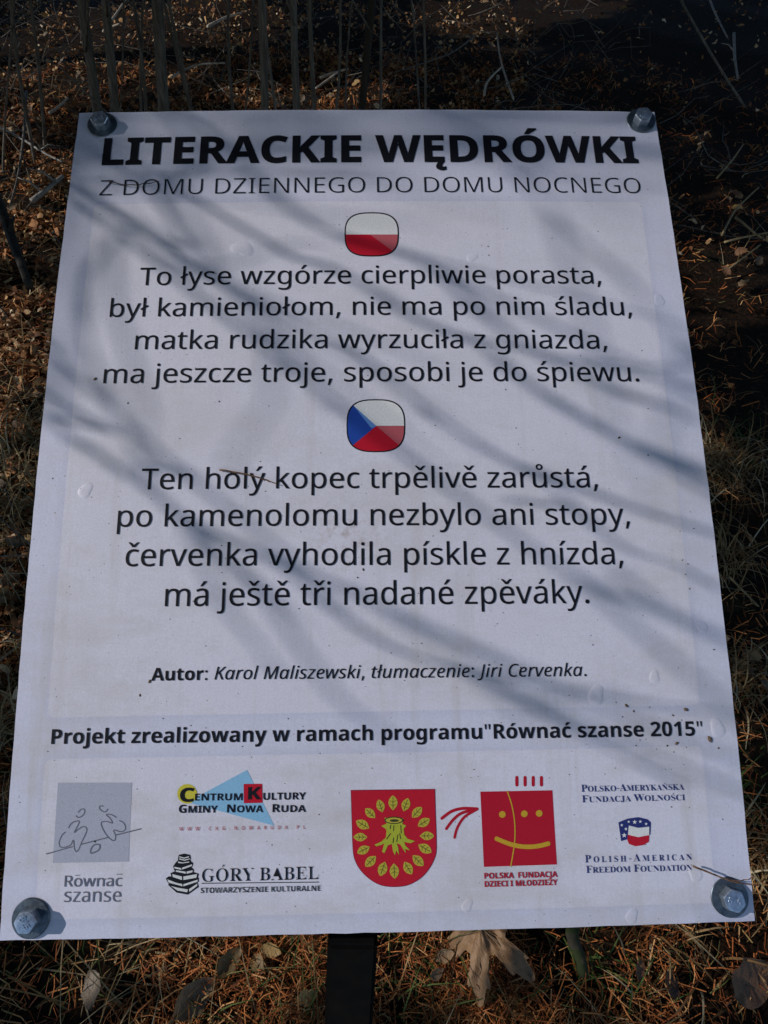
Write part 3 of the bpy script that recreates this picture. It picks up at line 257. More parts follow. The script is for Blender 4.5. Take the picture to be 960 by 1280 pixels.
SHAPES = [
 ('polish_flag_emblem','ink_black',0,0,[(18.95,162.04),(18.68,157.15),(18.13,154.24),(17.29,151.89),(16.15,149.93),(14.7,148.31),(12.93,146.99),(10.82,145.98),(8.32,145.26),(5.24,144.84),(0.11,144.73),(-5.01,144.91),(-8.08,145.37),(-10.56,146.12),(-12.64,147.16),(-14.37,148.5),(-15.77,150.14),(-16.86,152.11),(-17.64,154.47),(-18.1,157.38),(-18.25,162.27),(-18.08,167.18),(-17.59,170.13),(-16.79,172.54),(-15.67,174.55),(-14.23,176.23),(-12.46,177.59),(-10.33,178.65),(-7.79,179.4),(-4.66,179.84),(0.57,179.96),(5.79,179.78),(8.92,179.31),(11.45,178.53),(13.55,177.45),(15.29,176.07),(16.69,174.37),(17.76,172.34),(18.5,169.93),(18.91,166.96)]),
 ('polish_flag_emblem','ink_white',1,0,[(18.07,162.01),(18.07,161.92),(-17.37,162.13),(-17.37,162.23),(-17.21,166.86),(-16.75,169.65),(-15.98,171.92),(-14.92,173.82),(-13.54,175.4),(-11.85,176.69),(-9.83,177.68),(-7.41,178.39),(-4.42,178.8),(0.56,178.92),(5.53,178.75),(8.51,178.3),(10.91,177.57),(12.92,176.55),(14.58,175.25),(15.91,173.65),(16.93,171.73),(17.64,169.45),(18.03,166.66)]),
 ('polish_flag_emblem','ink_red',1,0,[(18.07,161.92),(17.81,157.4),(17.3,154.65),(16.5,152.43),(15.41,150.58),(14.03,149.04),(12.34,147.8),(10.33,146.84),(7.95,146.16),(5.01,145.76),(0.12,145.66),(-4.76,145.83),(-7.68,146.27),(-10.05,146.98),(-12.03,147.96),(-13.68,149.22),(-15.02,150.78),(-16.06,152.64),(-16.8,154.87),(-17.24,157.62),(-17.37,162.13)]),
 ('polish_flag_emblem','ink_lightred',2,0,[(18.07,161.92),(17.81,157.4),(17.3,154.65),(16.5,152.43),(15.41,150.58),(14.15,149.18),(-0.86,162.02)]),
 ('czech_flag_emblem','ink_black',0,0,[(19.82,22.83),(19.54,17.9),(18.99,14.96),(18.15,12.59),(17.0,10.61),(15.54,8.98),(13.76,7.66),(11.65,6.64),(9.13,5.93),(6.04,5.52),(0.89,5.44),(-4.24,5.65),(-7.32,6.13),(-9.81,6.9),(-11.89,7.97),(-13.62,9.33),(-15.03,10.99),(-16.12,12.99),(-16.9,15.38),(-17.35,18.32),(-17.49,23.26),(-17.31,28.21),(-16.82,31.19),(-16.01,33.61),(-14.88,35.63),(-13.43,37.31),(-11.65,38.68),(-9.52,39.73),(-6.97,40.47),(-3.83,40.9),(1.41,41.0),(6.65,40.79),(9.78,40.3),(12.31,39.5),(14.42,38.4),(16.16,36.99),(17.57,35.28),(18.64,33.23),(19.37,30.79),(19.78,27.8)]),
 ('czech_flag_emblem','ink_white',1,0,[(19.01,22.81),(19.0,22.79),(1.23,22.98),(-12.79,36.62),(-11.09,37.92),(-9.05,38.92),(-6.61,39.63),(-3.61,40.03),(1.4,40.13),(6.41,39.93),(9.4,39.45),(11.82,38.69),(13.84,37.65),(15.5,36.31),(16.85,34.67),(17.87,32.72),(18.58,30.4),(18.97,27.55)]),
 ('czech_flag_emblem','ink_red',1,0,[(19.0,22.73),(18.74,18.11),(18.22,15.31),(17.41,13.05),(16.31,11.16),(14.92,9.6),(13.22,8.34),(11.19,7.37),(8.79,6.7),(5.83,6.31),(0.91,6.22),(-4.01,6.42),(-6.95,6.89),(-9.34,7.62),(-11.33,8.64),(-12.99,9.94),(-13.31,10.31),(1.53,22.92)]),
 ('czech_flag_emblem','ink_lightred',2,0,[(19.0,22.73),(18.74,18.11),(18.22,15.31),(17.41,13.05),(16.31,11.16),(15.38,10.12),(1.4,22.82),(1.53,22.92)]),
 ('czech_flag_emblem','ink_blue',1,0,[(-13.31,10.31),(-14.33,11.53),(-15.37,13.43),(-16.11,15.71),(-16.55,18.52),(-16.68,23.22),(-16.5,27.94),(-16.03,30.78),(-15.26,33.09),(-14.18,35.01),(-12.8,36.62),(-12.79,36.62),(1.4,22.82)]),
 ('czech_flag_emblem','ink_lightblue',2,0,[(-12.69,36.52),(1.4,22.82),(-1.56,21.14)]),
 ('seesaw_emblem','ink_greyblue',0,0,[(-182.83,-186.79),(-140.73,-187.45),(-140.56,-229.34),(-183.01,-229.3)]),
 ('seesaw_emblem','ink_grey',1,0.58,[(-187.12,-224.6),(-172.35,-220.91)]),
 ('seesaw_emblem','ink_grey',1,0.59,[(-167.65,-219.81),(-152.75,-216.44)]),
 ('seesaw_emblem','ink_grey',1,0.59,[(-148.25,-215.2),(-134.2,-212.15)]),
 ('seesaw_emblem','ink_grey',1,0.54,[(-170.39,-202.92),(-170.1,-202.59),(-169.67,-202.1),(-169.19,-201.61),(-168.72,-201.28),(-168.25,-201.13),(-167.74,-201.07),(-167.28,-201.13),(-166.96,-201.31),(-166.78,-201.68),(-166.7,-202.21),(-166.73,-202.79),(-166.84,-203.31),(-167.05,-203.77),(-167.36,-204.22),(-167.74,-204.62),(-168.16,-204.95),(-168.64,-205.22),(-169.2,-205.43),(-169.76,-205.56),(-170.24,-205.58),(-170.64,-205.42),(-171.0,-205.11),(-171.29,-204.78),(-171.5,-204.56)]),
 ('seesaw_emblem','ink_grey',1,0.54,[(-175.33,-211.12),(-175.16,-210.76),(-174.92,-210.23),(-174.61,-209.66),(-174.25,-209.16),(-173.83,-208.73),(-173.35,-208.33),(-172.81,-207.99),(-172.22,-207.73),(-171.49,-207.54),(-170.63,-207.41),(-169.87,-207.39),(-169.41,-207.58),(-169.36,-208.03),(-169.59,-208.68),(-169.95,-209.45),(-170.31,-210.21),(-170.73,-211.1),(-171.26,-212.1),(-171.7,-212.98),(-171.88,-213.49),(-171.72,-213.5),(-171.33,-213.16),(-170.79,-212.66),(-170.2,-212.2),(-169.5,-211.74),(-168.68,-211.2),(-167.85,-210.73),(-167.13,-210.47),(-166.52,-210.46),(-165.96,-210.63),(-165.51,-210.92),(-165.18,-211.29),(-165.0,-211.7),(-164.93,-212.19),(-164.99,-212.81),(-165.19,-213.6),(-165.6,-214.67),(-166.19,-215.95),(-166.82,-217.28),(-167.37,-218.5),(-167.8,-219.61),(-168.19,-220.69),(-168.55,-221.65),(-168.9,-222.41),(-169.25,-222.96),(-169.59,-223.35),(-169.92,-223.55),(-170.24,-223.56),(-170.55,-223.37),(-170.85,-222.98),(-171.14,-222.42),(-171.39,-221.71),(-171.59,-220.65),(-171.75,-219.3),(-171.91,-218.08),(-172.14,-217.44),(-172.4,-217.63),(-172.68,-218.39),(-173.05,-219.32),(-173.6,-220.04),(-174.42,-220.49),(-175.44,-220.87),(-176.49,-221.14),(-177.38,-221.29),(-178.07,-221.29),(-178.66,-221.16),(-179.14,-220.93),(-179.52,-220.6),(-179.8,-220.16),(-179.98,-219.61),(-180.05,-218.97),(-180.02,-218.29),(-179.86,-217.51),(-179.57,-216.64),(-179.21,-215.77),(-178.82,-215.02),(-178.33,-214.4),(-177.75,-213.85),(-177.2,-213.4),(-176.83,-213.08)]),
 ('seesaw_emblem','ink_grey',1,0.55,[(-156.09,-199.7),(-156.52,-199.68),(-157.14,-199.66),(-157.77,-199.68),(-158.2,-199.79),(-158.4,-200.04),(-158.47,-200.38),(-158.42,-200.76),(-158.27,-201.13),(-157.99,-201.49),(-157.57,-201.87),(-157.1,-202.21),(-156.64,-202.48),(-156.2,-202.69),(-155.73,-202.85),(-155.28,-202.92),(-154.86,-202.85),(-154.46,-202.54),(-154.08,-202.05),(-153.76,-201.55),(-153.53,-201.21)]),
 ('seesaw_emblem','ink_grey',1,0.54,[(-148.56,-205.94),(-149.11,-205.62),(-149.91,-205.16),(-150.79,-204.69),(-151.6,-204.37),(-152.44,-204.2),(-153.35,-204.12),(-154.08,-204.16),(-154.43,-204.32),(-154.21,-204.64),(-153.59,-205.1),(-152.84,-205.64),(-152.21,-206.21),(-151.68,-206.91),(-151.12,-207.72),(-150.73,-208.45),(-150.67,-208.89),(-151.08,-208.91),(-151.83,-208.63),(-152.71,-208.28),(-153.53,-208.05),(-154.29,-207.97),(-155.08,-207.96),(-155.79,-208.0),(-156.34,-208.13),(-156.71,-208.33),(-156.93,-208.59),(-157.03,-208.95),(-156.98,-209.45),(-156.76,-210.14),(-156.39,-210.98),(-155.92,-211.9),(-155.39,-212.78),(-154.81,-213.64),(-154.14,-214.54),(-153.44,-215.38),(-152.76,-216.11),(-152.09,-216.74),(-151.41,-217.28),(-150.77,-217.71),(-150.21,-218.0),(-149.76,-218.15),(-149.37,-218.17),(-149.06,-218.07),(-148.82,-217.83),(-148.64,-217.42),(-148.54,-216.85),(-148.51,-216.2),(-148.58,-215.53),(-148.89,-214.74),(-149.39,-213.83),(-149.78,-213.03),(-149.78,-212.54),(-149.2,-212.53),(-148.23,-212.84),(-147.14,-213.24),(-146.22,-213.46),(-145.49,-213.47),(-144.82,-213.4),(-144.24,-213.23),(-143.79,-212.97),(-143.46,-212.59),(-143.23,-212.1),(-143.14,-211.56),(-143.18,-211.0),(-143.39,-210.41),(-143.76,-209.77),(-144.22,-209.16),(-144.7,-208.66),(-145.24,-208.29),(-145.87,-208.0),(-146.45,-207.79),(-146.86,-207.63)]),
 ('seesaw_emblem','ink_black',1,0,[(-159.4,-218.44),(-159.49,-218.73),(-159.75,-218.91),(-160.08,-218.9),(-160.36,-218.72),(-160.48,-218.42),(-160.39,-218.12),(-160.13,-217.94),(-159.8,-217.95),(-159.52,-218.14)]),
 ('seesaw_emblem','ink_grey',1,0.72,[(-157.12,-220.11),(-157.64,-220.06),(-158.4,-219.98),(-159.22,-219.95),(-159.92,-220.07),(-160.49,-220.37),(-161.02,-220.8),(-161.46,-221.32),(-161.79,-221.87),(-162.01,-222.55),(-162.15,-223.34),(-162.14,-224.05),(-161.92,-224.49),(-161.39,-224.55),(-160.6,-224.37),(-159.75,-224.06),(-159.02,-223.75),(-158.44,-223.45),(-157.9,-223.1),(-157.46,-222.71),(-157.14,-222.28),(-157.0,-221.73),(-157.01,-221.1),(-157.08,-220.52),(-157.12,-220.11)]),
 ('emblem_caption','ink_grey',0,0.41,[(-170.02,-235.93),(-167.3,-235.91)]),
 ('emblem_caption','ink_grey',0,0.4,[(-147.12,-235.8),(-143.64,-235.79)]),
 ('culture_centre_emblem','ink_skyblue',0,0,[(-75.42,-181.74),(-59.59,-211.97),(-109.06,-198.54)]),
 ('culture_centre_emblem','ink_yellow',1,0,[(-103.51,-194.18),(-103.62,-195.35),(-103.99,-196.46),(-104.63,-197.45),(-105.48,-198.26),(-106.52,-198.87),(-107.68,-199.24),(-108.92,-199.35),(-110.16,-199.19),(-111.35,-198.78),(-112.43,-198.14),(-113.34,-197.29),(-114.04,-196.28),(-114.49,-195.16),(-114.67,-193.98),(-114.57,-192.8),(-114.2,-191.69),(-113.57,-190.7),(-112.71,-189.88),(-111.68,-189.27),(-110.51,-188.89),(-109.27,-188.78),(-108.02,-188.94),(-106.82,-189.35),(-105.74,-190.0),(-104.83,-190.86),(-104.14,-191.87),(-103.69,-193.0)]),
 ('culture_centre_emblem','ink_red',1,0,[(-77.17,-189.33),(-66.67,-189.39),(-66.29,-199.63),(-76.84,-199.68)]),
 ('emblem_caption','ink_black',0,0.45,[(-99.58,-241.3),(-34.4,-241.98)]),
 ('book_stack_emblem','ink_black',0,0,[(-118.32,-241.68),(-113.33,-245.83),(-106.99,-247.03),(-101.08,-243.17),(-101.83,-240.63),(-108.09,-242.5),(-116.89,-240.8)]),
 ('book_stack_emblem','ink_paper',1,0,[(-116.65,-242.34),(-112.88,-244.76),(-107.42,-245.76),(-107.07,-244.32),(-112.92,-243.31)]),
 ('book_stack_emblem','ink_paper',1,0,[(-106.49,-244.15),(-101.91,-241.35),(-102.07,-242.61),(-106.26,-245.6)]),
 ('book_stack_emblem','ink_black',0,0,[(-119.6,-238.49),(-118.17,-237.43),(-108.26,-236.88),(-101.21,-238.37),(-101.16,-240.46),(-110.02,-243.19),(-118.05,-241.05)]),
 ('book_stack_emblem','ink_paper',1,0,[(-118.71,-238.87),(-113.0,-240.96),(-110.46,-241.37),(-110.03,-242.64),(-117.87,-240.6)]),
 ('book_stack_emblem','ink_paper',1,0,[(-109.68,-241.57),(-101.77,-239.36),(-101.93,-240.44),(-109.64,-242.65)]),
 ('book_stack_emblem','ink_black',0,0,[(-117.06,-235.81),(-115.14,-234.94),(-104.41,-235.32),(-101.27,-236.29),(-101.79,-238.82),(-110.11,-240.02),(-116.21,-238.1)]),
 ('book_stack_emblem','ink_paper',1,0,[(-116.07,-236.2),(-110.58,-237.57),(-110.52,-239.38),(-115.63,-237.75)]),
 ('book_stack_emblem','ink_paper',1,0,[(-109.8,-237.58),(-102.24,-236.45),(-102.58,-238.35),(-109.74,-239.39)]),
 ('book_stack_emblem','ink_black',0,0,[(-115.4,-233.12),(-113.79,-231.78),(-105.96,-232.38),(-103.96,-234.24),(-104.4,-235.87),(-109.24,-236.68),(-114.65,-235.13)]),
 ('book_stack_emblem','ink_paper',1,0,[(-114.0,-234.24),(-108.71,-235.06),(-108.48,-236.15),(-114.17,-234.96)]),
 ('book_stack_emblem','ink_paper',1,0,[(-108.12,-235.07),(-104.64,-234.41),(-104.99,-235.49),(-107.99,-236.16)]),
 ('book_stack_emblem','ink_black',0,0,[(-115.72,-232.2),(-113.85,-229.68),(-106.54,-229.45),(-104.55,-230.59),(-104.98,-232.58),(-111.26,-234.56),(-115.19,-233.58)]),
 ('book_stack_emblem','ink_paper',1,0,[(-115.03,-232.4),(-111.3,-233.19),(-110.88,-234.11),(-114.81,-233.31)]),
 ('book_stack_emblem','ink_paper',1,0,[(-110.72,-233.02),(-105.12,-231.3),(-105.29,-232.21),(-110.5,-233.94)]),
 ('book_stack_emblem','ink_black',0,0,[(-113.84,-230.23),(-112.64,-228.16),(-107.06,-228.26),(-105.76,-229.47),(-106.5,-230.73),(-112.34,-231.17)]),
 ('book_stack_emblem','ink_paper',1,0,[(-112.98,-229.7),(-110.61,-230.29),(-106.72,-229.82),(-106.9,-230.36),(-110.6,-230.75),(-112.95,-230.43)]),
 ('book_stack_emblem','ink_black',0,0,[(-113.21,-228.6),(-112.7,-226.23),(-109.59,-225.65),(-106.44,-226.35),(-105.78,-228.56),(-109.46,-229.77)]),
 ('book_stack_emblem','ink_paper',1,0,[(-112.48,-226.97),(-109.72,-227.75),(-107.0,-227.07),(-106.98,-227.62),(-109.7,-228.3),(-112.26,-227.61)]),
 ('book_stack_emblem','ink_paper',1,0,[(-112.44,-228.07),(-109.49,-228.85),(-106.38,-228.18),(-106.56,-228.63),(-109.47,-229.4),(-112.42,-228.62)]),
 ('shield_emblem','ink_maroon',0,0,[(-16.32,-193.75),(31.85,-194.13),(31.85,-208.05),(31.92,-212.97),(31.99,-219.79),(31.91,-225.33),(31.63,-228.15),(31.19,-229.73),(30.54,-231.25),(29.63,-233.14),(28.5,-234.98),(27.2,-236.73),(25.77,-238.4),(24.17,-239.98),(22.31,-241.42),(20.11,-242.73),(17.65,-243.91),(15.1,-244.78),(12.49,-245.27),(9.79,-245.47),(7.18,-245.48),(4.72,-245.34),(2.36,-245.02),(0.08,-244.44),(-2.1,-243.58),(-4.19,-242.47),(-6.19,-241.14),(-8.17,-239.54),(-10.06,-237.72),(-11.67,-235.86),(-12.92,-234.03),(-13.89,-232.16),(-14.63,-230.25),(-15.11,-228.57),(-15.35,-226.84),(-15.53,-224.29),(-15.71,-219.87),(-15.82,-214.6),(-15.9,-210.81)]),
 ('shield_emblem','ink_red',1,0,[(-16.03,-194.07),(31.56,-194.44),(31.56,-208.19),(31.62,-213.05),(31.7,-219.79),(31.62,-225.26),(31.34,-228.05),(30.91,-229.61),(30.27,-231.11),(29.37,-232.98),(28.25,-234.8),(26.97,-236.53),(25.56,-238.18),(23.98,-239.74),(22.14,-241.16),(19.96,-242.46),(17.53,-243.62),(15.02,-244.48),(12.43,-244.97),(9.76,-245.17),(7.19,-245.17),(4.76,-245.04),(2.42,-244.71),(0.17,-244.14),(-1.98,-243.29),(-4.05,-242.2),(-6.03,-240.88),(-7.98,-239.3),(-9.85,-237.5),(-11.44,-235.67),(-12.68,-233.86),(-13.64,-232.01),(-14.37,-230.13),(-14.83,-228.46),(-15.07,-226.76),(-15.26,-224.23),(-15.43,-219.86),(-15.54,-214.66),(-15.61,-210.92)]),
 ('shield_emblem','ink_olive',2,0,[(7.68,-197.06),(6.56,-197.86),(5.44,-199.29),(5.0,-201.06),(5.41,-202.68),(6.59,-204.14),(7.61,-205.11),(8.64,-204.16),(9.85,-202.73),(10.29,-201.12),(9.88,-199.35),(8.78,-197.88)]),
 ('shield_emblem','ink_darkgreen',3,0.32,[(7.67,-198.03),(7.61,-204.31)]),
 ('shield_emblem','ink_darkgreen',3,0.23,[(7.64,-200.85),(5.94,-199.86)]),
 ('shield_emblem','ink_darkgreen',3,0.23,[(7.64,-200.85),(9.36,-199.91)]),
 ('shield_emblem','ink_darkgreen',3,0.22,[(7.63,-202.86),(5.93,-201.88)]),
 ('shield_emblem','ink_darkgreen',3,0.22,[(7.63,-202.86),(9.34,-201.92)]),
 ('shield_emblem','ink_olive',2,0,[(-0.58,-199.17),(-1.31,-200.13),(-1.85,-201.64),(-1.72,-203.25),(-0.91,-204.52),(0.5,-205.47),(1.64,-206.05),(2.25,-204.98),(2.87,-203.46),(2.79,-201.98),(1.93,-200.57),(0.59,-199.6)]),
 ('shield_emblem','ink_darkgreen',3,0.32,[(-0.32,-200.0),(1.42,-205.36)]),
 ('shield_emblem','ink_darkgreen',3,0.23,[(0.46,-202.41),(-1.26,-201.99)]),
 ('shield_emblem','ink_darkgreen',3,0.23,[(0.46,-202.41),(1.65,-201.17)]),
 ('shield_emblem','ink_darkgreen',3,0.23,[(1.02,-204.13),(-0.7,-203.71)]),
 ('shield_emblem','ink_darkgreen',3,0.23,[(1.02,-204.13),(2.21,-202.89)]),
 ('shield_emblem','ink_olive',2,0,[(-8.13,-203.8),(-8.28,-204.99),(-7.99,-206.6),(-7.04,-208.0),(-5.65,-208.77),(-3.89,-208.98),(-2.58,-208.98),(-2.59,-207.74),(-2.82,-206.08),(-3.66,-204.79),(-5.16,-203.9),(-6.86,-203.64)]),
 ('shield_emblem','ink_darkgreen',3,0.32,[(-7.46,-204.42),(-3.13,-208.46)]),
 ('shield_emblem','ink_darkgreen',3,0.23,[(-5.52,-206.24),(-7.27,-206.65)]),
 ('shield_emblem','ink_darkgreen',3,0.23,[(-5.52,-206.24),(-5.09,-204.58)]),
 ('shield_emblem','ink_darkgreen',3,0.23,[(-4.13,-207.53),(-5.88,-207.94)]),
 ('shield_emblem','ink_darkgreen',3,0.23,[(-4.13,-207.53),(-3.7,-205.87)]),
 ('shield_emblem','ink_olive',2,0,[(-13.41,-210.26),(-13.23,-211.57),(-12.46,-213.22),(-11.05,-214.47),(-9.35,-214.95),(-7.42,-214.73),(-6.01,-214.4),(-6.38,-213.08),(-7.11,-211.36),(-8.37,-210.19),(-10.21,-209.62),(-12.11,-209.78)]),
 ('shield_emblem','ink_darkgreen',3,0.31,[(-12.52,-210.76),(-6.75,-213.99)]),
 ('shield_emblem','ink_darkgreen',3,0.22,[(-9.93,-212.21),(-11.68,-213.09)]),
 ('shield_emblem','ink_darkgreen',3,0.22,[(-9.93,-212.21),(-9.96,-210.33)]),
 ('shield_emblem','ink_darkgreen',3,0.22,[(-8.08,-213.24),(-9.83,-214.12)]),
 ('shield_emblem','ink_darkgreen',3,0.22,[(-8.08,-213.24),(-8.11,-211.36)]),
 ('shield_emblem','ink_olive',2,0,[(-15.01,-218.86),(-14.23,-219.83),(-12.82,-220.83),(-11.08,-221.23),(-9.5,-220.9),(-8.07,-219.89),(-7.11,-219.02),(-8.05,-218.11),(-9.46,-217.05),(-11.04,-216.64),(-12.78,-216.98),(-14.21,-217.91)]),
 ('shield_emblem','ink_darkgreen',3,0.31,[(-14.06,-218.88),(-7.9,-219.01)]),
 ('shield_emblem','ink_darkgreen',3,0.23,[(-11.3,-218.93),(-12.26,-220.39)]),
 ('shield_emblem','ink_darkgreen',3,0.23,[(-11.3,-218.93),(-12.23,-217.43)]),
 ('shield_emblem','ink_darkgreen',3,0.22,[(-9.32,-218.98),(-10.29,-220.44)]),
 ('shield_emblem','ink_darkgreen',3,0.22,[(-9.32,-218.98),(-10.25,-217.47)]),
 ('shield_emblem','ink_olive',2,0,[(-12.94,-227.32),(-11.77,-227.87),(-10.03,-228.17),(-8.29,-227.8),(-7.05,-226.83),(-6.25,-225.31),(-5.82,-224.13),(-7.09,-223.71),(-8.87,-223.34),(-10.47,-223.65),(-11.86,-224.69),(-12.68,-226.13)]),
 ('shield_emblem','ink_darkgreen',3,0.31,[(-12.08,-226.94),(-6.53,-224.45)]),
 ('shield_emblem','ink_darkgreen',3,0.22,[(-9.59,-225.82),(-9.75,-227.54)]),
 ('shield_emblem','ink_darkgreen',3,0.22,[(-9.59,-225.82),(-11.15,-224.86)]),
 ('shield_emblem','ink_darkgreen',3,0.22,[(-7.81,-225.02),(-7.97,-226.74)]),
 ('shield_emblem','ink_darkgreen',3,0.22,[(-7.81,-225.02),(-9.37,-224.07)]),
 ('shield_emblem','ink_olive',2,0,[(-8.49,-234.46),(-7.12,-234.65),(-5.28,-234.41),(-3.66,-233.51),(-2.74,-232.14),(-2.48,-230.37),(-2.46,-229.03),(-3.89,-229.0),(-5.8,-229.18),(-7.3,-229.98),(-8.33,-231.46),(-8.65,-233.18)]),
 ('shield_emblem','ink_darkgreen',3,0.32,[(-7.77,-233.81),(-3.07,-229.58)]),
 ('shield_emblem','ink_darkgreen',3,0.22,[(-5.66,-231.91),(-5.21,-233.7)]),
 ('shield_emblem','ink_darkgreen',3,0.22,[(-5.66,-231.91),(-7.56,-231.42)]),
 ('shield_emblem','ink_darkgreen',3,0.22,[(-4.15,-230.55),(-3.7,-232.34)]),
 ('shield_emblem','ink_darkgreen',3,0.22,[(-4.15,-230.55),(-6.05,-230.07)]),
 ('shield_emblem','ink_olive',2,0,[(-0.24,-239.58),(1.1,-239.19),(2.66,-238.21),(3.7,-236.71),(3.88,-235.08),(3.28,-233.34),(2.66,-232.11),(1.34,-232.68),(-0.31,-233.64),(-1.29,-234.99),(-1.52,-236.78),(-0.99,-238.48)]),
 ('shield_emblem','ink_darkgreen',3,0.31,[(0.11,-238.69),(2.37,-232.86)]),
 ('shield_emblem','ink_darkgreen',3,0.22,[(1.12,-236.07),(2.38,-237.52)]),
 ('shield_emblem','ink_darkgreen',3,0.22,[(1.12,-236.07),(-0.84,-236.42)]),
 ('shield_emblem','ink_darkgreen',3,0.22,[(1.85,-234.21),(3.11,-235.66)]),
 ('shield_emblem','ink_darkgreen',3,0.22,[(1.85,-234.21),(-0.11,-234.55)]),
 ('shield_emblem','ink_olive',2,0,[(7.89,-241.09),(8.97,-240.26),(10.03,-238.79),(10.39,-237.03),(9.9,-235.44),(8.64,-234.04),(7.57,-233.11),(6.58,-234.1),(5.44,-235.57),(5.07,-237.18),(5.58,-238.92),(6.75,-240.32)]),
 ('shield_emblem','ink_darkgreen',3,0.31,[(7.86,-240.13),(7.6,-233.91)]),
 ('shield_emblem','ink_darkgreen',3,0.22,[(7.74,-237.34),(9.49,-238.25)]),
 ('shield_emblem','ink_darkgreen',3,0.22,[(7.74,-237.34),(6.07,-238.35)]),
 ('shield_emblem','ink_darkgreen',3,0.22,[(7.66,-235.35),(9.41,-236.26)]),
 ('shield_emblem','ink_darkgreen',3,0.22,[(7.66,-235.35),(5.98,-236.36)]),
 ('shield_emblem','ink_olive',2,0,[(17.45,-239.09),(17.98,-237.93),(18.2,-236.23),(17.66,-234.56),(16.49,-233.4),(14.74,-232.71),(13.39,-232.35),(13.01,-233.61),(12.73,-235.35),(13.18,-236.89),(14.44,-238.18),(16.1,-238.91)]),
 ('shield_emblem','ink_darkgreen',3,0.32,[(16.96,-238.29),(13.79,-233.03)]),
 ('shield_emblem','ink_darkgreen',3,0.23,[(15.54,-235.93),(17.48,-235.99)]),
 ('shield_emblem','ink_darkgreen',3,0.23,[(15.54,-235.93),(14.58,-237.49)]),
 ('shield_emblem','ink_darkgreen',3,0.22,[(14.53,-234.24),(16.46,-234.3)]),
 ('shield_emblem','ink_darkgreen',3,0.22,[(14.53,-234.24),(13.57,-235.8)]),
 ('shield_emblem','ink_olive',2,0,[(24.07,-234.81),(24.27,-233.53),(24.01,-231.79),(23.01,-230.26),(21.52,-229.4),(19.6,-229.14),(18.16,-229.12),(18.13,-230.46),(18.35,-232.26),(19.22,-233.67),(20.83,-234.65),(22.69,-234.96)]),
 ('shield_emblem','ink_darkgreen',3,0.32,[(23.36,-234.13),(18.75,-229.69)]),
 ('shield_emblem','ink_darkgreen',3,0.23,[(21.29,-232.14),(23.22,-231.72)]),
 ('shield_emblem','ink_darkgreen',3,0.23,[(21.29,-232.14),(20.78,-233.92)]),
 ('shield_emblem','ink_darkgreen',3,0.23,[(19.81,-230.71),(21.75,-230.3)]),
 ('shield_emblem','ink_darkgreen',3,0.23,[(19.81,-230.71),(19.3,-232.5)]),
 ('shield_emblem','ink_olive',2,0,[(28.88,-227.87),(28.73,-226.55),(28.0,-224.88),(26.6,-223.6),(24.89,-223.09),(22.92,-223.29),(21.48,-223.6),(21.82,-224.95),(22.51,-226.68),(23.76,-227.88),(25.62,-228.47),(27.54,-228.34)]),
 ('shield_emblem','ink_darkgreen',3,0.32,[(27.99,-227.36),(22.22,-224.03)]),
 ('shield_emblem','ink_darkgreen',3,0.23,[(25.4,-225.87),(27.21,-225.0)]),
 ('shield_emblem','ink_darkgreen',3,0.23,[(25.4,-225.87),(25.38,-227.76)]),
 ('shield_emblem','ink_darkgreen',3,0.23,[(23.55,-224.8),(25.36,-223.93)]),
 ('shield_emblem','ink_darkgreen',3,0.23,[(23.55,-224.8),(23.53,-226.69)]),
 ('shield_emblem','ink_olive',2,0,[(30.56,-219.17),(29.77,-218.16),(28.33,-217.13),(26.54,-216.71),(24.9,-217.05),(23.4,-218.09),(22.39,-218.99),(23.35,-219.92),(24.79,-221.03),(26.41,-221.44),(28.22,-221.1),(29.72,-220.14)]),
 ('shield_emblem','ink_darkgreen',3,0.32,[(29.58,-219.15),(23.21,-219.0)]),
 ('shield_emblem','ink_darkgreen',3,0.23,[(26.72,-219.08),(27.74,-217.57)]),
 ('shield_emblem','ink_darkgreen',3,0.23,[(26.72,-219.08),(27.66,-220.63)]),
 ('shield_emblem','ink_darkgreen',3,0.23,[(24.68,-219.04),(25.7,-217.53)]),
 ('shield_emblem','ink_darkgreen',3,0.23,[(24.68,-219.04),(25.62,-220.59)]),
 ('shield_emblem','ink_olive',2,0,[(28.33,-210.09),(27.11,-209.62),(25.34,-209.46),(23.62,-209.96),(22.43,-211.04),(21.75,-212.63),(21.4,-213.86),(22.71,-214.19),(24.52,-214.42),(26.1,-213.99),(27.43,-212.84),(28.15,-211.31)]),
 ('shield_emblem','ink_darkgreen',3,0.32,[(27.49,-210.54),(22.09,-213.48)]),
 ('shield_emblem','ink_darkgreen',3,0.22,[(25.07,-211.86),(25.1,-210.11)]),
 ('shield_emblem','ink_darkgreen',3,0.22,[(25.07,-211.86),(26.7,-212.71)]),
 ('shield_emblem','ink_darkgreen',3,0.22,[(23.34,-212.8),(23.36,-211.05)]),
 ('shield_emblem','ink_darkgreen',3,0.22,[(23.34,-212.8),(24.97,-213.65)]),
 ('shield_emblem','ink_olive',2,0,[(23.91,-203.71),(22.57,-203.58),(20.79,-203.9),(19.26,-204.86),(18.44,-206.24),(18.26,-207.97),(18.3,-209.27),(19.68,-209.24),(21.51,-208.97),(22.93,-208.13),(23.87,-206.64),(24.11,-204.96)]),
 ('shield_emblem','ink_darkgreen',3,0.32,[(23.23,-204.38),(18.85,-208.72)]),
 ('shield_emblem','ink_darkgreen',3,0.22,[(21.27,-206.33),(20.76,-204.61)]),
 ('shield_emblem','ink_darkgreen',3,0.22,[(21.27,-206.33),(23.12,-206.72)]),
 ('shield_emblem','ink_darkgreen',3,0.23,[(19.86,-207.72),(19.35,-206.0)]),
 ('shield_emblem','ink_darkgreen',3,0.23,[(19.86,-207.72),(21.72,-208.1)]),
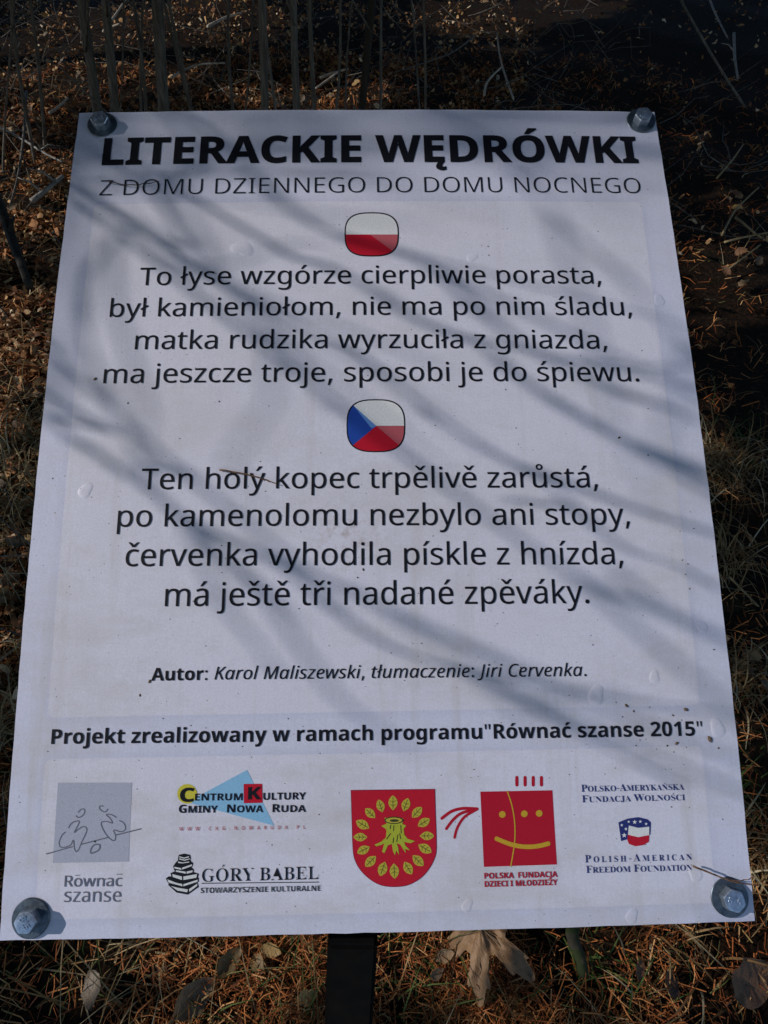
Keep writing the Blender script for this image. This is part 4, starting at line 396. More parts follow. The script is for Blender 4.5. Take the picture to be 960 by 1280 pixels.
 ('shield_emblem','ink_olive',2,0,[(16.28,-198.76),(15.04,-199.13),(13.58,-200.06),(12.6,-201.47),(12.43,-203.0),(12.98,-204.62),(13.55,-205.77),(14.77,-205.24),(16.3,-204.34),(17.22,-203.07),(17.45,-201.4),(16.97,-199.8)]),
 ('shield_emblem','ink_darkgreen',3,0.32,[(15.95,-199.61),(13.82,-205.07)]),
 ('shield_emblem','ink_darkgreen',3,0.23,[(14.99,-202.06),(13.83,-200.7)]),
 ('shield_emblem','ink_darkgreen',3,0.23,[(14.99,-202.06),(16.81,-201.74)]),
 ('shield_emblem','ink_darkgreen',3,0.23,[(14.31,-203.81),(13.15,-202.45)]),
 ('shield_emblem','ink_darkgreen',3,0.23,[(14.31,-203.81),(16.13,-203.49)]),
 ('shield_emblem','ink_lime',2,0,[(2.64,-208.94),(3.79,-212.13),(0.73,-213.26),(2.95,-214.59),(3.73,-215.73),(3.27,-219.47),(0.6,-221.65),(-3.17,-223.07),(-2.15,-223.98),(1.05,-223.16),(2.42,-222.44),(0.99,-226.88),(2.33,-227.65),(4.39,-223.6),(6.64,-222.9),(7.13,-226.64),(8.28,-228.9),(8.97,-226.31),(10.52,-228.72),(10.11,-224.84),(9.36,-222.59),(11.42,-223.38),(13.5,-226.78),(14.36,-227.92),(14.09,-225.68),(16.7,-226.48),(14.13,-223.81),(13.61,-221.94),(17.18,-222.76),(19.61,-221.69),(15.64,-220.49),(13.69,-218.2),(13.35,-215.19),(14.83,-213.34),(12.76,-212.54),(13.31,-209.54)]),
 ('shield_emblem','ink_darkgreen',3,0,[(13.45,-210.52),(13.17,-211.12),(12.38,-211.65),(11.17,-212.06),(9.64,-212.31),(7.95,-212.37),(6.27,-212.23),(4.76,-211.92),(3.56,-211.47),(2.79,-210.9),(2.54,-210.29),(2.81,-209.69),(3.6,-209.16),(4.81,-208.75),(6.34,-208.51),(8.03,-208.45),(9.71,-208.58),(11.23,-208.89),(12.43,-209.35),(13.19,-209.91)]),
 ('shield_emblem','ink_olive',4,0,[(12.64,-210.51),(12.41,-210.94),(11.74,-211.33),(10.7,-211.62),(9.4,-211.8),(7.96,-211.84),(6.53,-211.74),(5.24,-211.51),(4.21,-211.17),(3.56,-210.76),(3.34,-210.31),(3.57,-209.87),(4.24,-209.49),(5.28,-209.19),(6.58,-209.01),(8.02,-208.98),(9.45,-209.08),(10.75,-209.31),(11.77,-209.65),(12.43,-210.06)]),
 ('shield_emblem','ink_darkgreen',5,0,[(10.8,-210.62),(10.53,-210.94),(9.82,-211.19),(8.79,-211.31),(7.64,-211.29),(6.62,-211.12),(5.91,-210.84),(5.66,-210.51),(5.92,-210.19),(6.64,-209.94),(7.67,-209.82),(8.81,-209.84),(9.84,-210.01),(10.55,-210.29)]),
 ('shield_emblem','ink_darkgreen',3,0.5,[(6.18,-212.78),(5.74,-215.02)]),
 ('shield_emblem','ink_darkgreen',3,0.5,[(7.94,-212.97),(7.72,-216.19)]),
 ('shield_emblem','ink_darkgreen',3,0.5,[(11.79,-213.05),(12.02,-217.41)]),
 ('shield_emblem','ink_darkgreen',3,0.5,[(9.37,-221.84),(10.09,-218.12)]),
 ('shield_emblem','ink_darkgreen',3,0.5,[(3.65,-220.23),(6.1,-217.28)]),
 ('shield_emblem','ink_darkgreen',3,0.5,[(11.64,-220.4),(11.06,-217.39)]),
 ('shield_emblem','ink_darkgreen',3,0.5,[(7.2,-222.54),(7.66,-219.56)]),
 ('arrow_emblem','ink_darkred',0,1.64,[(35.17,-210.01),(36.19,-209.3),(37.64,-208.27),(39.3,-207.2),(40.93,-206.35),(42.47,-205.81),(44.04,-205.41),(45.69,-205.15),(47.44,-204.98),(49.54,-204.97),(51.89,-205.1),(54.03,-205.27),(55.52,-205.39)]),
 ('arrow_emblem','ink_darkred',0,1.55,[(37.57,-215.57),(38.27,-214.7),(39.27,-213.46),(40.42,-212.1),(41.59,-210.91),(42.69,-209.93),(43.81,-209.02),(45.06,-208.19),(46.55,-207.46),(48.55,-206.83),(50.93,-206.28),(53.16,-205.83),(54.7,-205.52)]),
 ('arrow_emblem','ink_darkred',0,1.45,[(42.08,-220.33),(42.34,-219.4),(42.7,-218.07),(43.2,-216.56),(43.86,-215.11),(44.67,-213.7),(45.62,-212.25),(46.75,-210.83),(48.09,-209.54),(49.89,-208.34),(52.06,-207.19),(54.1,-206.22),(55.51,-205.54)]),
 ('smiling_square_emblem','ink_darkred',0,0,[(57.65,-196.18),(99.12,-196.34),(99.42,-235.93),(58.07,-236.16)]),
 ('smiling_square_emblem','ink_darkred',0,1.85,[(78.99,-189.01),(78.8,-192.95)]),
 ('smiling_square_emblem','ink_darkred',0,1.84,[(83.75,-189.11),(83.54,-193.05)]),
 ('smiling_square_emblem','ink_darkred',0,1.85,[(88.44,-189.21),(88.22,-193.15)]),
 ('smiling_square_emblem','ink_darkred',0,1.85,[(93.2,-189.32),(92.97,-193.26)]),
 ('smiling_square_emblem','ink_ochre',1,0,[(71.63,-208.73),(71.48,-209.34),(71.12,-209.87),(70.59,-210.26),(69.96,-210.46),(69.29,-210.44),(68.68,-210.22),(68.18,-209.8),(67.87,-209.26),(67.79,-208.64),(67.93,-208.03),(68.29,-207.5),(68.82,-207.11),(69.45,-206.91),(70.12,-206.92),(70.74,-207.15),(71.23,-207.56),(71.54,-208.11)]),
 ('smiling_square_emblem','ink_ochre',1,0,[(84.22,-208.67),(84.07,-209.28),(83.71,-209.81),(83.18,-210.2),(82.54,-210.4),(81.87,-210.38),(81.26,-210.16),(80.76,-209.74),(80.46,-209.2),(80.37,-208.58),(80.52,-207.97),(80.88,-207.43),(81.41,-207.04),(82.05,-206.84),(82.72,-206.86),(83.34,-207.09),(83.83,-207.5),(84.14,-208.05)]),
 ('smiling_square_emblem','ink_ochre',1,0,[(92.74,-208.63),(92.59,-209.24),(92.22,-209.78),(91.69,-210.17),(91.05,-210.37),(90.38,-210.35),(89.76,-210.12),(89.27,-209.71),(88.97,-209.16),(88.88,-208.54),(89.03,-207.93),(89.4,-207.4),(89.93,-207.01),(90.57,-206.81),(91.24,-206.82),(91.86,-207.05),(92.35,-207.46),(92.65,-208.01)]),
 ('smiling_square_emblem','ink_ochre',2,2.36,[(65.86,-221.51),(67.27,-222.11),(69.3,-222.98),(71.57,-223.89),(73.72,-224.62),(75.71,-225.15),(77.72,-225.58),(79.71,-225.91),(81.65,-226.13),(83.57,-226.23),(85.47,-226.22),(87.31,-226.12),(89.06,-225.97),(90.82,-225.72),(92.58,-225.37),(94.11,-225.03),(95.18,-224.8)]),
 ('smiling_square_emblem','ink_ochre',1,0.69,[(73.09,-196.05),(73.52,-197.42),(74.14,-199.37),(74.8,-201.57),(75.34,-203.7),(75.73,-205.73),(76.06,-207.82),(76.31,-209.89),(76.49,-211.85),(76.58,-213.7),(76.59,-215.46),(76.54,-217.16),(76.47,-218.78),(76.38,-220.28),(76.26,-221.68),(76.1,-223.06),(75.88,-224.5),(75.6,-226.04),(75.26,-227.63),(74.9,-229.22),(74.54,-230.76),(74.17,-232.35),(73.77,-233.98),(73.42,-235.41),(73.17,-236.41)]),
 ('ribbon_flag_emblem','ink_navy',0,0,[(136.02,-214.49),(141.51,-212.64),(147.82,-211.96),(153.08,-213.26),(154.91,-214.96),(154.01,-221.54),(153.28,-221.77),(153.65,-217.24),(147.36,-217.74),(141.95,-216.29),(141.05,-221.04),(140.49,-223.66),(136.87,-224.55)]),
 ('ribbon_flag_emblem','ink_white',1,0,[(141.93,-216.45),(147.36,-217.74),(153.65,-217.24),(153.29,-221.69),(146.97,-222.68),(141.03,-221.21)]),
 ('ribbon_flag_emblem','ink_red',1,0,[(141.03,-221.21),(146.97,-222.68),(153.29,-221.69),(152.82,-225.29),(149.3,-227.0),(144.82,-227.46),(141.19,-226.14),(140.47,-223.9)]),
 ('ribbon_flag_emblem','ink_white',1,0,[(137.93,-215.11),(138.13,-215.72),(138.82,-215.76),(138.25,-216.15),(138.39,-216.77),(137.84,-216.4),(137.24,-216.74),(137.47,-216.13),(136.96,-215.72),(137.65,-215.71)]),
 ('ribbon_flag_emblem','ink_white',1,0,[(140.19,-217.15),(140.4,-217.81),(141.15,-217.86),(140.53,-218.28),(140.68,-218.95),(140.08,-218.55),(139.42,-218.92),(139.67,-218.26),(139.12,-217.81),(139.87,-217.8)]),
 ('ribbon_flag_emblem','ink_white',1,0,[(138.99,-220.0),(139.31,-220.99),(140.43,-221.06),(139.5,-221.69),(139.73,-222.7),(138.83,-222.1),(137.85,-222.65),(138.23,-221.66),(137.39,-220.99),(138.52,-220.97)]),
 ('ribbon_flag_emblem','ink_white',1,0,[(142.07,-213.48),(142.25,-214.03),(142.88,-214.07),(142.36,-214.42),(142.48,-214.99),(141.98,-214.65),(141.43,-214.96),(141.64,-214.4),(141.18,-214.03),(141.81,-214.02)]),
 ('ribbon_flag_emblem','ink_white',1,0,[(145.57,-213.23),(145.86,-214.12),(146.86,-214.18),(146.03,-214.74),(146.22,-215.65),(145.43,-215.11),(144.55,-215.6),(144.89,-214.71),(144.15,-214.11),(145.15,-214.1)]),
 ('ribbon_flag_emblem','ink_white',1,0,[(148.78,-213.4),(148.99,-214.06),(149.74,-214.11),(149.12,-214.53),(149.26,-215.21),(148.67,-214.8),(148.01,-215.17),(148.26,-214.51),(147.71,-214.06),(148.46,-214.04)]),
 ('ribbon_flag_emblem','ink_white',1,0,[(152.06,-214.8),(152.26,-215.41),(152.94,-215.45),(152.37,-215.84),(152.5,-216.46),(151.96,-216.09),(151.35,-216.43),(151.59,-215.82),(151.08,-215.41),(151.77,-215.4)]),
]
BUBBLES = [(-87.43, 151.72, 7.04), (-178.87, -16.39, 4.96), (128.23, -144.21, 5.71), (164.02, -134.35, 3.85), (178.1, -242.88, 4.61), (140.24, -263.9, 4.08), (47.99, -256.06, 3.57), (195.68, -105.41, 3.93), (199.04, -164.18, 5.27), (68.22, 143.7, 3.82), (193.31, 111.47, 4.4)]
SPECKS = [(-178.77, 57.44, 1.65), (-133.22, -131.81, 1.4), (180.95, -153.41, 1.91), (193.6, -170.35, 2.19), (198.33, -175.37, 0.86), (172.99, -156.42, 0.86), (173.88, -172.16, 1.42), (168.07, -173.37, 0.76), (145.83, -150.45, 1.34), (149.85, -153.7, 0.86), (142.94, -156.72, 0.67), (149.66, -172.97, 0.61), (152.28, -169.91, 0.52), (166.89, -160.36, 0.67), (169.72, -165.81, 0.48), (177.98, -159.24, 0.53), (184.44, -161.62, 0.58), (159.57, -151.63, 0.48), (139.8, -148.52, 0.52), (171.53, -177.0, 0.57), (179.36, -174.51, 0.47), (84.58, -127.86, 0.76), (-138.44, -139.4, 0.93), (-7.81, -68.33, 1.06), (-11.24, -73.11, 0.77), (-199.89, -8.31, 0.65), (-156.49, 40.55, 0.77), (-98.46, 40.67, 0.76), (156.1, 13.81, 1.03), (173.5, 1.98, 0.67), (79.65, 152.47, 0.66), (79.79, 145.56, 0.66), (-186.51, 180.85, 0.56), (-150.47, 147.75, 0.59), (8.18, -117.78, 0.52), (201.52, -119.2, 0.59), (128.51, -115.17, 0.58), (132.84, -11.37, 0.66), (85.18, 46.89, 0.67), (90.29, 20.68, 0.61), (188.17, -65.11, 0.7), (191.4, -67.61, 0.7), (189.2, -73.97, 0.65), (190.73, -82.77, 0.65), (202.01, -119.2, 0.59)]
HAIRS = {'needle': [(-96.25, -4.97), (-93.01, -5.52), (-88.39, -6.32), (-83.76, -7.23), (-79.54, -8.21), (-75.32, -9.31), (-71.27, -10.51), (-67.09, -12.02), (-63.08, -13.64), (-60.29, -14.78)], 'needle_b': [(-83.76, -7.23), (-72.77, -9.98), (-67.76, -12.62)], 'hair': [(-182.24, 206.49), (-178.76, 205.6), (-173.83, 204.37), (-169.13, 203.53), (-165.27, 203.36), (-161.63, 203.57), (-158.0, 203.97), (-153.92, 204.64), (-149.85, 205.49), (-147.0, 206.11)], 'twig': [(175.33, -237.73), (177.43, -238.56), (180.43, -239.74), (183.37, -240.92), (185.91, -241.99), (188.4, -243.06), (190.94, -244.09), (193.42, -245.07), (195.95, -246.0), (199.01, -246.85), (203.39, -247.67), (208.31, -248.41), (211.8, -248.92)], 'twig_b': [(190.94, -244.09), (193.09, -244.68), (196.16, -245.49), (199.09, -246.01), (201.56, -246.04), (203.91, -245.78), (206.12, -245.38), (208.36, -244.75), (210.45, -243.99), (211.91, -243.43)]}
BOLTS = [(-192.06, 256.79), (198.73, 259.6), (-193.02, -257.34), (196.3, -255.59)]
PRINT_PANELS = {'p1': [(-191.82, 190.11), (190.28, 187.79), (189.19, -152.67), (-190.56, -148.82)], 'p2': [(-190.9, -172.64), (191.14, -175.66), (186.26, -259.46), (-191.0, -257.78)]}
BRANCH_SHAPES = [
 ([(-169.08,170.17),(-175.18,161.71),(-182.11,150.87),(-186.28,141.78),(-188.94,131.32),(-190.22,116.71),(-189.91,101.52),(-187.56,88.34),(-184.02,76.62),(-179.87,67.16),(-175.25,58.49),(-170.54,49.32),(-165.63,40.18),(-160.57,31.8),(-155.22,22.24),(-149.01,8.03),(-143.44,-5.22),(-141.39,-11.05),(-137.82,-16.6),(-126.66,-27.75),(-114.5,-41.15),(-106.81,-55.99),(-100.27,-70.72),(-93.16,-83.7),(-86.14,-94.76),(-79.28,-102.19),(-72.55,-109.0),(-65.18,-119.23),(-59.55,-127.63)],5.0,0.9),
 ([(-206.74,32.86),(-200.99,26.77),(-192.82,19.22),(-183.51,13.43),(-173.23,7.26),(-162.06,-1.21),(-151.64,-9.2),(-144.82,-13.2),(-137.76,-17.62),(-127.34,-27.05),(-114.68,-37.16),(-99.3,-44.31),(-82.51,-51.55),(-65.35,-60.79),(-48.32,-71.57),(-32.36,-85.09),(-17.18,-98.25),(-3.61,-107.92),(11.06,-115.98),(30.84,-122.93),(50.85,-129.56),(65.04,-136.13),(80.84,-144.68),(106.07,-158.85),(133.09,-173.95),(158.9,-187.29),(178.16,-196.97)],6.2,0.8),
 ([(-139.94,225.37),(-136.48,213.76),(-132.06,199.48),(-128.38,188.31),(-124.06,177.05),(-118.19,164.47),(-111.2,150.82),(-103.23,135.29),(-94.28,119.97),(-84.0,106.7),(-73.38,94.87),(-63.34,85.48),(-53.66,75.64),(-44.41,61.29),(-35.83,47.46),(-27.3,37.71),(-21.01,31.47)],5,1.05),
 ([(-91.77,221.17),(-81.91,211.03),(-69.73,198.59),(-60.16,188.48),(-50.5,179.31),(-39.58,171.22),(-27.87,164.32),(-15.48,159.14),(-2.27,154.63),(12.63,150.22),(26.91,145.07),(37.91,137.89),(47.5,129.56),(55.9,121.02),(65.48,110.77),(79.33,96.54),(95.23,81.89),(112.27,69.64),(129.93,58.96),(147.93,49.9),(164.7,42.65),(177.86,38.19),(189.56,34.31),(202.53,28.0),(212.37,22.76)],8,0.95),
 ([(-32.11,139.29),(-16.44,129.81),(2.64,117.71),(16.38,106.72),(30.84,96.16),(51.73,86.79),(71.24,77.96),(80.61,69.74),(88.62,60.82),(102.48,49.18),(117.74,37.33),(131.58,27.26),(146.69,18.15),(166.41,9.9),(185.95,2.44),(202.14,-4.95),(213.41,-10.37)],7,0.85),
 ([(-71.67,109.53),(-55.17,98.17),(-36.05,85.73),(-24.22,80.65),(-13.61,75.75),(-1.17,65.65),(11.5,54.13),(23.83,43.14),(36.1,32.48),(48.5,22.58),(60.83,13.45),(72.89,5.4),(84.85,-2.07),(96.83,-8.7),(108.68,-16.33),(120.15,-27.67),(131.53,-39.52),(142.86,-49.75),(154.88,-58.29),(168.77,-63.24),(183.35,-68.01),(199.43,-77.13),(211.9,-84.99)],5,0.75),
 ([(100.35,213.63),(108.49,204.31),(119.1,191.45),(128.4,177.69),(139.07,162.81),(153.37,147.79),(168.65,131.5),(183.45,111.8),(196.53,92.98),(206.4,77.8),(212.79,67.44)],4.5,1.1),
 ([(107.36,-64.11),(121.65,-74.83),(140.05,-86.42),(156.57,-90.41),(173.73,-94.11),(194.5,-104.41),(210.99,-113.7)],5,1.0),
 ([(-179.89,199.09),(-167.41,181.46),(-152.57,161.58),(-141.89,149.66),(-131.67,140.61),(-118.73,132.4),(-108.42,126.81)],4,1.1),
 ([(-14.66,-79.31),(1.99,-90.89),(23.16,-105.95),(42.32,-120.21),(60.1,-134.3),(75.92,-148.77),(87.08,-159.65)],4,1.0),
 ([(-238.22,219.42),(-187.14,220.42),(-119.96,221.59),(-55.51,222.05),(9.83,221.73),(74.78,220.51),(134.99,217.34),(188.14,209.08),(225.5,201.43)],10,2.2),
 ([(-229.74,242.81),(-168.06,240.48),(-92.49,238.55),(-34.12,238.76),(21.6,239.16),(80.47,238.55),(136.79,236.95),(190.34,232.93),(229.54,229.24)],31,2.1),
 ([(-226.86,266.42),(-167.26,264.42),(-93.52,262.9),(-34.68,263.51),(22.23,264.35),(82.35,263.81),(139.21,262.99),(191.02,262.26),(228.35,261.74)],31,2.1),
 ([(-225.02,203.51),(-196.83,204.82),(-158.21,206.66),(-118.21,209.35),(-74.55,210.73),(-21.63,207.21),(20.72,203.31)],7,1.5),
 ([(-204.78,276.85),(-204.8,249.14),(-204.77,213.09),(-204.25,177.13),(-203.98,142.05),(-204.59,111.11),(-205.44,82.76),(-206.17,53.98),(-206.74,32.86)],15,1.7),
]
LIT_SPOTS = [(-1.8, 4.292, 0.254, 0.569), (-1.249, 4.335, 0.317, 0.752), (-1.493, 3.668, 0.17, 0.236), (-0.858, 4.631, 0.293, 0.492), (-0.437, 3.484, 0.219, 0.099), (-0.127, 3.485, 0.128, 0.119), (-1.557, 3.209, 0.13, 0.175), (0.378, 4.883, 0.284, 0.369), (0.616, 4.458, 0.264, 0.319), (1.059, 4.976, 0.361, 0.277), (-1.278, 2.644, 0.223, 0.212), (-1.17, 2.304, 0.202, 0.328), (-1.019, 1.793, 0.171, 0.277), (-0.896, 1.381, 0.108, 0.22), (-0.821, 1.114, 0.089, 0.164), (-0.773, 0.952, 0.049, 0.061), (-0.726, 0.785, 0.021, 0.069), (1.281, 3.118, 0.074, 0.076), (1.231, 2.542, 0.073, 0.157), (1.062, 2.072, 0.139, 0.086), (1.097, 1.958, 0.11, 0.098), (0.916, 1.768, 0.096, 0.047), (0.736, 1.429, 0.06, 0.137), (0.657, 1.213, 0.055, 0.051), (0.785, 1.103, 0.035, 0.028), (0.609, 0.752, 0.038, 0.066), (0.599, 0.617, 0.062, 0.099), (0.594, 0.475, 0.05, 0.108), (0.528, 0.339, 0.07, 0.051), (-0.44, 0.279, 0.122, 0.026), (-0.232, 0.266, 0.166, 0.038), (0.044, 0.266, 0.066, 0.041), (0.143, 0.257, 0.088, 0.038), (0.344, 0.276, 0.167, 0.041), (0.458, 0.247, 0.088, 0.027), (-0.149, 0.216, 0.064, 0.013), (0.086, 0.22, 0.065, 0.015)]
SAPLINGS = [(-1.065, 2.734, -1.013, 0.903, 0.0183), (-0.987, 2.599, -0.885, 0.913, 0.0162), (-0.811, 2.632, -0.717, 0.911, 0.0208), (-0.687, 2.841, -0.756, 0.852, 0.0063), (-0.432, 2.567, -0.378, 0.915, 0.0146), (-0.298, 2.504, -0.272, 0.92, 0.0129), (-0.253, 2.769, -0.256, 0.901, 0.0092), (-0.225, 2.567, -0.138, 0.915, 0.0051), (-0.11, 2.699, -0.036, 0.906, 0.0136), (-0.973, 2.916, -0.87, 0.89, 0.0056), (-1.366, 2.955, -1.253, 0.842, 0.0065), (-0.023, 2.841, 0.022, 0.896, 0.0055), (1.652, 3.433, 1.275, 0.853, 0.0054), (-0.89, 2.625, -0.833, 0.911, 0.0067), (-0.713, 2.699, -0.662, 0.906, 0.0063), (-0.582, 2.878, -0.548, 0.893, 0.0065), (-0.562, 2.748, -0.466, 0.881, 0.0042), (-0.345, 2.438, -0.314, 0.925, 0.0053), (-0.143, 2.805, -0.108, 0.898, 0.004), (0.158, 2.776, 0.067, 0.9, 0.004), (0.136, 2.599, 0.155, 0.873, 0.0047), (-1.373, 2.776, -1.228, 0.9, 0.0073), (-1.464, 2.706, -1.229, 0.905, 0.0043), (-1.048, 2.805, -0.864, 0.898, 0.004)]
DEAD_WOOD = [
 ('fallen_branch', 'dark leaning branch left of the board, thickest of the dead wood there', 'dark', ([(-1.45, 2.599, 0.16), (-1.231, 2.22, 0.12), (-1.108, 2.0, 0.08), (-0.98, 1.767, 0.04)], 0.0192)),
 ('fallen_twig', 'short grey weathered stick lying beside the board under the thin upright twig', 'grey', ([(-1.223, 2.42, 0.01), (-1.186, 2.48, 0.02), (-1.145, 2.548, 0.03)], 0.0098)),
 ('fallen_twig', 'thin wavy twig standing over the grey stick left of the board', 'bark', ([(-1.507, 3.246, 0.1), (-1.403, 2.916, 0.083), (-1.328, 2.665, 0.065), (-1.288, 2.492, 0.048), (-1.267, 2.356, 0.03)], 0.0055)),
 ('fallen_twig', 'long thin twig entering from the left edge above the litter patch', 'grey', ([(-1.596, 3.01, 0.06), (-1.5, 2.955, 0.052), (-1.397, 2.871, 0.045), (-1.283, 2.755, 0.037), (-1.189, 2.672, 0.03)], 0.0057)),
 ('fallen_twig', 'thin dark twig lying across the sunlit litter from the left edge', 'dark', ([(-1.434, 2.612, 0.01), (-1.35, 2.625, 0.017), (-1.287, 2.659, 0.023), (-1.236, 2.706, 0.03)], 0.0044)),
 ('fallen_twig', 'pale forked twig lying in the shade just above the left bolt', 'pale', ([(-1.463, 3.301, 0.01), (-1.433, 3.338, 0.02), (-1.404, 3.404, 0.03)], 0.0061)),
 ('fallen_twig', 'pale twig arching out of the shade behind the left half of the board', 'pale', ([(-0.986, 3.615, 0.03), (-0.939, 3.722, 0.04), (-0.868, 3.755, 0.05), (-0.749, 3.711, 0.06)], 0.006)),
 ('fallen_twig', 'pale stick lying level between the two left saplings', 'pale', ([(-1.516, 4.369, 0.01), (-1.472, 4.383, 0.02), (-1.416, 4.369, 0.03)], 0.0078)),
 ('fallen_twig', 'pale stick leaning to the right saplings near the top', 'pale', ([(-1.504, 4.341, 0.02), (-1.463, 4.484, 0.05), (-1.434, 4.635, 0.08)], 0.0069)),
 ('fallen_twig', 'bleached stick lying on the rusty litter in the upper middle', 'pale', ([(-0.952, 4.397, 0.01), (-0.887, 4.544, 0.02), (-0.803, 4.651, 0.03)], 0.0087)),
 ('fallen_twig', 'thin straw coloured twig running down left in the dark behind the board', 'bark', ([(0.456, 4.075, 0.06), (0.338, 3.904, 0.047), (0.234, 3.8, 0.033), (0.094, 3.636, 0.02)], 0.0049)),
 ('fallen_twig', 'pair of pale grass stalks bent over behind the top edge, left stalk', 'pale', ([(0.442, 3.385, 0.01), (0.458, 3.472, 0.033), (0.493, 3.532, 0.057), (0.535, 3.573, 0.08)], 0.0062)),
 ('fallen_twig', 'upright pale stalk beside the bent one behind the top edge', 'pale', ([(0.565, 3.338, 0.01), (0.555, 3.552, 0.047), (0.547, 3.744, 0.083), (0.546, 3.916, 0.12)], 0.0053)),
 ('fallen_twig', 'pale stick crossing the litter just behind the top edge', 'pale', ([(-0.302, 3.657, 0.01), (-0.246, 3.668, 0.02), (-0.167, 3.689, 0.03)], 0.0068)),
 ('fallen_twig', 'thin stalk lying on the small lit patch behind the top edge', 'pale', ([(-0.314, 3.552, 0.01), (-0.255, 3.615, 0.02), (-0.208, 3.668, 0.03)], 0.0055)),
 ('fallen_twig', 'short pale straw in the dark right of the board, upper of the pair', 'straw', ([(1.205, 2.58, 0.03), (1.286, 2.672, 0.045), (1.35, 2.762, 0.06)], 0.0037)),
 ('fallen_twig', 'bent pale straw crossing the dark right of the board', 'straw', ([(1.057, 2.109, 0.03), (1.125, 2.22, 0.047), (1.185, 2.295, 0.063), (1.253, 2.362, 0.08)], 0.0036)),
 ('fallen_twig', 'forked pale stalk lying below the bent straw at right', 'straw', ([(1.144, 2.231, 0.03), (1.143, 2.158, 0.037), (1.147, 2.089, 0.043), (1.151, 2.051, 0.05)], 0.0043)),
 ('fallen_twig', 'straight pale stalk pointing to the right edge beside the board', 'straw', ([(1.05, 2.065, 0.03), (1.132, 2.089, 0.035), (1.237, 2.119, 0.04)], 0.0038)),
 ('fallen_twig', 'straight thin stalk running from the pale fork to the right edge', 'straw', ([(1.03, 1.95, 0.01), (1.085, 1.991, 0.02), (1.156, 2.051, 0.03)], 0.0029)),
 ('fallen_twig', 'thin grey stem hanging down at the far upper right', 'grey', ([(1.893, 5.033, 0.1), (1.824, 4.574, 0.07), (1.756, 4.126, 0.04)], 0.0063)),
 ('fallen_twig', 'second grey stem lower at the far upper right', 'grey', ([(1.751, 4.05, 0.08), (1.678, 3.789, 0.06), (1.613, 3.552, 0.04)], 0.0074)),
 ('fallen_twig', 'long pale straw by the lower left edge of the board', 'straw', ([(-0.796, 0.954, 0.12), (-0.758, 0.901, 0.16), (-0.71, 0.821, 0.2)], 0.003)),
 ('fallen_twig', 'pale straw leaning right at the left picture edge', 'straw', ([(-0.93, 1.322, 0.05), (-0.875, 1.236, 0.067), (-0.829, 1.16, 0.083), (-0.771, 1.057, 0.1)], 0.0029)),
 ('fallen_twig', 'pale straw at the left edge level with the footer', 'straw', ([(-0.62, 0.486, 0.1), (-0.599, 0.495, 0.12)], 0.0026)),
 ('fallen_twig', 'broken straw standing by the right edge below the middle', 'straw', ([(0.656, 0.845, 0.03), (0.659, 0.8, 0.045), (0.663, 0.754, 0.06)], 0.0023)),
 ('fallen_twig', 'pale straw lying right of the lower right bolt', 'straw', ([(0.551, 0.357, 0.05), (0.553, 0.332, 0.05), (0.557, 0.307, 0.05)], 0.0024)),
 ('mossy_stick', 'dark mossy stick standing under the right part of the board', 'moss', ([(0.247, 0.307, 0.05), (0.25, 0.286, 0.038), (0.25, 0.269, 0.025), (0.258, 0.251, 0.012), (0.261, 0.234, 0.0)], 0.0108)),
]
BIG_LEAVES = {'maple': (0.129, 0.264), 'o': [((-0.171, 0.252), 30, -0.9, 'ochre'), ((-0.154, 0.267), 30, -0.2, 'ochre'), ((-0.209, 0.254), 42, 0.9, 'ochre'), ((-0.249, 0.216), 62, 0.8, 'tan'), ((-0.383, 0.222), 50, -1.2, 'grey'), ((0.487, 0.232), 84, 0.5, 'brown'), ((0.375, 0.227), 36, 1.4, 'brown'), ((0.07, 0.238), 22, 0.6, 'tan'), ((0.082, 0.258), 26, 0.3, 'tan'), ((-0.101, 0.215), 30, 0.3, 'ochre'), ((0.338, 0.241), 26, 1.2, 'brown')]}

# settings of the parts below
POST_TOP = (-0.019, 0.123, 0.646)
POST_BOT = (-0.0582, -0.1708, -0.02)
TUSSOCKS = [(0.649, 1.174, 260, 0.22, 0.02, 'drooping pale grass tussock touching the right board edge above the middle', 1.1), (0.774, 1.174, 200, 0.22, 0.03, 'thin drooping grass tussock between the board and the right picture edge', 1.1), (0.692, 0.93, 120, 0.16, 0.03, 'sparse dark grass tussock right of the board below the middle', 1.2), (0.628, 0.655, 130, 0.12, 0.03, 'low brown grass tussock right of the footer lines', 1.2), (0.391, 0.283, 90, 0.1, 0.05, 'pale straw tussock flattened under the lower right of the board', 1.5), (0.551, 0.383, 120, 0.1, 0.03, 'straw tussock beside the lower right bolt', 1.3), (-0.828, 1.251, 190, 0.26, 0.06, 'loose straw tussock left of the fourth verse line', 1.3), (-0.796, 1.035, 160, 0.24, 0.05, 'loose straw tussock at the left picture edge below the middle', 1.3), (-0.629, 0.597, 110, 0.16, 0.04, 'dark thin grass tussock at the left picture edge by the footer', 1.2), (-0.31, 0.269, 60, 0.08, 0.05, 'low straw tussock under the lower left board edge', 1.4)]
MAPLE_OFF = (0.0, 0.02)
MAPLE_SIZE = 0.084
BR_D = 1.3
BR_R = 0.28
STAIN = (-0.018, -0.048)
GAP = 0.10
LIT_GROW = 0.11
OTHER_TREES = [(3.6, 3.4, 1.0), (3.9, .6, 1.1), (1.2, 8.6, 1.2), (-2.0, 9.2, 1.1)]
OTHER_LAB = ['dark spruce at the right edge of the clearing beyond the frame', 'tall dark spruce to the right of the board beyond the frame', 'tall dark spruce up the slope behind the board', 'dark spruce up the slope behind the board to the left']

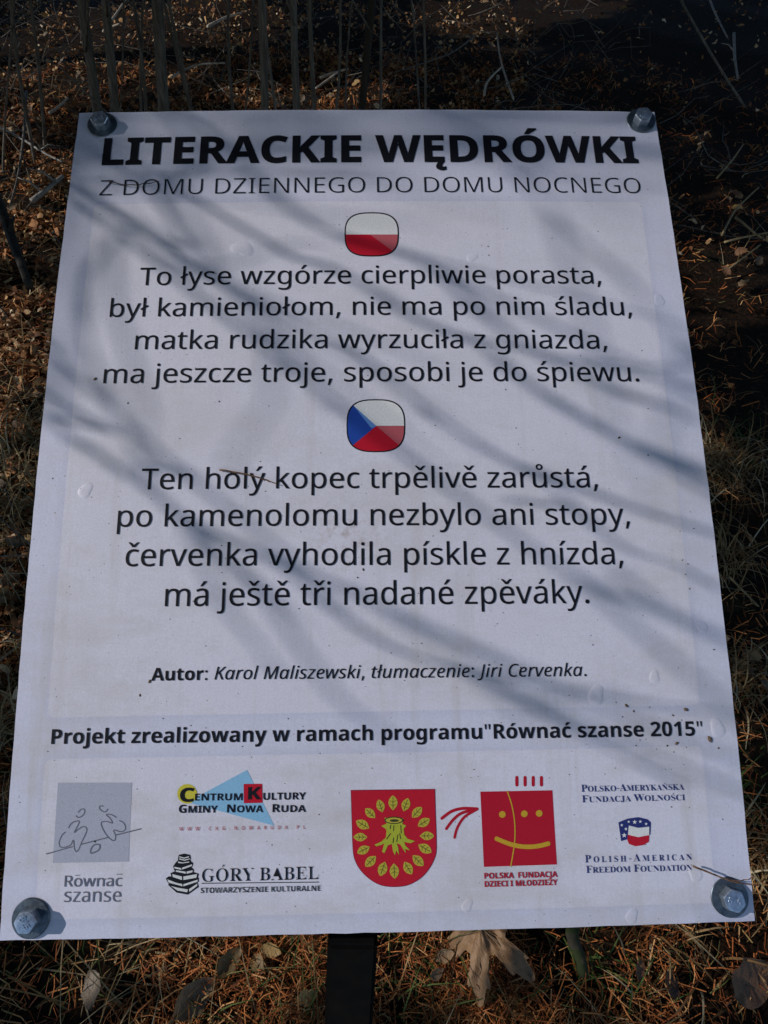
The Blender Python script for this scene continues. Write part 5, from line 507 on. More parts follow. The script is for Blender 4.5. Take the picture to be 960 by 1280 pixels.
# ------------------------------------------------------------------ helpers
def tag(o, label=None, cat=None, group=None, kind=None):
    if label: o['label'] = label
    if cat: o['category'] = cat
    if group: o['group'] = group
    if kind: o['kind'] = kind
    return o

def link(o, parent=None):
    C.objects.link(o)
    if parent is not None:
        o.parent = parent
    return o

def empty(name, loc=(0, 0, 0), rot=(0, 0, 0)):
    o = bpy.data.objects.new(name, None)
    o.empty_display_size = 0.05
    o.location = loc
    o.rotation_euler = rot
    return link(o)

def mesh_obj(name, verts, faces, mats, parent=None, smooth=False, mat_idx=None):
    me = bpy.data.meshes.new(name)
    me.from_pydata([tuple(v) for v in verts], [], [tuple(f) for f in faces])
    for m in (mats if isinstance(mats, (list, tuple)) else [mats]):
        me.materials.append(m)
    if mat_idx is not None:
        me.polygons.foreach_set('material_index', mat_idx)
    if smooth:
        me.polygons.foreach_set('use_smooth', [True] * len(me.polygons))
    me.update()
    o = bpy.data.objects.new(name, me)
    return link(o, parent)

def fast_mesh(name, V, F, mat, parent=None, smooth=True):
    """V (n,3), F (m,k) numpy arrays, all faces with k corners."""
    me = bpy.data.meshes.new(name)
    V = np.asarray(V, np.float32); F = np.asarray(F, np.int32)
    m, k = F.shape
    me.vertices.add(len(V)); me.vertices.foreach_set('co', V.ravel())
    me.loops.add(m * k); me.loops.foreach_set('vertex_index', F.ravel())
    me.polygons.add(m)
    me.polygons.foreach_set('loop_start', np.arange(0, m * k, k, dtype=np.int32))
    me.update(calc_edges=True)
    me.polygons.foreach_set('use_smooth', [smooth] * m)
    me.materials.append(mat)
    me.validate()
    o = bpy.data.objects.new(name, me)
    return link(o, parent)

def bm_obj(name, bm, mat, parent=None, smooth=True, angle=None):
    me = bpy.data.meshes.new(name)
    bm.to_mesh(me); bm.free()
    me.materials.append(mat)
    if smooth:
        me.polygons.foreach_set('use_smooth', [True] * len(me.polygons))
        if angle: me.set_sharp_from_angle(angle=math.radians(angle))
    o = bpy.data.objects.new(name, me)
    return link(o, parent)

def tube_data(pts, radii, seg=7, jitter=0.0, cap=True, base=0):
    V, F = [], []
    pts = [Vector(p) for p in pts]
    n = len(pts)
    up = Vector((0.3, 0.1, 1)).normalized()
    for i, p in enumerate(pts):
        d = (pts[min(n - 1, i + 1)] - pts[max(0, i - 1)]).normalized()
        a = d.cross(up)
        if a.length < 0.05: a = d.cross(Vector((1, 0, 0)))
        a.normalize(); b = d.cross(a)
        for k in range(seg):
            t = 2 * math.pi * k / seg
            r = radii[i] * (1 + jitter * (random.random() - .5))
            V.append(p + (a * math.cos(t) + b * math.sin(t)) * r)
    for i in range(n - 1):
        for k in range(seg):
            F.append((base + i * seg + k, base + i * seg + (k + 1) % seg, base + (i + 1) * seg + (k + 1) % seg, base + (i + 1) * seg + k))
    if cap:
        F.append(tuple(base + k for k in range(seg))[::-1])
        F.append(tuple(base + (n - 1) * seg + k for k in range(seg)))
    return V, F

def tube(name, pts, radii, mat, parent=None, seg=7, jitter=0.0):
    V, F = tube_data(pts, radii, seg, jitter)
    return mesh_obj(name, V, F, mat, parent, smooth=True)

def smooth_path(pts, n=4):
    pts = [Vector(p) for p in pts]
    if len(pts) < 3: return pts
    q = [pts[0]] + pts + [pts[-1]]
    out = []
    for i in range(1, len(q) - 2):
        p0, p1, p2, p3 = q[i - 1:i + 3]
        for k in range(n):
            s = k / n
            out.append(.5 * ((2 * p1) + (p2 - p0) * s + (2 * p0 - 5 * p1 + 4 * p2 - p3) * s * s + (3 * p1 - p0 - 3 * p2 + p3) * s ** 3))
    out.append(pts[-1])
    return out

# ------------------------------------------------------------------ materials
def new_mat(name):
    m = bpy.data.materials.new(name)
    m.use_nodes = True
    t = m.node_tree
    return m, t, t.nodes['Principled BSDF']

def N(t, kind, **kw):
    n = t.nodes.new(kind)
    for k, v in kw.items():
        if k in n.inputs: n.inputs[k].default_value = v
        else: setattr(n, k, v)
    return n

def ramp(t, fac, stops):
    r = t.nodes.new('ShaderNodeValToRGB')
    e = r.color_ramp.elements
    while len(e) < len(stops): e.new(0.5)
    for el, (p, c) in zip(e, stops):
        el.position = p; el.color = (*c, 1)
    t.links.new(fac, r.inputs['Fac'])
    return r.outputs['Color']

def mixc(t, fac, a, b, blend='MIX'):
    m = t.nodes.new('ShaderNodeMix'); m.data_type = 'RGBA'; m.blend_type = blend
    for sock, val in ((m.inputs['Factor'], fac), (m.inputs['A'], a), (m.inputs['B'], b)):
        if isinstance(val, (int, float)): sock.default_value = val
        elif isinstance(val, tuple): sock.default_value = (*val, 1)
        else: t.links.new(val, sock)
    return m.outputs['Result']

def math_n(t, op, a, b=None, c=None):
    m = t.nodes.new('ShaderNodeMath'); m.operation = op
    for i, v in enumerate((a, b, c)):
        if v is None: continue
        if isinstance(v, (int, float)): m.inputs[i].default_value = v
        else: t.links.new(v, m.inputs[i])
    return m.outputs[0]

def island_mat(name, stops, rough=0.75, translucent=0.0, grain=400.0, spec=0.25):
    """colour picked per loose piece, with fine grain and bump"""
    m, t, b = new_mat(name)
    g = N(t, 'ShaderNodeNewGeometry')
    col = ramp(t, g.outputs['Random Per Island'], stops)
    tc = N(t, 'ShaderNodeTexCoord')
    n = N(t, 'ShaderNodeTexNoise', Scale=grain, Detail=3.0)
    t.links.new(tc.outputs['Object'], n.inputs['Vector'])
    v = math_n(t, 'MULTIPLY_ADD', n.outputs['Fac'], 1.1, 0.45)
    hs = N(t, 'ShaderNodeHueSaturation')
    t.links.new(col, hs.inputs['Color']); t.links.new(v, hs.inputs['Value'])
    t.links.new(hs.outputs[0], b.inputs['Base Color'])
    b.inputs['Roughness'].default_value = rough
    b.inputs['Specular IOR Level'].default_value = spec
    bu = N(t, 'ShaderNodeBump', Strength=0.4, Distance=0.002)
    t.links.new(n.outputs['Fac'], bu.inputs['Height']); t.links.new(bu.outputs[0], b.inputs['Normal'])
    if translucent:
        tr = N(t, 'ShaderNodeBsdfTranslucent'); mx = N(t, 'ShaderNodeMixShader'); mx.inputs[0].default_value = translucent
        t.links.new(hs.outputs[0], tr.inputs['Color'])
        t.links.new(b.outputs[0], mx.inputs[1]); t.links.new(tr.outputs[0], mx.inputs[2])
        t.links.new(mx.outputs[0], t.nodes['Material Output'].inputs['Surface'])
    return m

def leaf_mat(name, c1, c2, vein=(0.30, 0.21, 0.12)):
    """dry leaf, veins along the blade, random tone per object"""
    m, t, b = new_mat(name)
    tc = N(t, 'ShaderNodeTexCoord'); oi = N(t, 'ShaderNodeObjectInfo')
    n = N(t, 'ShaderNodeTexNoise', Scale=38.0, Detail=5.0, Roughness=0.65)
    t.links.new(tc.outputs['Object'], n.inputs['Vector'])
    col = mixc(t, n.outputs['Fac'], c1, c2)
    n2 = N(t, 'ShaderNodeTexVoronoi', Scale=260.0, feature='DISTANCE_TO_EDGE')
    t.links.new(tc.outputs['Object'], n2.inputs['Vector'])
    f = math_n(t, 'SMOOTH_MIN', math_n(t, 'MULTIPLY', n2.outputs['Distance'], 9.0), 1.0, 0.2)
    col = mixc(t, math_n(t, 'MULTIPLY_ADD', f, 0.35, 0.65), vein, col)
    hs = N(t, 'ShaderNodeHueSaturation')
    t.links.new(col, hs.inputs['Color'])
    t.links.new(math_n(t, 'MULTIPLY_ADD', oi.outputs['Random'], 0.9, 0.5), hs.inputs['Value'])
    t.links.new(hs.outputs[0], b.inputs['Base Color'])
    b.inputs['Roughness'].default_value = 0.6
    bu = N(t, 'ShaderNodeBump', Strength=0.5, Distance=0.0015)
    t.links.new(n2.outputs['Distance'], bu.inputs['Height']); t.links.new(bu.outputs[0], b.inputs['Normal'])
    tr = N(t, 'ShaderNodeBsdfTranslucent'); mx = N(t, 'ShaderNodeMixShader'); mx.inputs[0].default_value = 0.18
    t.links.new(hs.outputs[0], tr.inputs['Color'])
    t.links.new(b.outputs[0], mx.inputs[1]); t.links.new(tr.outputs[0], mx.inputs[2])
    t.links.new(mx.outputs[0], t.nodes['Material Output'].inputs['Surface'])
    return m

def bark_mat(name, dark, light, scale=60.0, stretch=(1, 1, 0.12), moss=None, rough=0.85):
    m, t, b = new_mat(name)
    tc = N(t, 'ShaderNodeTexCoord'); mp = N(t, 'ShaderNodeMapping'); mp.inputs['Scale'].default_value = stretch
    t.links.new(tc.outputs['Object'], mp.inputs['Vector'])
    n = N(t, 'ShaderNodeTexNoise', Scale=scale, Detail=6.0, Roughness=0.7)
    t.links.new(mp.outputs[0], n.inputs['Vector'])
    col = ramp(t, n.outputs['Fac'], [(0.3, dark), (0.7, light)])
    if moss:
        n2 = N(t, 'ShaderNodeTexNoise', Scale=22.0, Detail=4.0)
        t.links.new(tc.outputs['Object'], n2.inputs['Vector'])
        f = math_n(t, 'SMOOTHSTEP' if False else 'GREATER_THAN', n2.outputs['Fac'], 0.47)
        col = mixc(t, f, col, moss)
    t.links.new(col, b.inputs['Base Color'])
    b.inputs['Roughness'].default_value = rough
    b.inputs['Specular IOR Level'].default_value = 0.25
    bu = N(t, 'ShaderNodeBump', Strength=0.7, Distance=0.002)
    t.links.new(n.outputs['Fac'], bu.inputs['Height']); t.links.new(bu.outputs[0], b.inputs['Normal'])
    return m

def ink(name, col, rough=0.42):
    m, t, b = new_mat(name)
    tc = N(t, 'ShaderNodeTexCoord')
    n = N(t, 'ShaderNodeTexNoise', Scale=1500.0, Detail=2.0)
    t.links.new(tc.outputs['Object'], n.inputs['Vector'])
    hs = N(t, 'ShaderNodeHueSaturation'); hs.inputs['Color'].default_value = (*col, 1)
    t.links.new(math_n(t, 'MULTIPLY_ADD', n.outputs['Fac'], 0.5, 0.75), hs.inputs['Value'])
    t.links.new(hs.outputs[0], b.inputs['Base Color'])
    b.inputs['Roughness'].default_value = rough
    b.inputs['Specular IOR Level'].default_value = 0.22
    return m

INK = {k: ink(k, c) for k, c in dict(
    ink_black=(0.012, 0.012, 0.016), ink_grey=(0.16, 0.16, 0.20), ink_white=(0.76, 0.76, 0.76), ink_paper=(0.72, 0.72, 0.72), ink_red=(0.52, 0.012, 0.03),
    ink_darkred=(0.46, 0.010, 0.028), ink_maroon=(0.16, 0.01, 0.05), ink_lightred=(0.50, 0.11, 0.13), ink_blue=(0.02, 0.07, 0.36), ink_lightblue=(0.12, 0.27, 0.62),
    ink_greyblue=(0.44, 0.45, 0.54), ink_skyblue=(0.27, 0.52, 0.74), ink_yellow=(0.62, 0.55, 0.06), ink_rose=(0.50, 0.15, 0.17), ink_navy=(0.025, 0.035, 0.17),
    ink_olive=(0.50, 0.42, 0.05), ink_lime=(0.42, 0.45, 0.04), ink_darkgreen=(0.05, 0.05, 0.02), ink_ochre=(0.58, 0.36, 0.03)).items()}

# ------------------------------------------------------------------ the board
A, HH = 0.21, 0.5372333 / 2
B1, B2 = 0.0025489, 0.0092219
def bow(x, y):                                    # the sheet bulges a little between its four bolts
    return B1 * (1 - (x / A) ** 2) + B2 * (1 - (y / HH) ** 2)

def board_material():
    m, t, b = new_mat('laminated_print')
    tc = N(t, 'ShaderNodeTexCoord')
    sx = N(t, 'ShaderNodeSeparateXYZ'); t.links.new(tc.outputs['Object'], sx.inputs[0])
    X, Y = sx.outputs['X'], sx.outputs['Y']
    def box(x0, x1, y0, y1, r, soft):             # rounded box mask of the printed pale fields
        cx, cy, a, c = (x0 + x1) / 2, (y0 + y1) / 2, (x1 - x0) / 2 - r, (y1 - y0) / 2 - r
        dx = math_n(t, 'MAXIMUM', math_n(t, 'SUBTRACT', math_n(t, 'ABSOLUTE', math_n(t, 'SUBTRACT', X, cx)), a), 0.0)
        dy = math_n(t, 'MAXIMUM', math_n(t, 'SUBTRACT', math_n(t, 'ABSOLUTE', math_n(t, 'SUBTRACT', Y, cy)), c), 0.0)
        d = math_n(t, 'SUBTRACT', math_n(t, 'SQRT', math_n(t, 'ADD', math_n(t, 'MULTIPLY', dx, dx), math_n(t, 'MULTIPLY', dy, dy))), r)
        q = N(t, 'ShaderNodeMapRange'); q.interpolation_type = 'SMOOTHSTEP'
        q.inputs['From Min'].default_value = -soft; q.inputs['From Max'].default_value = soft
        q.inputs['To Min'].default_value = 1; q.inputs['To Max'].default_value = 0
        t.links.new(d, q.inputs['Value'])
        return q.outputs[0]
    b1 = (-0.1912, 0.1898, -0.1510, 0.1890); b2 = (-0.1910, 0.1886, -0.2585, -0.1740)
    inside = math_n(t, 'MAXIMUM', box(*b1, 0.004, 0.0006), box(*b2, 0.004, 0.0006))
    glow = math_n(t, 'MAXIMUM', box(*b1, 0.006, 0.007), box(*b2, 0.006, 0.007))
    border = mixc(t, glow, (0.675, 0.675, 0.81), (0.575, 0.58, 0.73))    # printed soft frame round the fields
    col = mixc(t, inside, border, (0.735, 0.715, 0.815))
    # moire of the coarse print screen
    n0 = N(t, 'ShaderNodeTexNoise', Scale=900.0, Detail=2.0)
    t.links.new(tc.outputs['Object'], n0.inputs['Vector'])
    mp = N(t, 'ShaderNodeMapping'); mp.inputs['Scale'].default_value = (700, 60, 1); t.links.new(tc.outputs['Object'], mp.inputs['Vector'])
    n1 = N(t, 'ShaderNodeTexNoise', Scale=1.0, Detail=2.0); t.links.new(mp.outputs[0], n1.inputs['Vector'])
    hs = N(t, 'ShaderNodeHueSaturation'); t.links.new(col, hs.inputs['Color'])
    t.links.new(math_n(t, 'ADD', math_n(t, 'MULTIPLY_ADD', n0.outputs['Fac'], 0.30, 0.80), math_n(t, 'MULTIPLY', n1.outputs['Fac'], 0.09)), hs.inputs['Value'])
    col = hs.outputs[0]
    # faint brown grime in smears
    mp2 = N(t, 'ShaderNodeMapping'); mp2.inputs['Scale'].default_value = (7, 16, 1); t.links.new(tc.outputs['Object'], mp2.inputs['Vector'])
    n2 = N(t, 'ShaderNodeTexNoise', Scale=1.0, Detail=8.0, Roughness=0.72); t.links.new(mp2.outputs[0], n2.inputs['Vector'])
    g = N(t, 'ShaderNodeMapRange'); g.inputs['From Min'].default_value = 0.46; g.inputs['From Max'].default_value = 0.72
    g.inputs['To Max'].default_value = 0.6
    t.links.new(n2.outputs['Fac'], g.inputs['Value'])
    low = N(t, 'ShaderNodeMapRange'); low.inputs['From Min'].default_value = 0.16; low.inputs['From Max'].default_value = -0.2
    low.inputs['To Min'].default_value = 0.35; low.inputs['To Max'].default_value = 1.0
    t.links.new(Y, low.inputs['Value'])
    col = mixc(t, math_n(t, 'MULTIPLY', g.outputs[0], low.outputs[0]), col, (0.47, 0.42, 0.36))
    # dried run marks and one brown rubbed stain under the third Czech line
    mp3 = N(t, 'ShaderNodeMapping'); mp3.inputs['Scale'].default_value = (60, 4, 1); t.links.new(tc.outputs['Object'], mp3.inputs['Vector'])
    n5 = N(t, 'ShaderNodeTexNoise', Scale=1.0, Detail=6.0, Roughness=0.6); t.links.new(mp3.outputs[0], n5.inputs['Vector'])
    g5 = N(t, 'ShaderNodeMapRange'); g5.inputs['From Min'].default_value = 0.56; g5.inputs['From Max'].default_value = 0.74; g5.inputs['To Max'].default_value = 0.45
    t.links.new(n5.outputs['Fac'], g5.inputs['Value'])
    col = mixc(t, math_n(t, 'MULTIPLY', g5.outputs[0], low.outputs[0]), col, (0.50, 0.46, 0.42))
    vd = N(t, 'ShaderNodeVectorMath'); vd.operation = 'DISTANCE'; vd.inputs[1].default_value = (STAIN[0], STAIN[1], 0.011); t.links.new(tc.outputs['Object'], vd.inputs[0])
    g6 = N(t, 'ShaderNodeMapRange'); g6.inputs['From Min'].default_value = 0.030; g6.inputs['From Max'].default_value = 0.0; g6.inputs['To Max'].default_value = 1.0
    t.links.new(vd.outputs['Value'], g6.inputs['Value'])
    n6 = N(t, 'ShaderNodeTexNoise', Scale=160.0, Detail=5.0, Roughness=0.7); t.links.new(tc.outputs['Object'], n6.inputs['Vector'])
    g7 = N(t, 'ShaderNodeMapRange'); g7.inputs['From Min'].default_value = 0.47; g7.inputs['From Max'].default_value = 0.66; t.links.new(n6.outputs['Fac'], g7.inputs['Value'])
    col = mixc(t, math_n(t, 'MULTIPLY', math_n(t, 'MULTIPLY', g6.outputs[0], g7.outputs[0]), 0.55), col, (0.34, 0.25, 0.18))
    # tiny dark flyspecks
    vo = N(t, 'ShaderNodeTexVoronoi', Scale=170.0); t.links.new(tc.outputs['Object'], vo.inputs['Vector'])
    sp = math_n(t, 'LESS_THAN', vo.outputs['Distance'], 0.055)
    n3 = N(t, 'ShaderNodeTexNoise', Scale=22.0, Detail=2.0); t.links.new(tc.outputs['Object'], n3.inputs['Vector'])
    sp = math_n(t, 'MULTIPLY', sp, math_n(t, 'GREATER_THAN', n3.outputs['Fac'], 0.50))
    col = mixc(t, math_n(t, 'MULTIPLY', sp, 0.75), col, (0.12, 0.10, 0.08))
    t.links.new(col, b.inputs['Base Color'])
    b.inputs['Specular IOR Level'].default_value = 0.4
    rr = math_n(t, 'MULTIPLY_ADD', n2.outputs['Fac'], 0.25, 0.30)
    t.links.new(rr, b.inputs['Roughness'])
    n4 = N(t, 'ShaderNodeTexNoise', Scale=28.0, Detail=3.0); t.links.new(tc.outputs['Object'], n4.inputs['Vector'])
    hsum = math_n(t, 'ADD', math_n(t, 'MULTIPLY', n4.outputs['Fac'], 0.9), math_n(t, 'MULTIPLY', n0.outputs['Fac'], 0.035))
    hsum = math_n(t, 'ADD', hsum, math_n(t, 'MULTIPLY', inside, 0.05))
    bu = N(t, 'ShaderNodeBump', Strength=0.35, Distance=0.0012)
    t.links.new(hsum, bu.inputs['Height']); t.links.new(bu.outputs[0], b.inputs['Normal'])
    return m

M_BOARD = board_material()
M_EDGE, t_, b_ = new_mat('board_edge'); 
tc_ = N(t_, 'ShaderNodeTexCoord'); n_ = N(t_, 'ShaderNodeTexNoise', Scale=120.0, Detail=4.0); t_.links.new(tc_.outputs['Object'], n_.inputs['Vector'])
t_.links.new(ramp(t_, n_.outputs['Fac'], [(0.35, (0.30, 0.27, 0.23)), (0.6, (0.66, 0.64, 0.60))]), b_.inputs['Base Color']); b_.inputs['Roughness'].default_value = 0.6

board = empty('information_board')
BM = Matrix(((0.99973, -0.01717, 0.01592, -0.00611), (0.02323, 0.81275, -0.58214, 0.33448), (-0.00294, 0.58235, 0.81293, 0.83869), (0, 0, 0, 1)))
board.matrix_world = BM
tag(board, 'white trail information board with Polish and Czech verse, bolted on a dark post', 'sign board')
Wd = BM.to_3x3()
def to_world(x, y, lift=0.0):
    return BM @ Vector((x, y, bow(x, y) + lift))

def make_sheet():
    NX, NY, TH = 44, 56, 0.0045
    bm = bmesh.new()
    top, bot = [], []
    for j in range(NY + 1):
        for i in range(NX + 1):
            x = -A + 2 * A * i / NX; y = -HH + 2 * HH * j / NY
            ex = ey = 0.0
            if i in (0, NX): ex = (random.random() - .5) * .0004
            if j in (0, NY): ey = (random.random() - .5) * .0004
            top.append(bm.verts.new((x + ex, y + ey, bow(x, y))))
            bot.append(bm.verts.new((x, y, bow(x, y) - TH)))
    q = lambda i, j: j * (NX + 1) + i
    for j in range(NY):
        for i in range(NX):
            f = bm.faces.new([top[q(i, j)], top[q(i + 1, j)], top[q(i + 1, j + 1)], top[q(i, j + 1)]]); f.material_index = 0
            f = bm.faces.new([bot[q(i, j)], bot[q(i, j + 1)], bot[q(i + 1, j + 1)], bot[q(i + 1, j)]]); f.material_index = 1
    def side(a, b):
        f = bm.faces.new([top[a], bot[a], bot[b], top[b]]); f.material_index = 1
    for i in range(NX):
        side(q(i, 0), q(i + 1, 0)); side(q(i + 1, NY), q(i, NY))
    for j in range(NY):
        side(q(0, j + 1), q(0, j)); side(q(NX, j), q(NX, j + 1))
    bmesh.ops.recalc_face_normals(bm, faces=bm.faces)
    o = bm_obj('panel', bm, M_BOARD, board, smooth=True, angle=40)
    o.data.materials.append(M_EDGE)
    return o
make_sheet()

def area(c): return sum(c[i - 1][0] * c[i][1] - c[i][0] * c[i - 1][1] for i in range(len(c))) / 2

def inside(p, c):
    r = False
    for i in range(len(c)):
        (x1, y1), (x2, y2) = c[i - 1][:2], c[i][:2]
        if (y1 > p[1]) != (y2 > p[1]) and p[0] < (x2 - x1) * (p[1] - y1) / (y2 - y1) + x1: r = not r
    return r

def fill_polys(polys, lift, V, F, MI, mi):
    if len(polys) > 1:                             # every outer outline with its own holes
        sg = math.copysign(1, area(max(polys, key=lambda c: abs(area(c)))))
        outers = [c for c in polys if area(c) * sg > 0]; holes = [c for c in polys if area(c) * sg <= 0]
        if len(outers) > 1:
            for c in outers:
                fill_polys([c] + [h for h in holes if inside(h[0], c)], lift, V, F, MI, mi)
            return
    """fill closed outlines (with holes) and lay them on the bowed sheet; units metres"""
    vin, edges, spans = [], [], []
    for c in polys:
        q = []
        for p in c:
            if not q or (abs(p[0] - q[-1][0]) + abs(p[1] - q[-1][1])) > 1e-6: q.append(p)
        if len(q) > 2 and abs(q[0][0] - q[-1][0]) + abs(q[0][1] - q[-1][1]) < 1e-6: q.pop()
        if len(q) < 3: continue
        b = len(vin)
        vin += [Vector((p[0] * 1000, p[1] * 1000)) for p in q]
        edges += [(b + i, b + (i + 1) % len(q)) for i in range(len(q))]; spans.append((b, b + len(q)))
    if not vin: return
    want = abs(sum(area([tuple(vin[i]) for i, j in edges[s:e]]) for s, e in spans))
    vo, fo, err = None, None, 1e9
    for method in range(4):                       # keep the filling whose area agrees with the outlines
        if method == 0:
            v2, f2 = vin, tessellate_polygon([[Vector((v[0], v[1], 0)) for v in vin[s:e]] for s, e in spans])
        elif method == 3:
            jit = [Vector((v[0] + random.uniform(-2e-4, 2e-4), v[1] + random.uniform(-2e-4, 2e-4))) for v in vin]
            v2, f2 = jit, tessellate_polygon([[Vector((v[0], v[1], 0)) for v in jit[s:e]] for s, e in spans])
        else:
            r = delaunay_2d_cdt(vin, edges, [], 4 if method == 1 else 2, 1e-6)
            v2, f2 = r[0], r[2]
        got = sum(abs(area([tuple(v2[i])[:2] for i in f])) for f in f2)
        if abs(got - want) < err: vo, fo, err = v2, f2, abs(got - want)
        if err < want * .01: break
    base = len(V)
    for v in vo:
        x, y = v[0] / 1000, v[1] / 1000
        V.append((x, y, bow(x, y) + lift))
    for f in fo:
        a = 0
        for k in range(len(f)):
            p, q = vo[f[k]], vo[f[(k + 1) % len(f)]]; a += p[0] * q[1] - q[0] * p[1]
        f = list(f) if a > 0 else list(f)[::-1]
        F.append(tuple(base + k for k in f)); MI.append(mi)

def parse(font, ch):
    s = GLYPHS[font].get(ch)
    if s is None: return None
    parts = s.split(';')
    return int(parts[0]), [[tuple(map(int, p.split(','))) for p in c.split()] for c in parts[1:] if c]

BASE = {'Ę': 'E', 'Ó': 'O', 'ó': 'o', 'Ł': 'L', 'ł': 'l', 'ć': 'c', 'Ż': 'Z', 'Ń': 'N', 'Ś': 'S'}
def glyph(font, ch):
    """advance, list of outline groups"""
    if ch == ' ': return (270, [])
    if ch == '-' and font == 'S': return (320, [[[(40, 210), (280, 210), (280, 275), (40, 275)]]])
    g = parse(font, ch)
    if g: return g[0], [g[1]]
    b = parse(font, BASE[ch])
    adv, cs = b
    hv = 1.35 if font == 'B' else 1.0
    xs = [p[0] for c in cs for p in c]; ys = [p[1] for c in cs for p in c]
    cx, top = (min(xs) + max(xs)) / 2, max(ys)
    grp = [cs]
    if ch in 'ÓóćŃŚ':
        grp.append([[(cx - 55, top + 45), (cx + 25 * hv, top + 45), (cx + 150 * hv, top + 175), (cx + 145 * hv, top + 195), (cx + 30, top + 195)]])
    if ch == 'Ż':
        grp.append([[(cx + 70 * math.cos(a) * .9, top + 120 + 70 * math.sin(a) * .9) for a in [k * math.pi / 6 for k in range(12)]]])
    if ch == 'Ę':
        grp.append([[(400, 8), (490, 0), (455, -60), (440, -110), (455, -140), (490, -145), (530, -135), (530, -205), (470, -222), (400, -215), (345, -180), (330, -130), (345, -70)]])
    if ch == 'Ł':
        grp.append([[(0, 255), (0, 345), (330, 520), (330, 430)]])
    if ch == 'ł':
        grp.append([[(10, 300), (10, 355), (285, 510), (285, 455)]])
    return adv, grp

def offset_outline(c, wx, wy):
    n = len(c); out = []
    for i in range(n):
        p, a, b = c[i], c[i - 1], c[(i + 1) % n]
        e1 = (p[0] - a[0], p[1] - a[1]); e2 = (b[0] - p[0], b[1] - p[1])
        l1 = math.hypot(*e1) or 1; l2 = math.hypot(*e2) or 1
        n1 = (-e1[1] / l1, e1[0] / l1); n2 = (-e2[1] / l2, e2[0] / l2)
        k = 1 + n1[0] * n2[0] + n1[1] * n2[1]
        if k < 0.35: k = 0.35
        out.append((p[0] + (n1[0] + n2[0]) / k * wx, p[1] + (n1[1] + n2[1]) / k * wy))
    return out

def area(c): return sum(c[i - 1][0] * c[i][1] - c[i][0] * c[i - 1][1] for i in range(len(c))) / 2

def layout(font, txt, wx, wy, caps):
    """glyph outlines in font units along x, returns list of (x, width, groups)"""
    out = []
    for ch in txt:
        sc = 1.0; c = ch
        if caps:
            c = ch.upper(); sc = caps if ch != c else 1.0
        adv, grp = glyph(font, c)
        gg = []
        for g in grp:
            big = max(g, key=lambda q: abs(area(q))); sgn = 1 if area(big) < 0 else -1   # outward side of the outer outline
            gg.append([[(x * sc, y * sc) for x, y in (offset_outline(q, wx * sgn / sc, wy * sgn / sc) if (wx or wy) else q)] for q in g])
        out.append((adv * sc, gg))
    return out

def text_line(part, font, txt, x0, y0, x1, y1, cap, col, wt, mode, caps):
    wy, wx = (wt[1], wt[0]) if isinstance(wt, tuple) else (wt, wt)
    L = layout(font, txt, wx, wy, caps)
    width = math.hypot(x1 - x0, y1 - y0)
    sy = cap / 714.0
    pen = 0; pens = []
    for adv, g in L: pens.append(pen); pen += adv
    allx = [p[0] + pe for (adv, g), pe in zip(L, pens) for gr in g for c in gr for p in c]
    lo, hi = min(allx), max(allx)
    if mode == 'fit':
        sx = width / (hi - lo); extra = 0
    else:
        sx = sy * 1.0; extra = (width / sx - (hi - lo)) / (len(txt) - 1)
    ca, sa = (x1 - x0) / width, (y1 - y0) / width
    V, F, MI = [], [], []
    for i, ((adv, g), pe) in enumerate(zip(L, pens)):
        for gi, gr in enumerate(g):
            polys = []
            for c in gr:
                q = []
                for px, py in c:
                    u = (px + pe + extra * i - lo) * sx; v = py * sy
                    q.append(((x0 + u * ca - v * sa) / 1000, (y0 + u * sa + v * ca) / 1000))
                polys.append(q)
            fill_polys(polys, 0.00030 + 0.00003 * gi, V, F, MI, 0)
    return mesh_obj(part, V, F, INK[col], board)

for tx in TEXTS:
    text_line(*tx)

def ribbon(pts, w):
    n = len(pts); Lp, Rp = [], []
    for i in range(n):
        a = pts[max(0, i - 1)]; b = pts[min(n - 1, i + 1)]
        d = (b[0] - a[0], b[1] - a[1]); l = math.hypot(*d) or 1
        nx, ny = -d[1] / l * w / 2, d[0] / l * w / 2
        Lp.append((pts[i][0] + nx, pts[i][1] + ny)); Rp.append((pts[i][0] - nx, pts[i][1] - ny))
    return Lp, Rp

emb = {}
rules = 0
for part, col, layer, width, pts in SHAPES:
    if part == 'emblem_caption': rules += 1; part = ('caption_rule', rules)
    e = emb.setdefault(part, dict(V=[], F=[], MI=[], mats=[], n=0))
    if col not in e['mats']: e['mats'].append(col)
    mi = e['mats'].index(col); e['n'] += 1
    lift = 0.00012 + 0.00004 * layer + 0.0000006 * e['n']
    V, F, MI = e['V'], e['F'], e['MI']
    if width == 0:
        fill_polys([[(x / 1000, y / 1000) for x, y in pts]], lift, V, F, MI, mi)
    else:
        Lp, Rp = ribbon(pts, width)
        b = len(V); n = len(Lp)
        for x, y in Lp + Rp:
            V.append((x / 1000, y / 1000, bow(x / 1000, y / 1000) + lift))
        for i in range(n - 1):
            F.append((b + n + i, b + n + i + 1, b + i + 1, b + i)); MI.append(mi)
        if width > 1.0:                            # rounded ends
            for c in (pts[0], pts[-1]):
                b = len(V)
                for k in range(12):
                    x = (c[0] + width / 2 * math.cos(k * math.pi / 6)) / 1000; y = (c[1] + width / 2 * math.sin(k * math.pi / 6)) / 1000
                    V.append((x, y, bow(x, y) + lift + 0.000004))
                F.append(tuple(b + k for k in range(12))); MI.append(mi)
for part, e in emb.items():
    mesh_obj(part if isinstance(part, str) else part[0], e['V'], e['F'], [INK[k] for k in e['mats']], board, mat_idx=e['MI'])

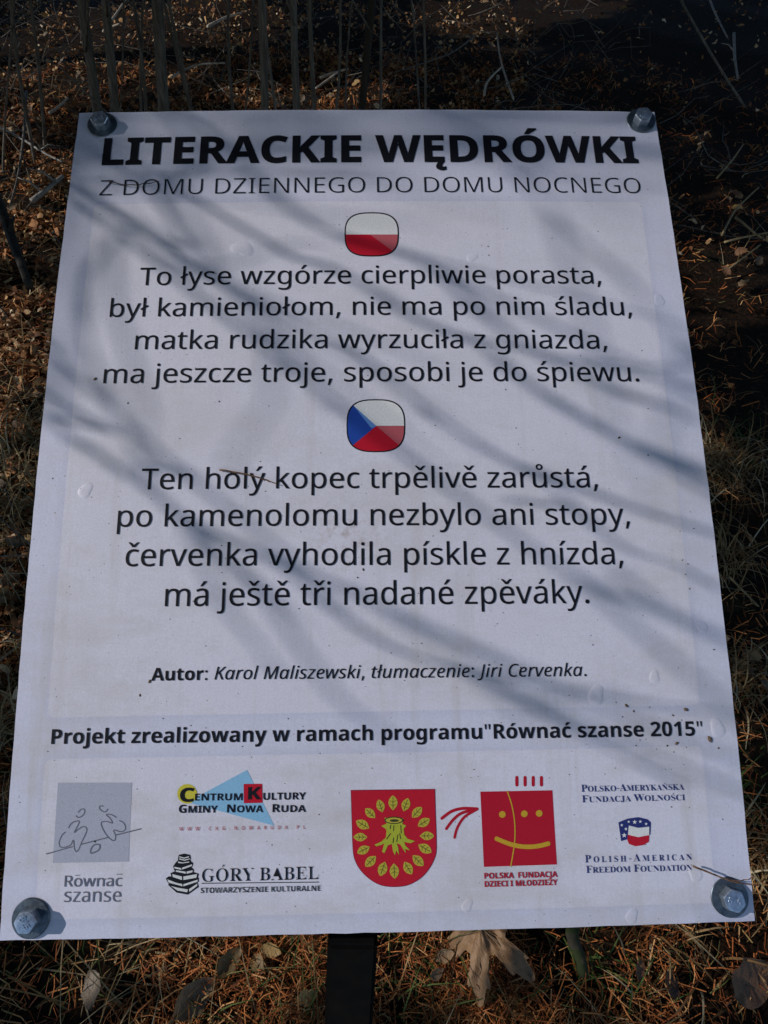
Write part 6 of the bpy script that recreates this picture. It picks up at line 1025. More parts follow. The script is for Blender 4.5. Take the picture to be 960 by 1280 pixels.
# laminate blisters
def blister(cx, cy, r):
    V, F = [], []
    NR, NA = 7, 22
    ph = random.random() * 6
    for i in range(NR + 1):
        q = i / NR
        for k in range(NA):
            a = 2 * math.pi * k / NA
            rr = r * q * (1 + .2 * math.sin(2 * a + ph) + .09 * math.sin(3 * a + 2 * ph))
            x, y = (cx + rr * math.cos(a)) / 1000, (cy + rr * math.sin(a) * 0.95) / 1000
            V.append((x, y, bow(x, y) + (r * 0.060 * (1 - q ** 5) ** 1.1) / 1000 - 0.00002))
    for i in range(NR):
        for k in range(NA):
            a, b = i * NA + k, i * NA + (k + 1) % NA
            F.append((a, a + NA, b + NA, b))
    F.append(tuple(range(NA)))
    return mesh_obj('blister', V, F, M_BOARD, board, smooth=True)
for b in BUBBLES: blister(*b)

# ------------------------------------------------------------------ bolts
def zinc(name, base, rough):
    m, t, b = new_mat(name)
    tc = N(t, 'ShaderNodeTexCoord')
    n = N(t, 'ShaderNodeTexNoise', Scale=260.0, Detail=5.0, Roughness=0.7); t.links.new(tc.outputs['Object'], n.inputs['Vector'])
    t.links.new(ramp(t, n.outputs['Fac'], [(0.3, tuple(c * .45 for c in base)), (0.65, base)]), b.inputs['Base Color'])
    b.inputs['Metallic'].default_value = 0.85
    t.links.new(math_n(t, 'MULTIPLY_ADD', n.outputs['Fac'], 0.35, rough), b.inputs['Roughness'])
    bu = N(t, 'ShaderNodeBump', Strength=0.3, Distance=0.0004); t.links.new(n.outputs['Fac'], bu.inputs['Height']); t.links.new(bu.outputs[0], b.inputs['Normal'])
    return m
M_ZINC = zinc('zinc_plate', (0.56, 0.64, 0.74), 0.17)
M_WASH = zinc('zinc_washer', (0.17, 0.205, 0.24), 0.27)

def lathe(prof, seg=36):
    V, F = [], []
    for r, z in prof:
        for k in range(seg):
            a = 2 * math.pi * k / seg
            V.append((r * math.cos(a), r * math.sin(a), z))
    n = len(prof)
    for i in range(n - 1):
        for k in range(seg):
            F.append((i * seg + k, i * seg + (k + 1) % seg, (i + 1) * seg + (k + 1) % seg, (i + 1) * seg + k))
    return V, F
def make_bolt(x, y, rot, tilt):
    x, y = x / 1000, y / 1000
    root = bpy.data.objects.new('bolt', None); link(root, board); root.empty_display_size = 0.01
    root.location = (x, y, bow(x, y)); root.rotation_euler = (tilt[0], tilt[1], rot)
    V, F = lathe([(0.0043, 0.0), (0.0100, 0.0), (0.0105, 0.0004), (0.01045, 0.0010), (0.0101, 0.0014), (0.0070, 0.00155), (0.0043, 0.0015)])
    w = mesh_obj('washer', V, F, M_WASH, root, smooth=True); w.data.set_sharp_from_angle(angle=math.radians(35))
    # hexagon head with chamfered crown and a thin flange under it
    bm = bmesh.new()
    z0, z1 = 0.0015, 0.0074
    R6 = 0.0063
    rings = []
    for rr, z in ((R6, z0), (R6, z1 - 0.0007), (R6 * 0.95, z1 - 0.0001), (R6 * 0.84, z1)):
        ring = []
        for k in range(36):
            a = 2 * math.pi * k / 36
            hexr = math.cos(math.pi / 6) / math.cos((a % (math.pi / 3)) - math.pi / 6)
            circ = 1.0
            r = rr * (hexr if z < z1 - 0.0005 else min(hexr, 0.93 + 0.02 * circ)) 
            ring.append(bm.verts.new((r * math.cos(a), r * math.sin(a), z)))
        rings.append(ring)
    for a, b in zip(rings, rings[1:]):
        for k in range(36):
            bm.faces.new([a[k], a[(k + 1) % 36], b[(k + 1) % 36], b[k]])
    bm.faces.new(rings[-1])
    bm_obj('hex_head', bm, M_ZINC, root, smooth=True, angle=22)
    # raised strength marks on the head
    V, F = [], []
    def rib(pts, w=0.00065, h=0.00035):
        Lp, Rp = ribbon(pts, w); b = len(V); n = len(Lp)
        for q in Lp + Rp: V.append((q[0], q[1], z1 - .00002))
        for q, s in zip(Lp + Rp, [1] * (2 * n)): V.append((q[0] * .98, q[1] * .98, z1 + h))
        m2 = 2 * n
        for i in range(n - 1):
            F.append((b + m2 + n + i, b + m2 + n + i + 1, b + m2 + i + 1, b + m2 + i))
            F.append((b + i, b + i + 1, b + m2 + i + 1, b + m2 + i)); F.append((b + n + i + 1, b + n + i, b + m2 + n + i, b + m2 + n + i + 1))
        F.append((b, b + m2, b + m2 + n, b + n)); F.append((b + n - 1, b + 2 * n - 1, b + m2 + 2 * n - 1, b + m2 + n - 1))
    def circ_pts(cx, cy, r, n=9): return [(cx + r * math.cos(2 * math.pi * k / n), cy + r * math.sin(2 * math.pi * k / n)) for k in range(n + 1)]
    rib(circ_pts(-.0026, .0011, .0008)); rib(circ_pts(-.0026, -.0007, .0009))         # 8
    rib([(.0018, .0018), (.0030, .0018)]); rib([(.0018, .0018), (.0017, .0006), (.0028, .0006), (.0030, -.0006), (.0017, -.0012)])
    rib([(.0004, -.0012), (.0005, -.0010)])
    mesh_obj('head_mark', V, F, M_ZINC, root)
    return root
for (x, y), rot, tilt in zip(BOLTS, (0.2, 1.1, 0.15 - 1.2, -0.3), ((0.02, .03), (-.05, -.02), (.03, .02), (0.02, -.04))):
    make_bolt(x, y, rot, tilt)

# post and cross bracket behind the sheet
M_POST, t_, b_ = new_mat('black_steel')
tc_ = N(t_, 'ShaderNodeTexCoord'); n_ = N(t_, 'ShaderNodeTexNoise', Scale=90.0, Detail=5.0); t_.links.new(tc_.outputs['Object'], n_.inputs['Vector'])
t_.links.new(ramp(t_, n_.outputs['Fac'], [(0.4, (0.003, 0.003, 0.003)), (0.8, (0.009, 0.007, 0.006))]), b_.inputs['Base Color']); b_.inputs['Roughness'].default_value = 0.7; b_.inputs['Specular IOR Level'].default_value = 0.12

def box_bm(x0, x1, y0, y1, z0, z1, bev=0.002):
    bm = bmesh.new()
    bmesh.ops.create_cube(bm, size=1.0)
    for v in bm.verts:
        v.co = Vector(((x0 + x1) / 2 + v.co.x * (x1 - x0), (y0 + y1) / 2 + v.co.y * (y1 - y0), (z0 + z1) / 2 + v.co.z * (z1 - z0)))
    if bev: bmesh.ops.bevel(bm, geom=list(bm.edges), offset=bev, segments=2, affect='EDGES')
    return bm
# the post: square tube leaning slightly, from the back of the sheet into the ground
PT = Vector(POST_TOP); PB = Vector(POST_BOT)
d = (PB - PT).normalized(); side = Vector((1, 0.02, 0)); side = (side - d * side.dot(d)).normalized(); fr = d.cross(side)
top_p = PT - d * 0.004 - BM.to_3x3() @ Vector((0, 0, 0.012))
bm = box_bm(-0.0150, 0.0150, -0.0150, 0.0150, 0, (PB - PT).length + 0.10, 0.0022)
mw = Matrix((side, fr, d)).transposed().to_4x4(); mw.translation = top_p
bmesh.ops.transform(bm, matrix=BM.inverted() @ mw, verts=bm.verts)
bm_obj('post', bm, M_POST, board, smooth=True, angle=30)
bm = box_bm(-0.0325, -0.0025, -HH + 0.003, 0.19, -0.0250, -0.0130, 0.001)
bm_obj('spine_bar', bm, M_POST, board, smooth=True, angle=30)
for yy in (0.17, -0.12):
    bm = box_bm(-0.17, 0.17, yy - 0.014, yy + 0.014, -0.0125, -0.0055, 0.001)
    bm_obj('cross_bar', bm, M_POST, board, smooth=True, angle=30)

# ------------------------------------------------------------------ dirt and strands lying on the board
M_DIRT = island_mat('dirt', [(0, (0.05, 0.03, 0.02)), (0.5, (0.10, 0.06, 0.035)), (1, (0.17, 0.12, 0.08))], rough=0.9, grain=900)
M_NEEDLE_TWIG = bark_mat('brown_stem', (0.10, 0.05, 0.03), (0.26, 0.15, 0.09), scale=300)
def lump(x, y, r, name, parent=None, rnd=None):
    bm = bmesh.new(); bmesh.ops.create_icosphere(bm, subdivisions=2, radius=1.0)
    s = Vector((random.random(), random.random(), random.random())) * 20
    from mathutils import noise
    a = random.random() * 3
    for v in bm.verts:
        k = 1 + 0.75 * noise.noise(v.co * 1.6 + s)
        p = v.co * k; p = Vector((p.x * 1.25, p.y * .8, p.z * .45))
        p = Matrix.Rotation(a, 3, 'Z') @ p
        v.co = p * (r / 1000)
    return bm
crumb_labels = {0: 'grey brown round crumb stuck before the first letter of the fourth verse line', 1: 'flat brown crumb stuck at the foot of the word Autor',
    2: 'dark crumb stuck above the closing quotation mark of the project line', 3: 'largest brown crumb, right of the closing quotation mark on the board',
    8: 'small brown crumb above the word szanse near the field edge', 6: 'elongated crumb right below the year on the board'}
small = bmesh.new()
for i, (x, y, r) in enumerate(SPECKS):
    r = r * 0.62
    bm = lump(x, y, r, 'c')
    M_ = BM @ Matrix.Translation((x / 1000, y / 1000, bow(x / 1000, y / 1000) + r * .2 / 1000))
    if i in crumb_labels:
        o = bm_obj('dirt_crumb', bm, M_DIRT, None)
        o.matrix_world = M_
        tag(o, crumb_labels[i], 'dirt crumb')
    else:
        bmesh.ops.transform(bm, matrix=BM.inverted() @ M_, verts=bm.verts)
        me = bpy.data.meshes.new('tmp'); bm.to_mesh(me); bm.free(); small.from_mesh(me); bpy.data.meshes.remove(me)
for k in range(520):
    x = (random.random() - .5) * .41; y = HH * (1 - 2 * random.random() ** .75) * .97
    r = .00012 + .00026 * random.random() ** 2.5
    mt = Matrix.Translation((x, y, bow(x, y))) @ Matrix.Diagonal((1 + random.random(), 1, .5, 1))
    bmesh.ops.create_icosphere(small, subdivisions=1, radius=r, matrix=mt)
o = bm_obj('dirt_specks', small, M_DIRT, board, smooth=False); o['kind'] = 'stuff'

def strand(name, keys, r, lab, cat, mat, extra=None, lift=0.0009):
    root = empty(name, to_world(keys[0][0] / 1000, keys[0][1] / 1000))
    inv = Matrix.Translation(-root.location)
    def mk(kk, nm, rr):
        pts = [to_world(x / 1000, y / 1000, lift + 0.0012 * math.sin(i * 1.3) ** 2) for i, (x, y) in enumerate(kk)]
        pts = [inv @ p for p in smooth_path(pts, 4)]
        n = len(pts)
        tube(nm, pts, [rr * (1 - .5 * i / n) for i in range(n)], mat, root, seg=6)
    mk(keys, 'stem', r)
    for e in extra or []: mk(e, 'side_stem', r * .6)
    tag(root, lab, cat)
    return root
strand('pine_needle', HAIRS['needle'], 0.00055, 'brown forked pine needle lying across the word holý on the board', 'pine needle', M_NEEDLE_TWIG, [HAIRS['needle_b']])
strand('dry_twig', HAIRS['twig'], 0.0006, 'thin brown forked twig lying above the lower right bolt of the board', 'twig', M_NEEDLE_TWIG, [HAIRS['twig_b']], lift=0.0035)
strand('plant_fibre', HAIRS['hair'], 0.0004, 'dark thin fibre lying across the start of the grey subtitle', 'fibre', bark_mat('dark_fibre', (0.02, 0.015, 0.012), (0.05, 0.04, 0.03)))

# ------------------------------------------------------------------ ground
S8 = math.tan(math.radians(8))
def gz(x, y):
    z = y * S8
    z = z + 0.018 * np.sin(2.3 * x + 1.1) * np.cos(1.9 * y + .4) + 0.018 * np.sin(6.1 * x + 2.0 * y) * np.cos(5.3 * y - 1.3 * x)
    z = z + 0.004 * np.sin(17 * x + 5 * y) * np.sin(15 * y + 3)
    return z - 0.012 * np.exp(-((x) ** 2 + (y - .2) ** 2) / .4)

def ground_material():
    m, t, b = new_mat('forest_soil')
    tc = N(t, 'ShaderNodeTexCoord')
    n = N(t, 'ShaderNodeTexNoise', Scale=6.0, Detail=10.0, Roughness=0.75); t.links.new(tc.outputs['Object'], n.inputs['Vector'])
    n2 = N(t, 'ShaderNodeTexNoise', Scale=90.0, Detail=6.0, Roughness=0.7); t.links.new(tc.outputs['Object'], n2.inputs['Vector'])
    c = ramp(t, n2.outputs['Fac'], [(0.3, (0.005, 0.003, 0.002)), (0.5, (0.018, 0.010, 0.005)), (0.7, (0.06, 0.03, 0.014))])
    c = mixc(t, math_n(t, 'GREATER_THAN', n.outputs['Fac'], 0.60), c, (0.010, 0.011, 0.004))
    t.links.new(c, b.inputs['Base Color']); b.inputs['Roughness'].default_value = 0.95; b.inputs['Specular IOR Level'].default_value = 0.1
    bu = N(t, 'ShaderNodeBump', Strength=1.0, Distance=0.02); t.links.new(n2.outputs['Fac'], bu.inputs['Height']); t.links.new(bu.outputs[0], b.inputs['Normal'])
    return m
def graded(lo, hi, a, b, n_in, n_out):
    return np.unique(np.concatenate([np.linspace(lo, a, n_out), np.linspace(a, b, n_in), np.linspace(b, hi, n_out)]))
gx = graded(-60, 60, -4.5, 4.5, 150, 16); gy = graded(-60, 60, -2, 7.5, 150, 16)
GX, GY = np.meshgrid(gx, gy)
ZZ = gz(GX, GY)
V = np.stack([GX, GY, ZZ], -1).reshape(-1, 3)
nx, ny = len(gx), len(gy)
I, J = np.meshgrid(np.arange(nx - 1), np.arange(ny - 1)); q = (J * nx + I).ravel()
F = np.stack([q, q + 1, q + nx + 1, q + nx], -1)
g = fast_mesh('ground', V, F, ground_material()); tag(g, kind='structure')

# sampling of positions: dense close by, thinner with distance
def scatter(n, near=0.05, far=6.5, pw=1.6, rng=RNG, clearx=True):
    out = []
    while sum(len(a) for a in out) < n:
        k = n * 3
        r = near + (far - near) * rng.random(k) ** pw
        th = rng.uniform(0, math.pi, k)
        x = r * np.cos(th); y = r * np.sin(th) - 0.05
        dep = y * math.cos(PITCH) + (1.1 - y * S8) * math.sin(PITCH)
        ok = (np.abs(x) < 0.70 * dep + 0.15) & (y < 6.3) & (y > -0.05)
        out.append(np.stack([x[ok], y[ok]], -1))
    return np.concatenate(out)[:n]

def cards(P, length, width, rng=RNG, segs=2, curl=0.3, tilt=0.5, lift=0.01, aspect_mid=1.0, yaw=None):
    """n bent slips; each segs quads long. length,width arrays"""
    n = len(P)
    if yaw is None: yaw = rng.uniform(0, 2 * math.pi, n)
    d = np.stack([np.cos(yaw), np.sin(yaw), rng.uniform(-tilt, tilt, n) * .9], -1); d /= np.linalg.norm(d, axis=1, keepdims=True)
    s = np.stack([-np.sin(yaw), np.cos(yaw), rng.uniform(-tilt, tilt, n)], -1); s -= (s * d).sum(1, keepdims=True) * d; s /= np.linalg.norm(s, axis=1, keepdims=True)
    u = np.cross(d, s)
    base = np.stack([P[:, 0], P[:, 1], gz(P[:, 0], P[:, 1]) + lift * rng.random(n)], -1)
    cu = rng.uniform(-curl, curl, n)
    V = np.zeros((n, (segs + 1) * 2, 3)); 
    for i in range(segs + 1):
        tt = i / segs - .5
        w = width * (aspect_mid if 0 < i < segs else 1.0) * .5
        c = base + d * (length * tt)[:, None] + u * (cu * length * (tt * tt * 4 - 1))[:, None]
        V[:, 2 * i] = c - s * w[:, None]; V[:, 2 * i + 1] = c + s * w[:, None]
    k = (segs + 1) * 2
    F = np.zeros((n, segs, 4), np.int64)
    for i in range(segs):
        F[:, i] = (np.arange(n) * k)[:, None] + np.array([2 * i, 2 * i + 1, 2 * i + 3, 2 * i + 2])
    return V.reshape(-1, 3), F.reshape(-1, 4)

M_RUST = island_mat('rusty_needles', [(0, (0.09, 0.025, 0.008)), (0.35, (0.30, 0.080, 0.018)), (0.72, (0.46, 0.16, 0.04)), (0.94, (0.50, 0.29, 0.12)), (1, (0.10, 0.12, 0.03))], grain=300)
M_CHIP = island_mat('leaf_crumbs', [(0, (0.06, 0.028, 0.012)), (0.22, (0.22, 0.09, 0.035)), (0.5, (0.42, 0.19, 0.07)), (0.85, (0.54, 0.33, 0.15)), (1, (0.66, 0.54, 0.38))], translucent=0.12, grain=120)
M_STRAW = island_mat('dry_grass', [(0, (0.12, 0.08, 0.03)), (0.4, (0.32, 0.21, 0.09)), (0.75, (0.52, 0.40, 0.22)), (0.88, (0.14, 0.13, 0.04)), (1, (0.72, 0.62, 0.42))], translucent=0.15, grain=200)
M_GREEN = island_mat('green_grass', [(0, (0.03, 0.06, 0.012)), (0.5, (0.06, 0.11, 0.02)), (1, (0.12, 0.16, 0.04))], translucent=0.2, grain=200)

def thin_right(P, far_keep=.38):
    """drop part of the litter right of the board and upslope, darkening that shaded ground"""
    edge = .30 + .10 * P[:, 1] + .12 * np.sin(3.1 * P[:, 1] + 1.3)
    k = np.where((P[:, 0] > edge) & (P[:, 1] > .45), far_keep, 1.0)  # sparser litter stands in for deeper shade on this side
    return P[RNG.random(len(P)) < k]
def clumps(P, lo=.06, f=1.0):
    """litter gathers in drifts and leaves bare dark soil between them"""
    x, y = P[:, 0] * f, P[:, 1] * f
    k = np.sin(9.1 * x + 3.3 * np.sin(4.1 * y)) * np.cos(8.3 * y + 2.7 * np.sin(5.2 * x)) + .6 * np.sin(21 * x + 11 * y) * np.cos(17 * y - 9 * x + 1)
    return P[RNG.random(len(P)) < np.clip(.55 + .9 * k, lo, 1)]
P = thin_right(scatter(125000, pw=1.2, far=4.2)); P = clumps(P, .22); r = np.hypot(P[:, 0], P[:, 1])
V, F = cards(P, RNG.uniform(.010, .040, len(P)) * (1 + .25 * r), RNG.uniform(.0006, .0014, len(P)) * (1 + .4 * r), segs=2, curl=.3, tilt=.8, lift=.026)
o = fast_mesh('needle_litter', V, F, M_RUST); tag(o, 'rust red needle litter covering the ground under and round the board', 'needle litter', kind='stuff')
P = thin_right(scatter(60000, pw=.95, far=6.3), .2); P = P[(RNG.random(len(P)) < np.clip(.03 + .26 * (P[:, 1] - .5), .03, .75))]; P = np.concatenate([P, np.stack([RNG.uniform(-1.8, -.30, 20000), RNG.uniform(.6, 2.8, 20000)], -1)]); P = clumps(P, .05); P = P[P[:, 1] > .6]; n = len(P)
V, F = cards(P, RNG.lognormal(-4.15, .45, n), RNG.lognormal(-5.1, .5, n), segs=2, curl=.55, tilt=1.1, lift=.035, aspect_mid=1.7)
o = fast_mesh('leaf_litter', V, F, M_CHIP); tag(o, 'crumbled tan and brown leaf litter behind and left of the board', 'leaf litter', kind='stuff')

def blades(roots, L, W, lean, yaw, segs=4, droop=1.0, rng=RNG):
    n = len(roots)
    base = np.stack([roots[:, 0], roots[:, 1], gz(roots[:, 0], roots[:, 1])], -1)
    h = np.stack([np.cos(yaw), np.sin(yaw), np.zeros(n)], -1); s = np.stack([-np.sin(yaw), np.cos(yaw), rng.uniform(-.3, .3, n)], -1)
    V = np.zeros((n, (segs + 1) * 2, 3)); p = base.copy(); ang = lean.copy()
    for i in range(segs + 1):
        w = W * (1 - (i / segs) ** 1.6 * .92) * .5
        V[:, 2 * i] = p - s * w[:, None]; V[:, 2 * i + 1] = p + s * w[:, None]
        stp = L / segs
        p = p + h * (np.sin(ang) * stp)[:, None]; p[:, 2] += np.cos(ang) * stp
        p[:, 2] = np.maximum(p[:, 2], gz(p[:, 0], p[:, 1]) + .003)
        ang = ang + droop * rng.uniform(.15, .6, n)
    k = (segs + 1) * 2; F = np.zeros((n, segs, 4), np.int64)
    for i in range(segs):
        F[:, i] = (np.arange(n) * k)[:, None] + np.array([2 * i, 2 * i + 1, 2 * i + 3, 2 * i + 2])
    return V.reshape(-1, 3), F.reshape(-1, 4)
# dry grass: left of the board and in a belt, thin
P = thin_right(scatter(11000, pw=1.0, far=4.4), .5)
keep = RNG.random(len(P)) < np.where(P[:, 0] < -.2, .9, .14) * np.clip(1.3 - .22 * P[:, 1], .1, 1) * np.where(P[:, 1] < .42, .3, 1)
P = P[keep]; n = len(P)
V, F = blades(P, RNG.uniform(.07, .24, n), RNG.uniform(.0010, .0024, n), RNG.uniform(.5, 1.5, n), RNG.uniform(0, 2 * math.pi, n), droop=.8)
o = fast_mesh('dry_grass', V, F, M_STRAW); tag(o, 'thin straw coloured dry grass lying over the litter on both sides of the board', 'dry grass', kind='stuff')
c = np.array([[-.42, .33], [-.50, .42], [-.62, 1.1], [.30, .22], [.05, .24], [.55, .5], [-.1, .22], [.80, 1.25]])
P = c[RNG.integers(0, len(c), 520)] + RNG.normal(0, .05, (520, 2)); n = len(P)
V, F = blades(P, RNG.uniform(.03, .10, n), RNG.uniform(.0012, .0026, n), RNG.uniform(.1, 1.1, n), RNG.uniform(0, 2 * math.pi, n))
o = fast_mesh('green_grass', V, F, M_GREEN); tag(o, 'short green grass shoots among the litter by the board edges', 'green grass', kind='stuff')

M_TUSS = island_mat('withered_grass', [(0, (0.07, 0.035, 0.012)), (0.4, (0.20, 0.11, 0.04)), (0.8, (0.36, 0.24, 0.11)), (1, (0.55, 0.45, 0.28))], translucent=0.12, grain=200)
# grass tussocks on the right: each one a thing
def tussock(x, y, n, L, spread, lab, cone=1.2, gr=None):
    P = np.array([x, y]) + RNG.normal(0, spread, (n, 2))
    V, F = blades(P, RNG.uniform(.5, 1, n) * L, RNG.uniform(.0016, .0036, n), RNG.uniform(.05, cone, n), RNG.uniform(0, 2 * math.pi, n), segs=6, droop=.95)
    z0 = float(gz(np.array(x), np.array(y)))
    V = V - np.array([x, y, z0])
    o = fast_mesh('grass_tussock', V, F, M_TUSS if x > 0 else M_STRAW); o.location = (x, y, z0)
    tag(o, lab, 'grass tussock', gr)
for a in TUSSOCKS: tussock(*a)

# ------------------------------------------------------------------ fallen leaves, each one a thing
M_LEAF = dict(ochre=leaf_mat('ochre_leaf', (0.22, 0.12, 0.03), (0.42, 0.26, 0.08)), tan=leaf_mat('tan_leaf', (0.17, 0.10, 0.05), (0.42, 0.28, 0.15)),
    grey=leaf_mat('grey_leaf', (0.07, 0.05, 0.035), (0.20, 0.15, 0.10)), brown=leaf_mat('brown_leaf', (0.10, 0.04, 0.015), (0.24, 0.11, 0.05)),
    maple=leaf_mat('maple_leaf', (0.14, 0.07, 0.03), (0.34, 0.20, 0.095), vein=(0.22, 0.13, 0.07)))
def leaf_mesh(kind, L, seed):
    rnd = random.Random(seed)
    V, F = [], []
    n = 9; curlx = rnd.uniform(.15, .5) * rnd.choice((1, -1)); curly = rnd.uniform(.2, .8)
    for i in range(n + 1):
        s = i / n
        w = (math.sin(math.pi * s ** .85) ** .8) * .30 * (1 + .07 * math.sin(s * 40 + seed)) + .004
        for k in (-1, -.5, 0, .5, 1):
            x = (s - .5) * L; y = k * w * L
            z = L * (curlx * (s - .5) ** 2 + curly * (k * w) ** 2 * 1.6 + .035 * math.sin(s * 17 + k * 3 + seed) - .010 * (k == 0))
            V.append((x, y, z))
    for i in range(n):
        for k in range(4):
            a = i * 5 + k; F.append((a, a + 1, a + 6, a + 5))
    # stalk
    b = len(V)
    tv, tf = tube_data([(-.5 * L, 0, curlx * .25 * L), (-.62 * L, .01 * L, curlx * .3 * L + .02 * L), (-.74 * L, .03 * L, .10 * L)], [.012 * L, .009 * L, .008 * L], 5, base=b)
    V += tv; F += tf
    me = bpy.data.meshes.new('fallen_leaf'); me.from_pydata([tuple(v) for v in V], [], F)
    me.polygons.foreach_set('use_smooth', [True] * len(me.polygons))
    return me
big_labels = ['lower ochre oval leaf of the pair under the board edge left of the post', 'upper ochre oval leaf of the pair under the board edge left of the post',
 'long ochre leaf standing on edge left of the two ovals below the board', 'long pale folded leaf lying in the dark at the bottom edge left of the post',
 'grey brown shrivelled leaf below the lower left corner of the board', 'big red brown leaf in the lower right corner of the picture',
 'small upright brown oval leaf left of the big red brown one', 'small tan leaf just left of the maple leaf', 'small pale curled leaf between the post and the maple leaf',
 'ochre leaf lying against the left side of the post', 'narrow brown leaf between the mossy stick and the small upright oval leaf']
for i, ((px, py), L, a, colr) in enumerate(BIG_LEAVES['o']):
    Lm = L * 1.02 / 1000
    me = leaf_mesh('oval', Lm, 50 + i); me.materials.append(M_LEAF[colr])
    o = bpy.data.objects.new('fallen_leaf', me); link(o)
    o.location = (px, py, float(gz(np.array(px), np.array(py))) + 0.024)
    o.rotation_euler = (random.uniform(.2, .6), random.uniform(-.2, .2), a)
    tag(o, big_labels[i], 'leaf', 'larger fallen leaves below the board')

def maple_leaf(x, y, size):
    """five pointed lobes, veins raised, lobe tips curled"""
    root = empty('maple_leaf', (x, y, float(gz(np.array(x), np.array(y))) + .055))
    prof = [(-180, .04), (-165, .22), (-150, .34), (-140, .47), (-128, .38), (-118, .36), (-108, .50), (-98, .62), (-90, .86), (-84, .72), (-77, .60), (-70, .50), (-62, .33), (-57, .26), (-50, .44), (-40, .60), (-32, .74), (-27, .92), (-20, .80), (-12, .72), (-9, .58), (-2, .62), (5, .50), (14, .34)]
    lobes = [(-112, .66, .34), (-62, .92, .40), (-4, 1.0, .42), (52, .95, .40), (108, .62, .34)]
    pts = []
    def outline(a):      # radius at angle a (deg): union of pointed toothed lobes
        r = .40 if -122 < a < 118 else .12
        for c, Ln, w in lobes:
            da = math.radians(((a - c + 180) % 360) - 180)
            if abs(da) < math.pi / 2:
                t_ = abs(da)
                rr = Ln / (1 + (t_ / .31) ** 2.0 * 1.0)
                teeth = 1 + .30 * max(0, 1 - abs(t_ - .24) / .07)
                r = max(r, rr * teeth)
        return min(r, 1.0)
    NA, NR = 220, 9
    V, F = [(0, 0, 0)], []
    for i in range(1, NR + 1):
        for k in range(NA):
            a = 360 * k / NA - 180
            r = outline(a) * i / NR * size
            rad = math.radians(a)
            fold = 0
            for c, Ln, w in lobes:
                da = math.radians(((a - c + 180) % 360) - 180)
                fold += math.exp(-(da / .10) ** 2)
            rr = r / size
            z = size * (.07 * math.sin(3 * rad + 1) * rr + .045 * math.sin(11 * rr + 2 * rad) - .34 * rr ** 1.7 - .05 * fold * rr * (1 - .4 * rr) + .07 * math.sin(5 * rad + 7 * rr) * rr + .03 * math.sin(17 * rad + 9 * rr) * rr + .02 * math.sin(31 * rr + 3 * rad))
            V.append((r * math.cos(rad), r * math.sin(rad), z))
    for k in range(NA):
        F.append((0, 1 + k, 1 + (k + 1) % NA))
    for i in range(NR - 1):
        for k in range(NA):
            a = 1 + i * NA + k; b = 1 + i * NA + (k + 1) % NA
            F.append((a, a + NA, b + NA, b))
    mesh_obj('blade', V, F, M_LEAF['maple'], root, smooth=True)
    for c, Ln, w in lobes:
        ra = math.radians(c)
        pts = [(size * Ln * s * math.cos(ra), size * Ln * s * math.sin(ra), size * (-.34 * (Ln * s) ** 1.7 - .05 * Ln * s * (1 - .4 * s)) + .0006) for s in (0, .3, .6, .85)]
        tube('vein', pts, [.0013, .001, .0006, .0003], M_LEAF['tan'], root, seg=5)
    tube('stalk', [(0, 0, 0), (-size * .35, .01, .004), (-size * .8, .0, .0)], [.0013, .0011, .0012], M_LEAF['brown'], root, seg=6)
    root.rotation_euler = Euler((0.35, 0.05, math.radians(-97)))
    tag(root, 'large tan dried maple leaf drooping out from under the lower board edge', 'leaf')
maple_leaf(BIG_LEAVES['maple'][0] + MAPLE_OFF[0], BIG_LEAVES['maple'][1] + MAPLE_OFF[1], MAPLE_SIZE)

leaf_pool = []
for k in range(8):
    me = leaf_mesh('small', 1.0, 100 + k); me.materials.append(M_LEAF[('tan', 'brown', 'ochre', 'tan', 'grey', 'brown', 'ochre', 'tan')[k]]); leaf_pool.append(me)
spots = []
for (cx, cy, ra, rb) in LIT_SPOTS:
    if cy > .6:
        k = int(min(14, 4 + ra * rb * 60))
        for _ in range(k):
            a, q = random.random() * 6.28, random.random() ** .5
            spots.append((cx + ra * q * 1.1 * math.cos(a), cy + rb * q * 1.1 * math.sin(a)))
for i, (x, y) in enumerate(spots[:230]):
    o = bpy.data.objects.new('fallen_leaf', leaf_pool[i % 8]); link(o)
    s = random.uniform(.028, .055) * (1.0 if y > 2 else .85)
    o.scale = (s, s, s)
    o.location = (x, y, float(gz(np.array(x), np.array(y))) + .022 + .018 * random.random())
    o.rotation_euler = (random.uniform(-.7, .7), random.uniform(-.7, .7), random.random() * 6.28)
    if x > .4: lab, gr = 'small curled dry leaf on the dark ground right of the board', 'leaves right of the board'
    elif y > 2.4: lab, gr = 'small curled dry leaf in the sunlit litter behind the board', 'leaves behind the board'
    else: lab, gr = 'small curled dry leaf in the litter left of the board', 'leaves left of the board'
    tag(o, lab, 'leaf', gr)

# ------------------------------------------------------------------ saplings
M_BARK = bark_mat('sapling_bark', (0.035, 0.028, 0.022), (0.20, 0.18, 0.155), scale=90)
M_BARKD = bark_mat('dark_bark', (0.012, 0.010, 0.008), (0.05, 0.04, 0.03), scale=70)
sap_lab = ['leftmost thick grey sapling behind the upper left bolt, leaning right towards its foot', 'slim grey sapling right beside the leftmost thick one', 'thick grey sapling rising behind the second letter of the title',
 'thin whippy stem right of the thick sapling above LITERACKIE, leaning left upward', 'grey sapling rising behind the upper middle left of the board', 'slim sapling left neighbour of the very thin leaning stem above the K',
 'thin short sapling close beside the slim one above the K', 'very thin pale stem leaning right upward above the K', 'dark sapling nearest the middle of the top edge', 'thin stem between the slim pair and the thick sapling at upper left',
 'very thin upright stem near the left picture edge', 'very thin dark stem at the middle of the top edge', 'thin grey stem in the dark at the far upper right']
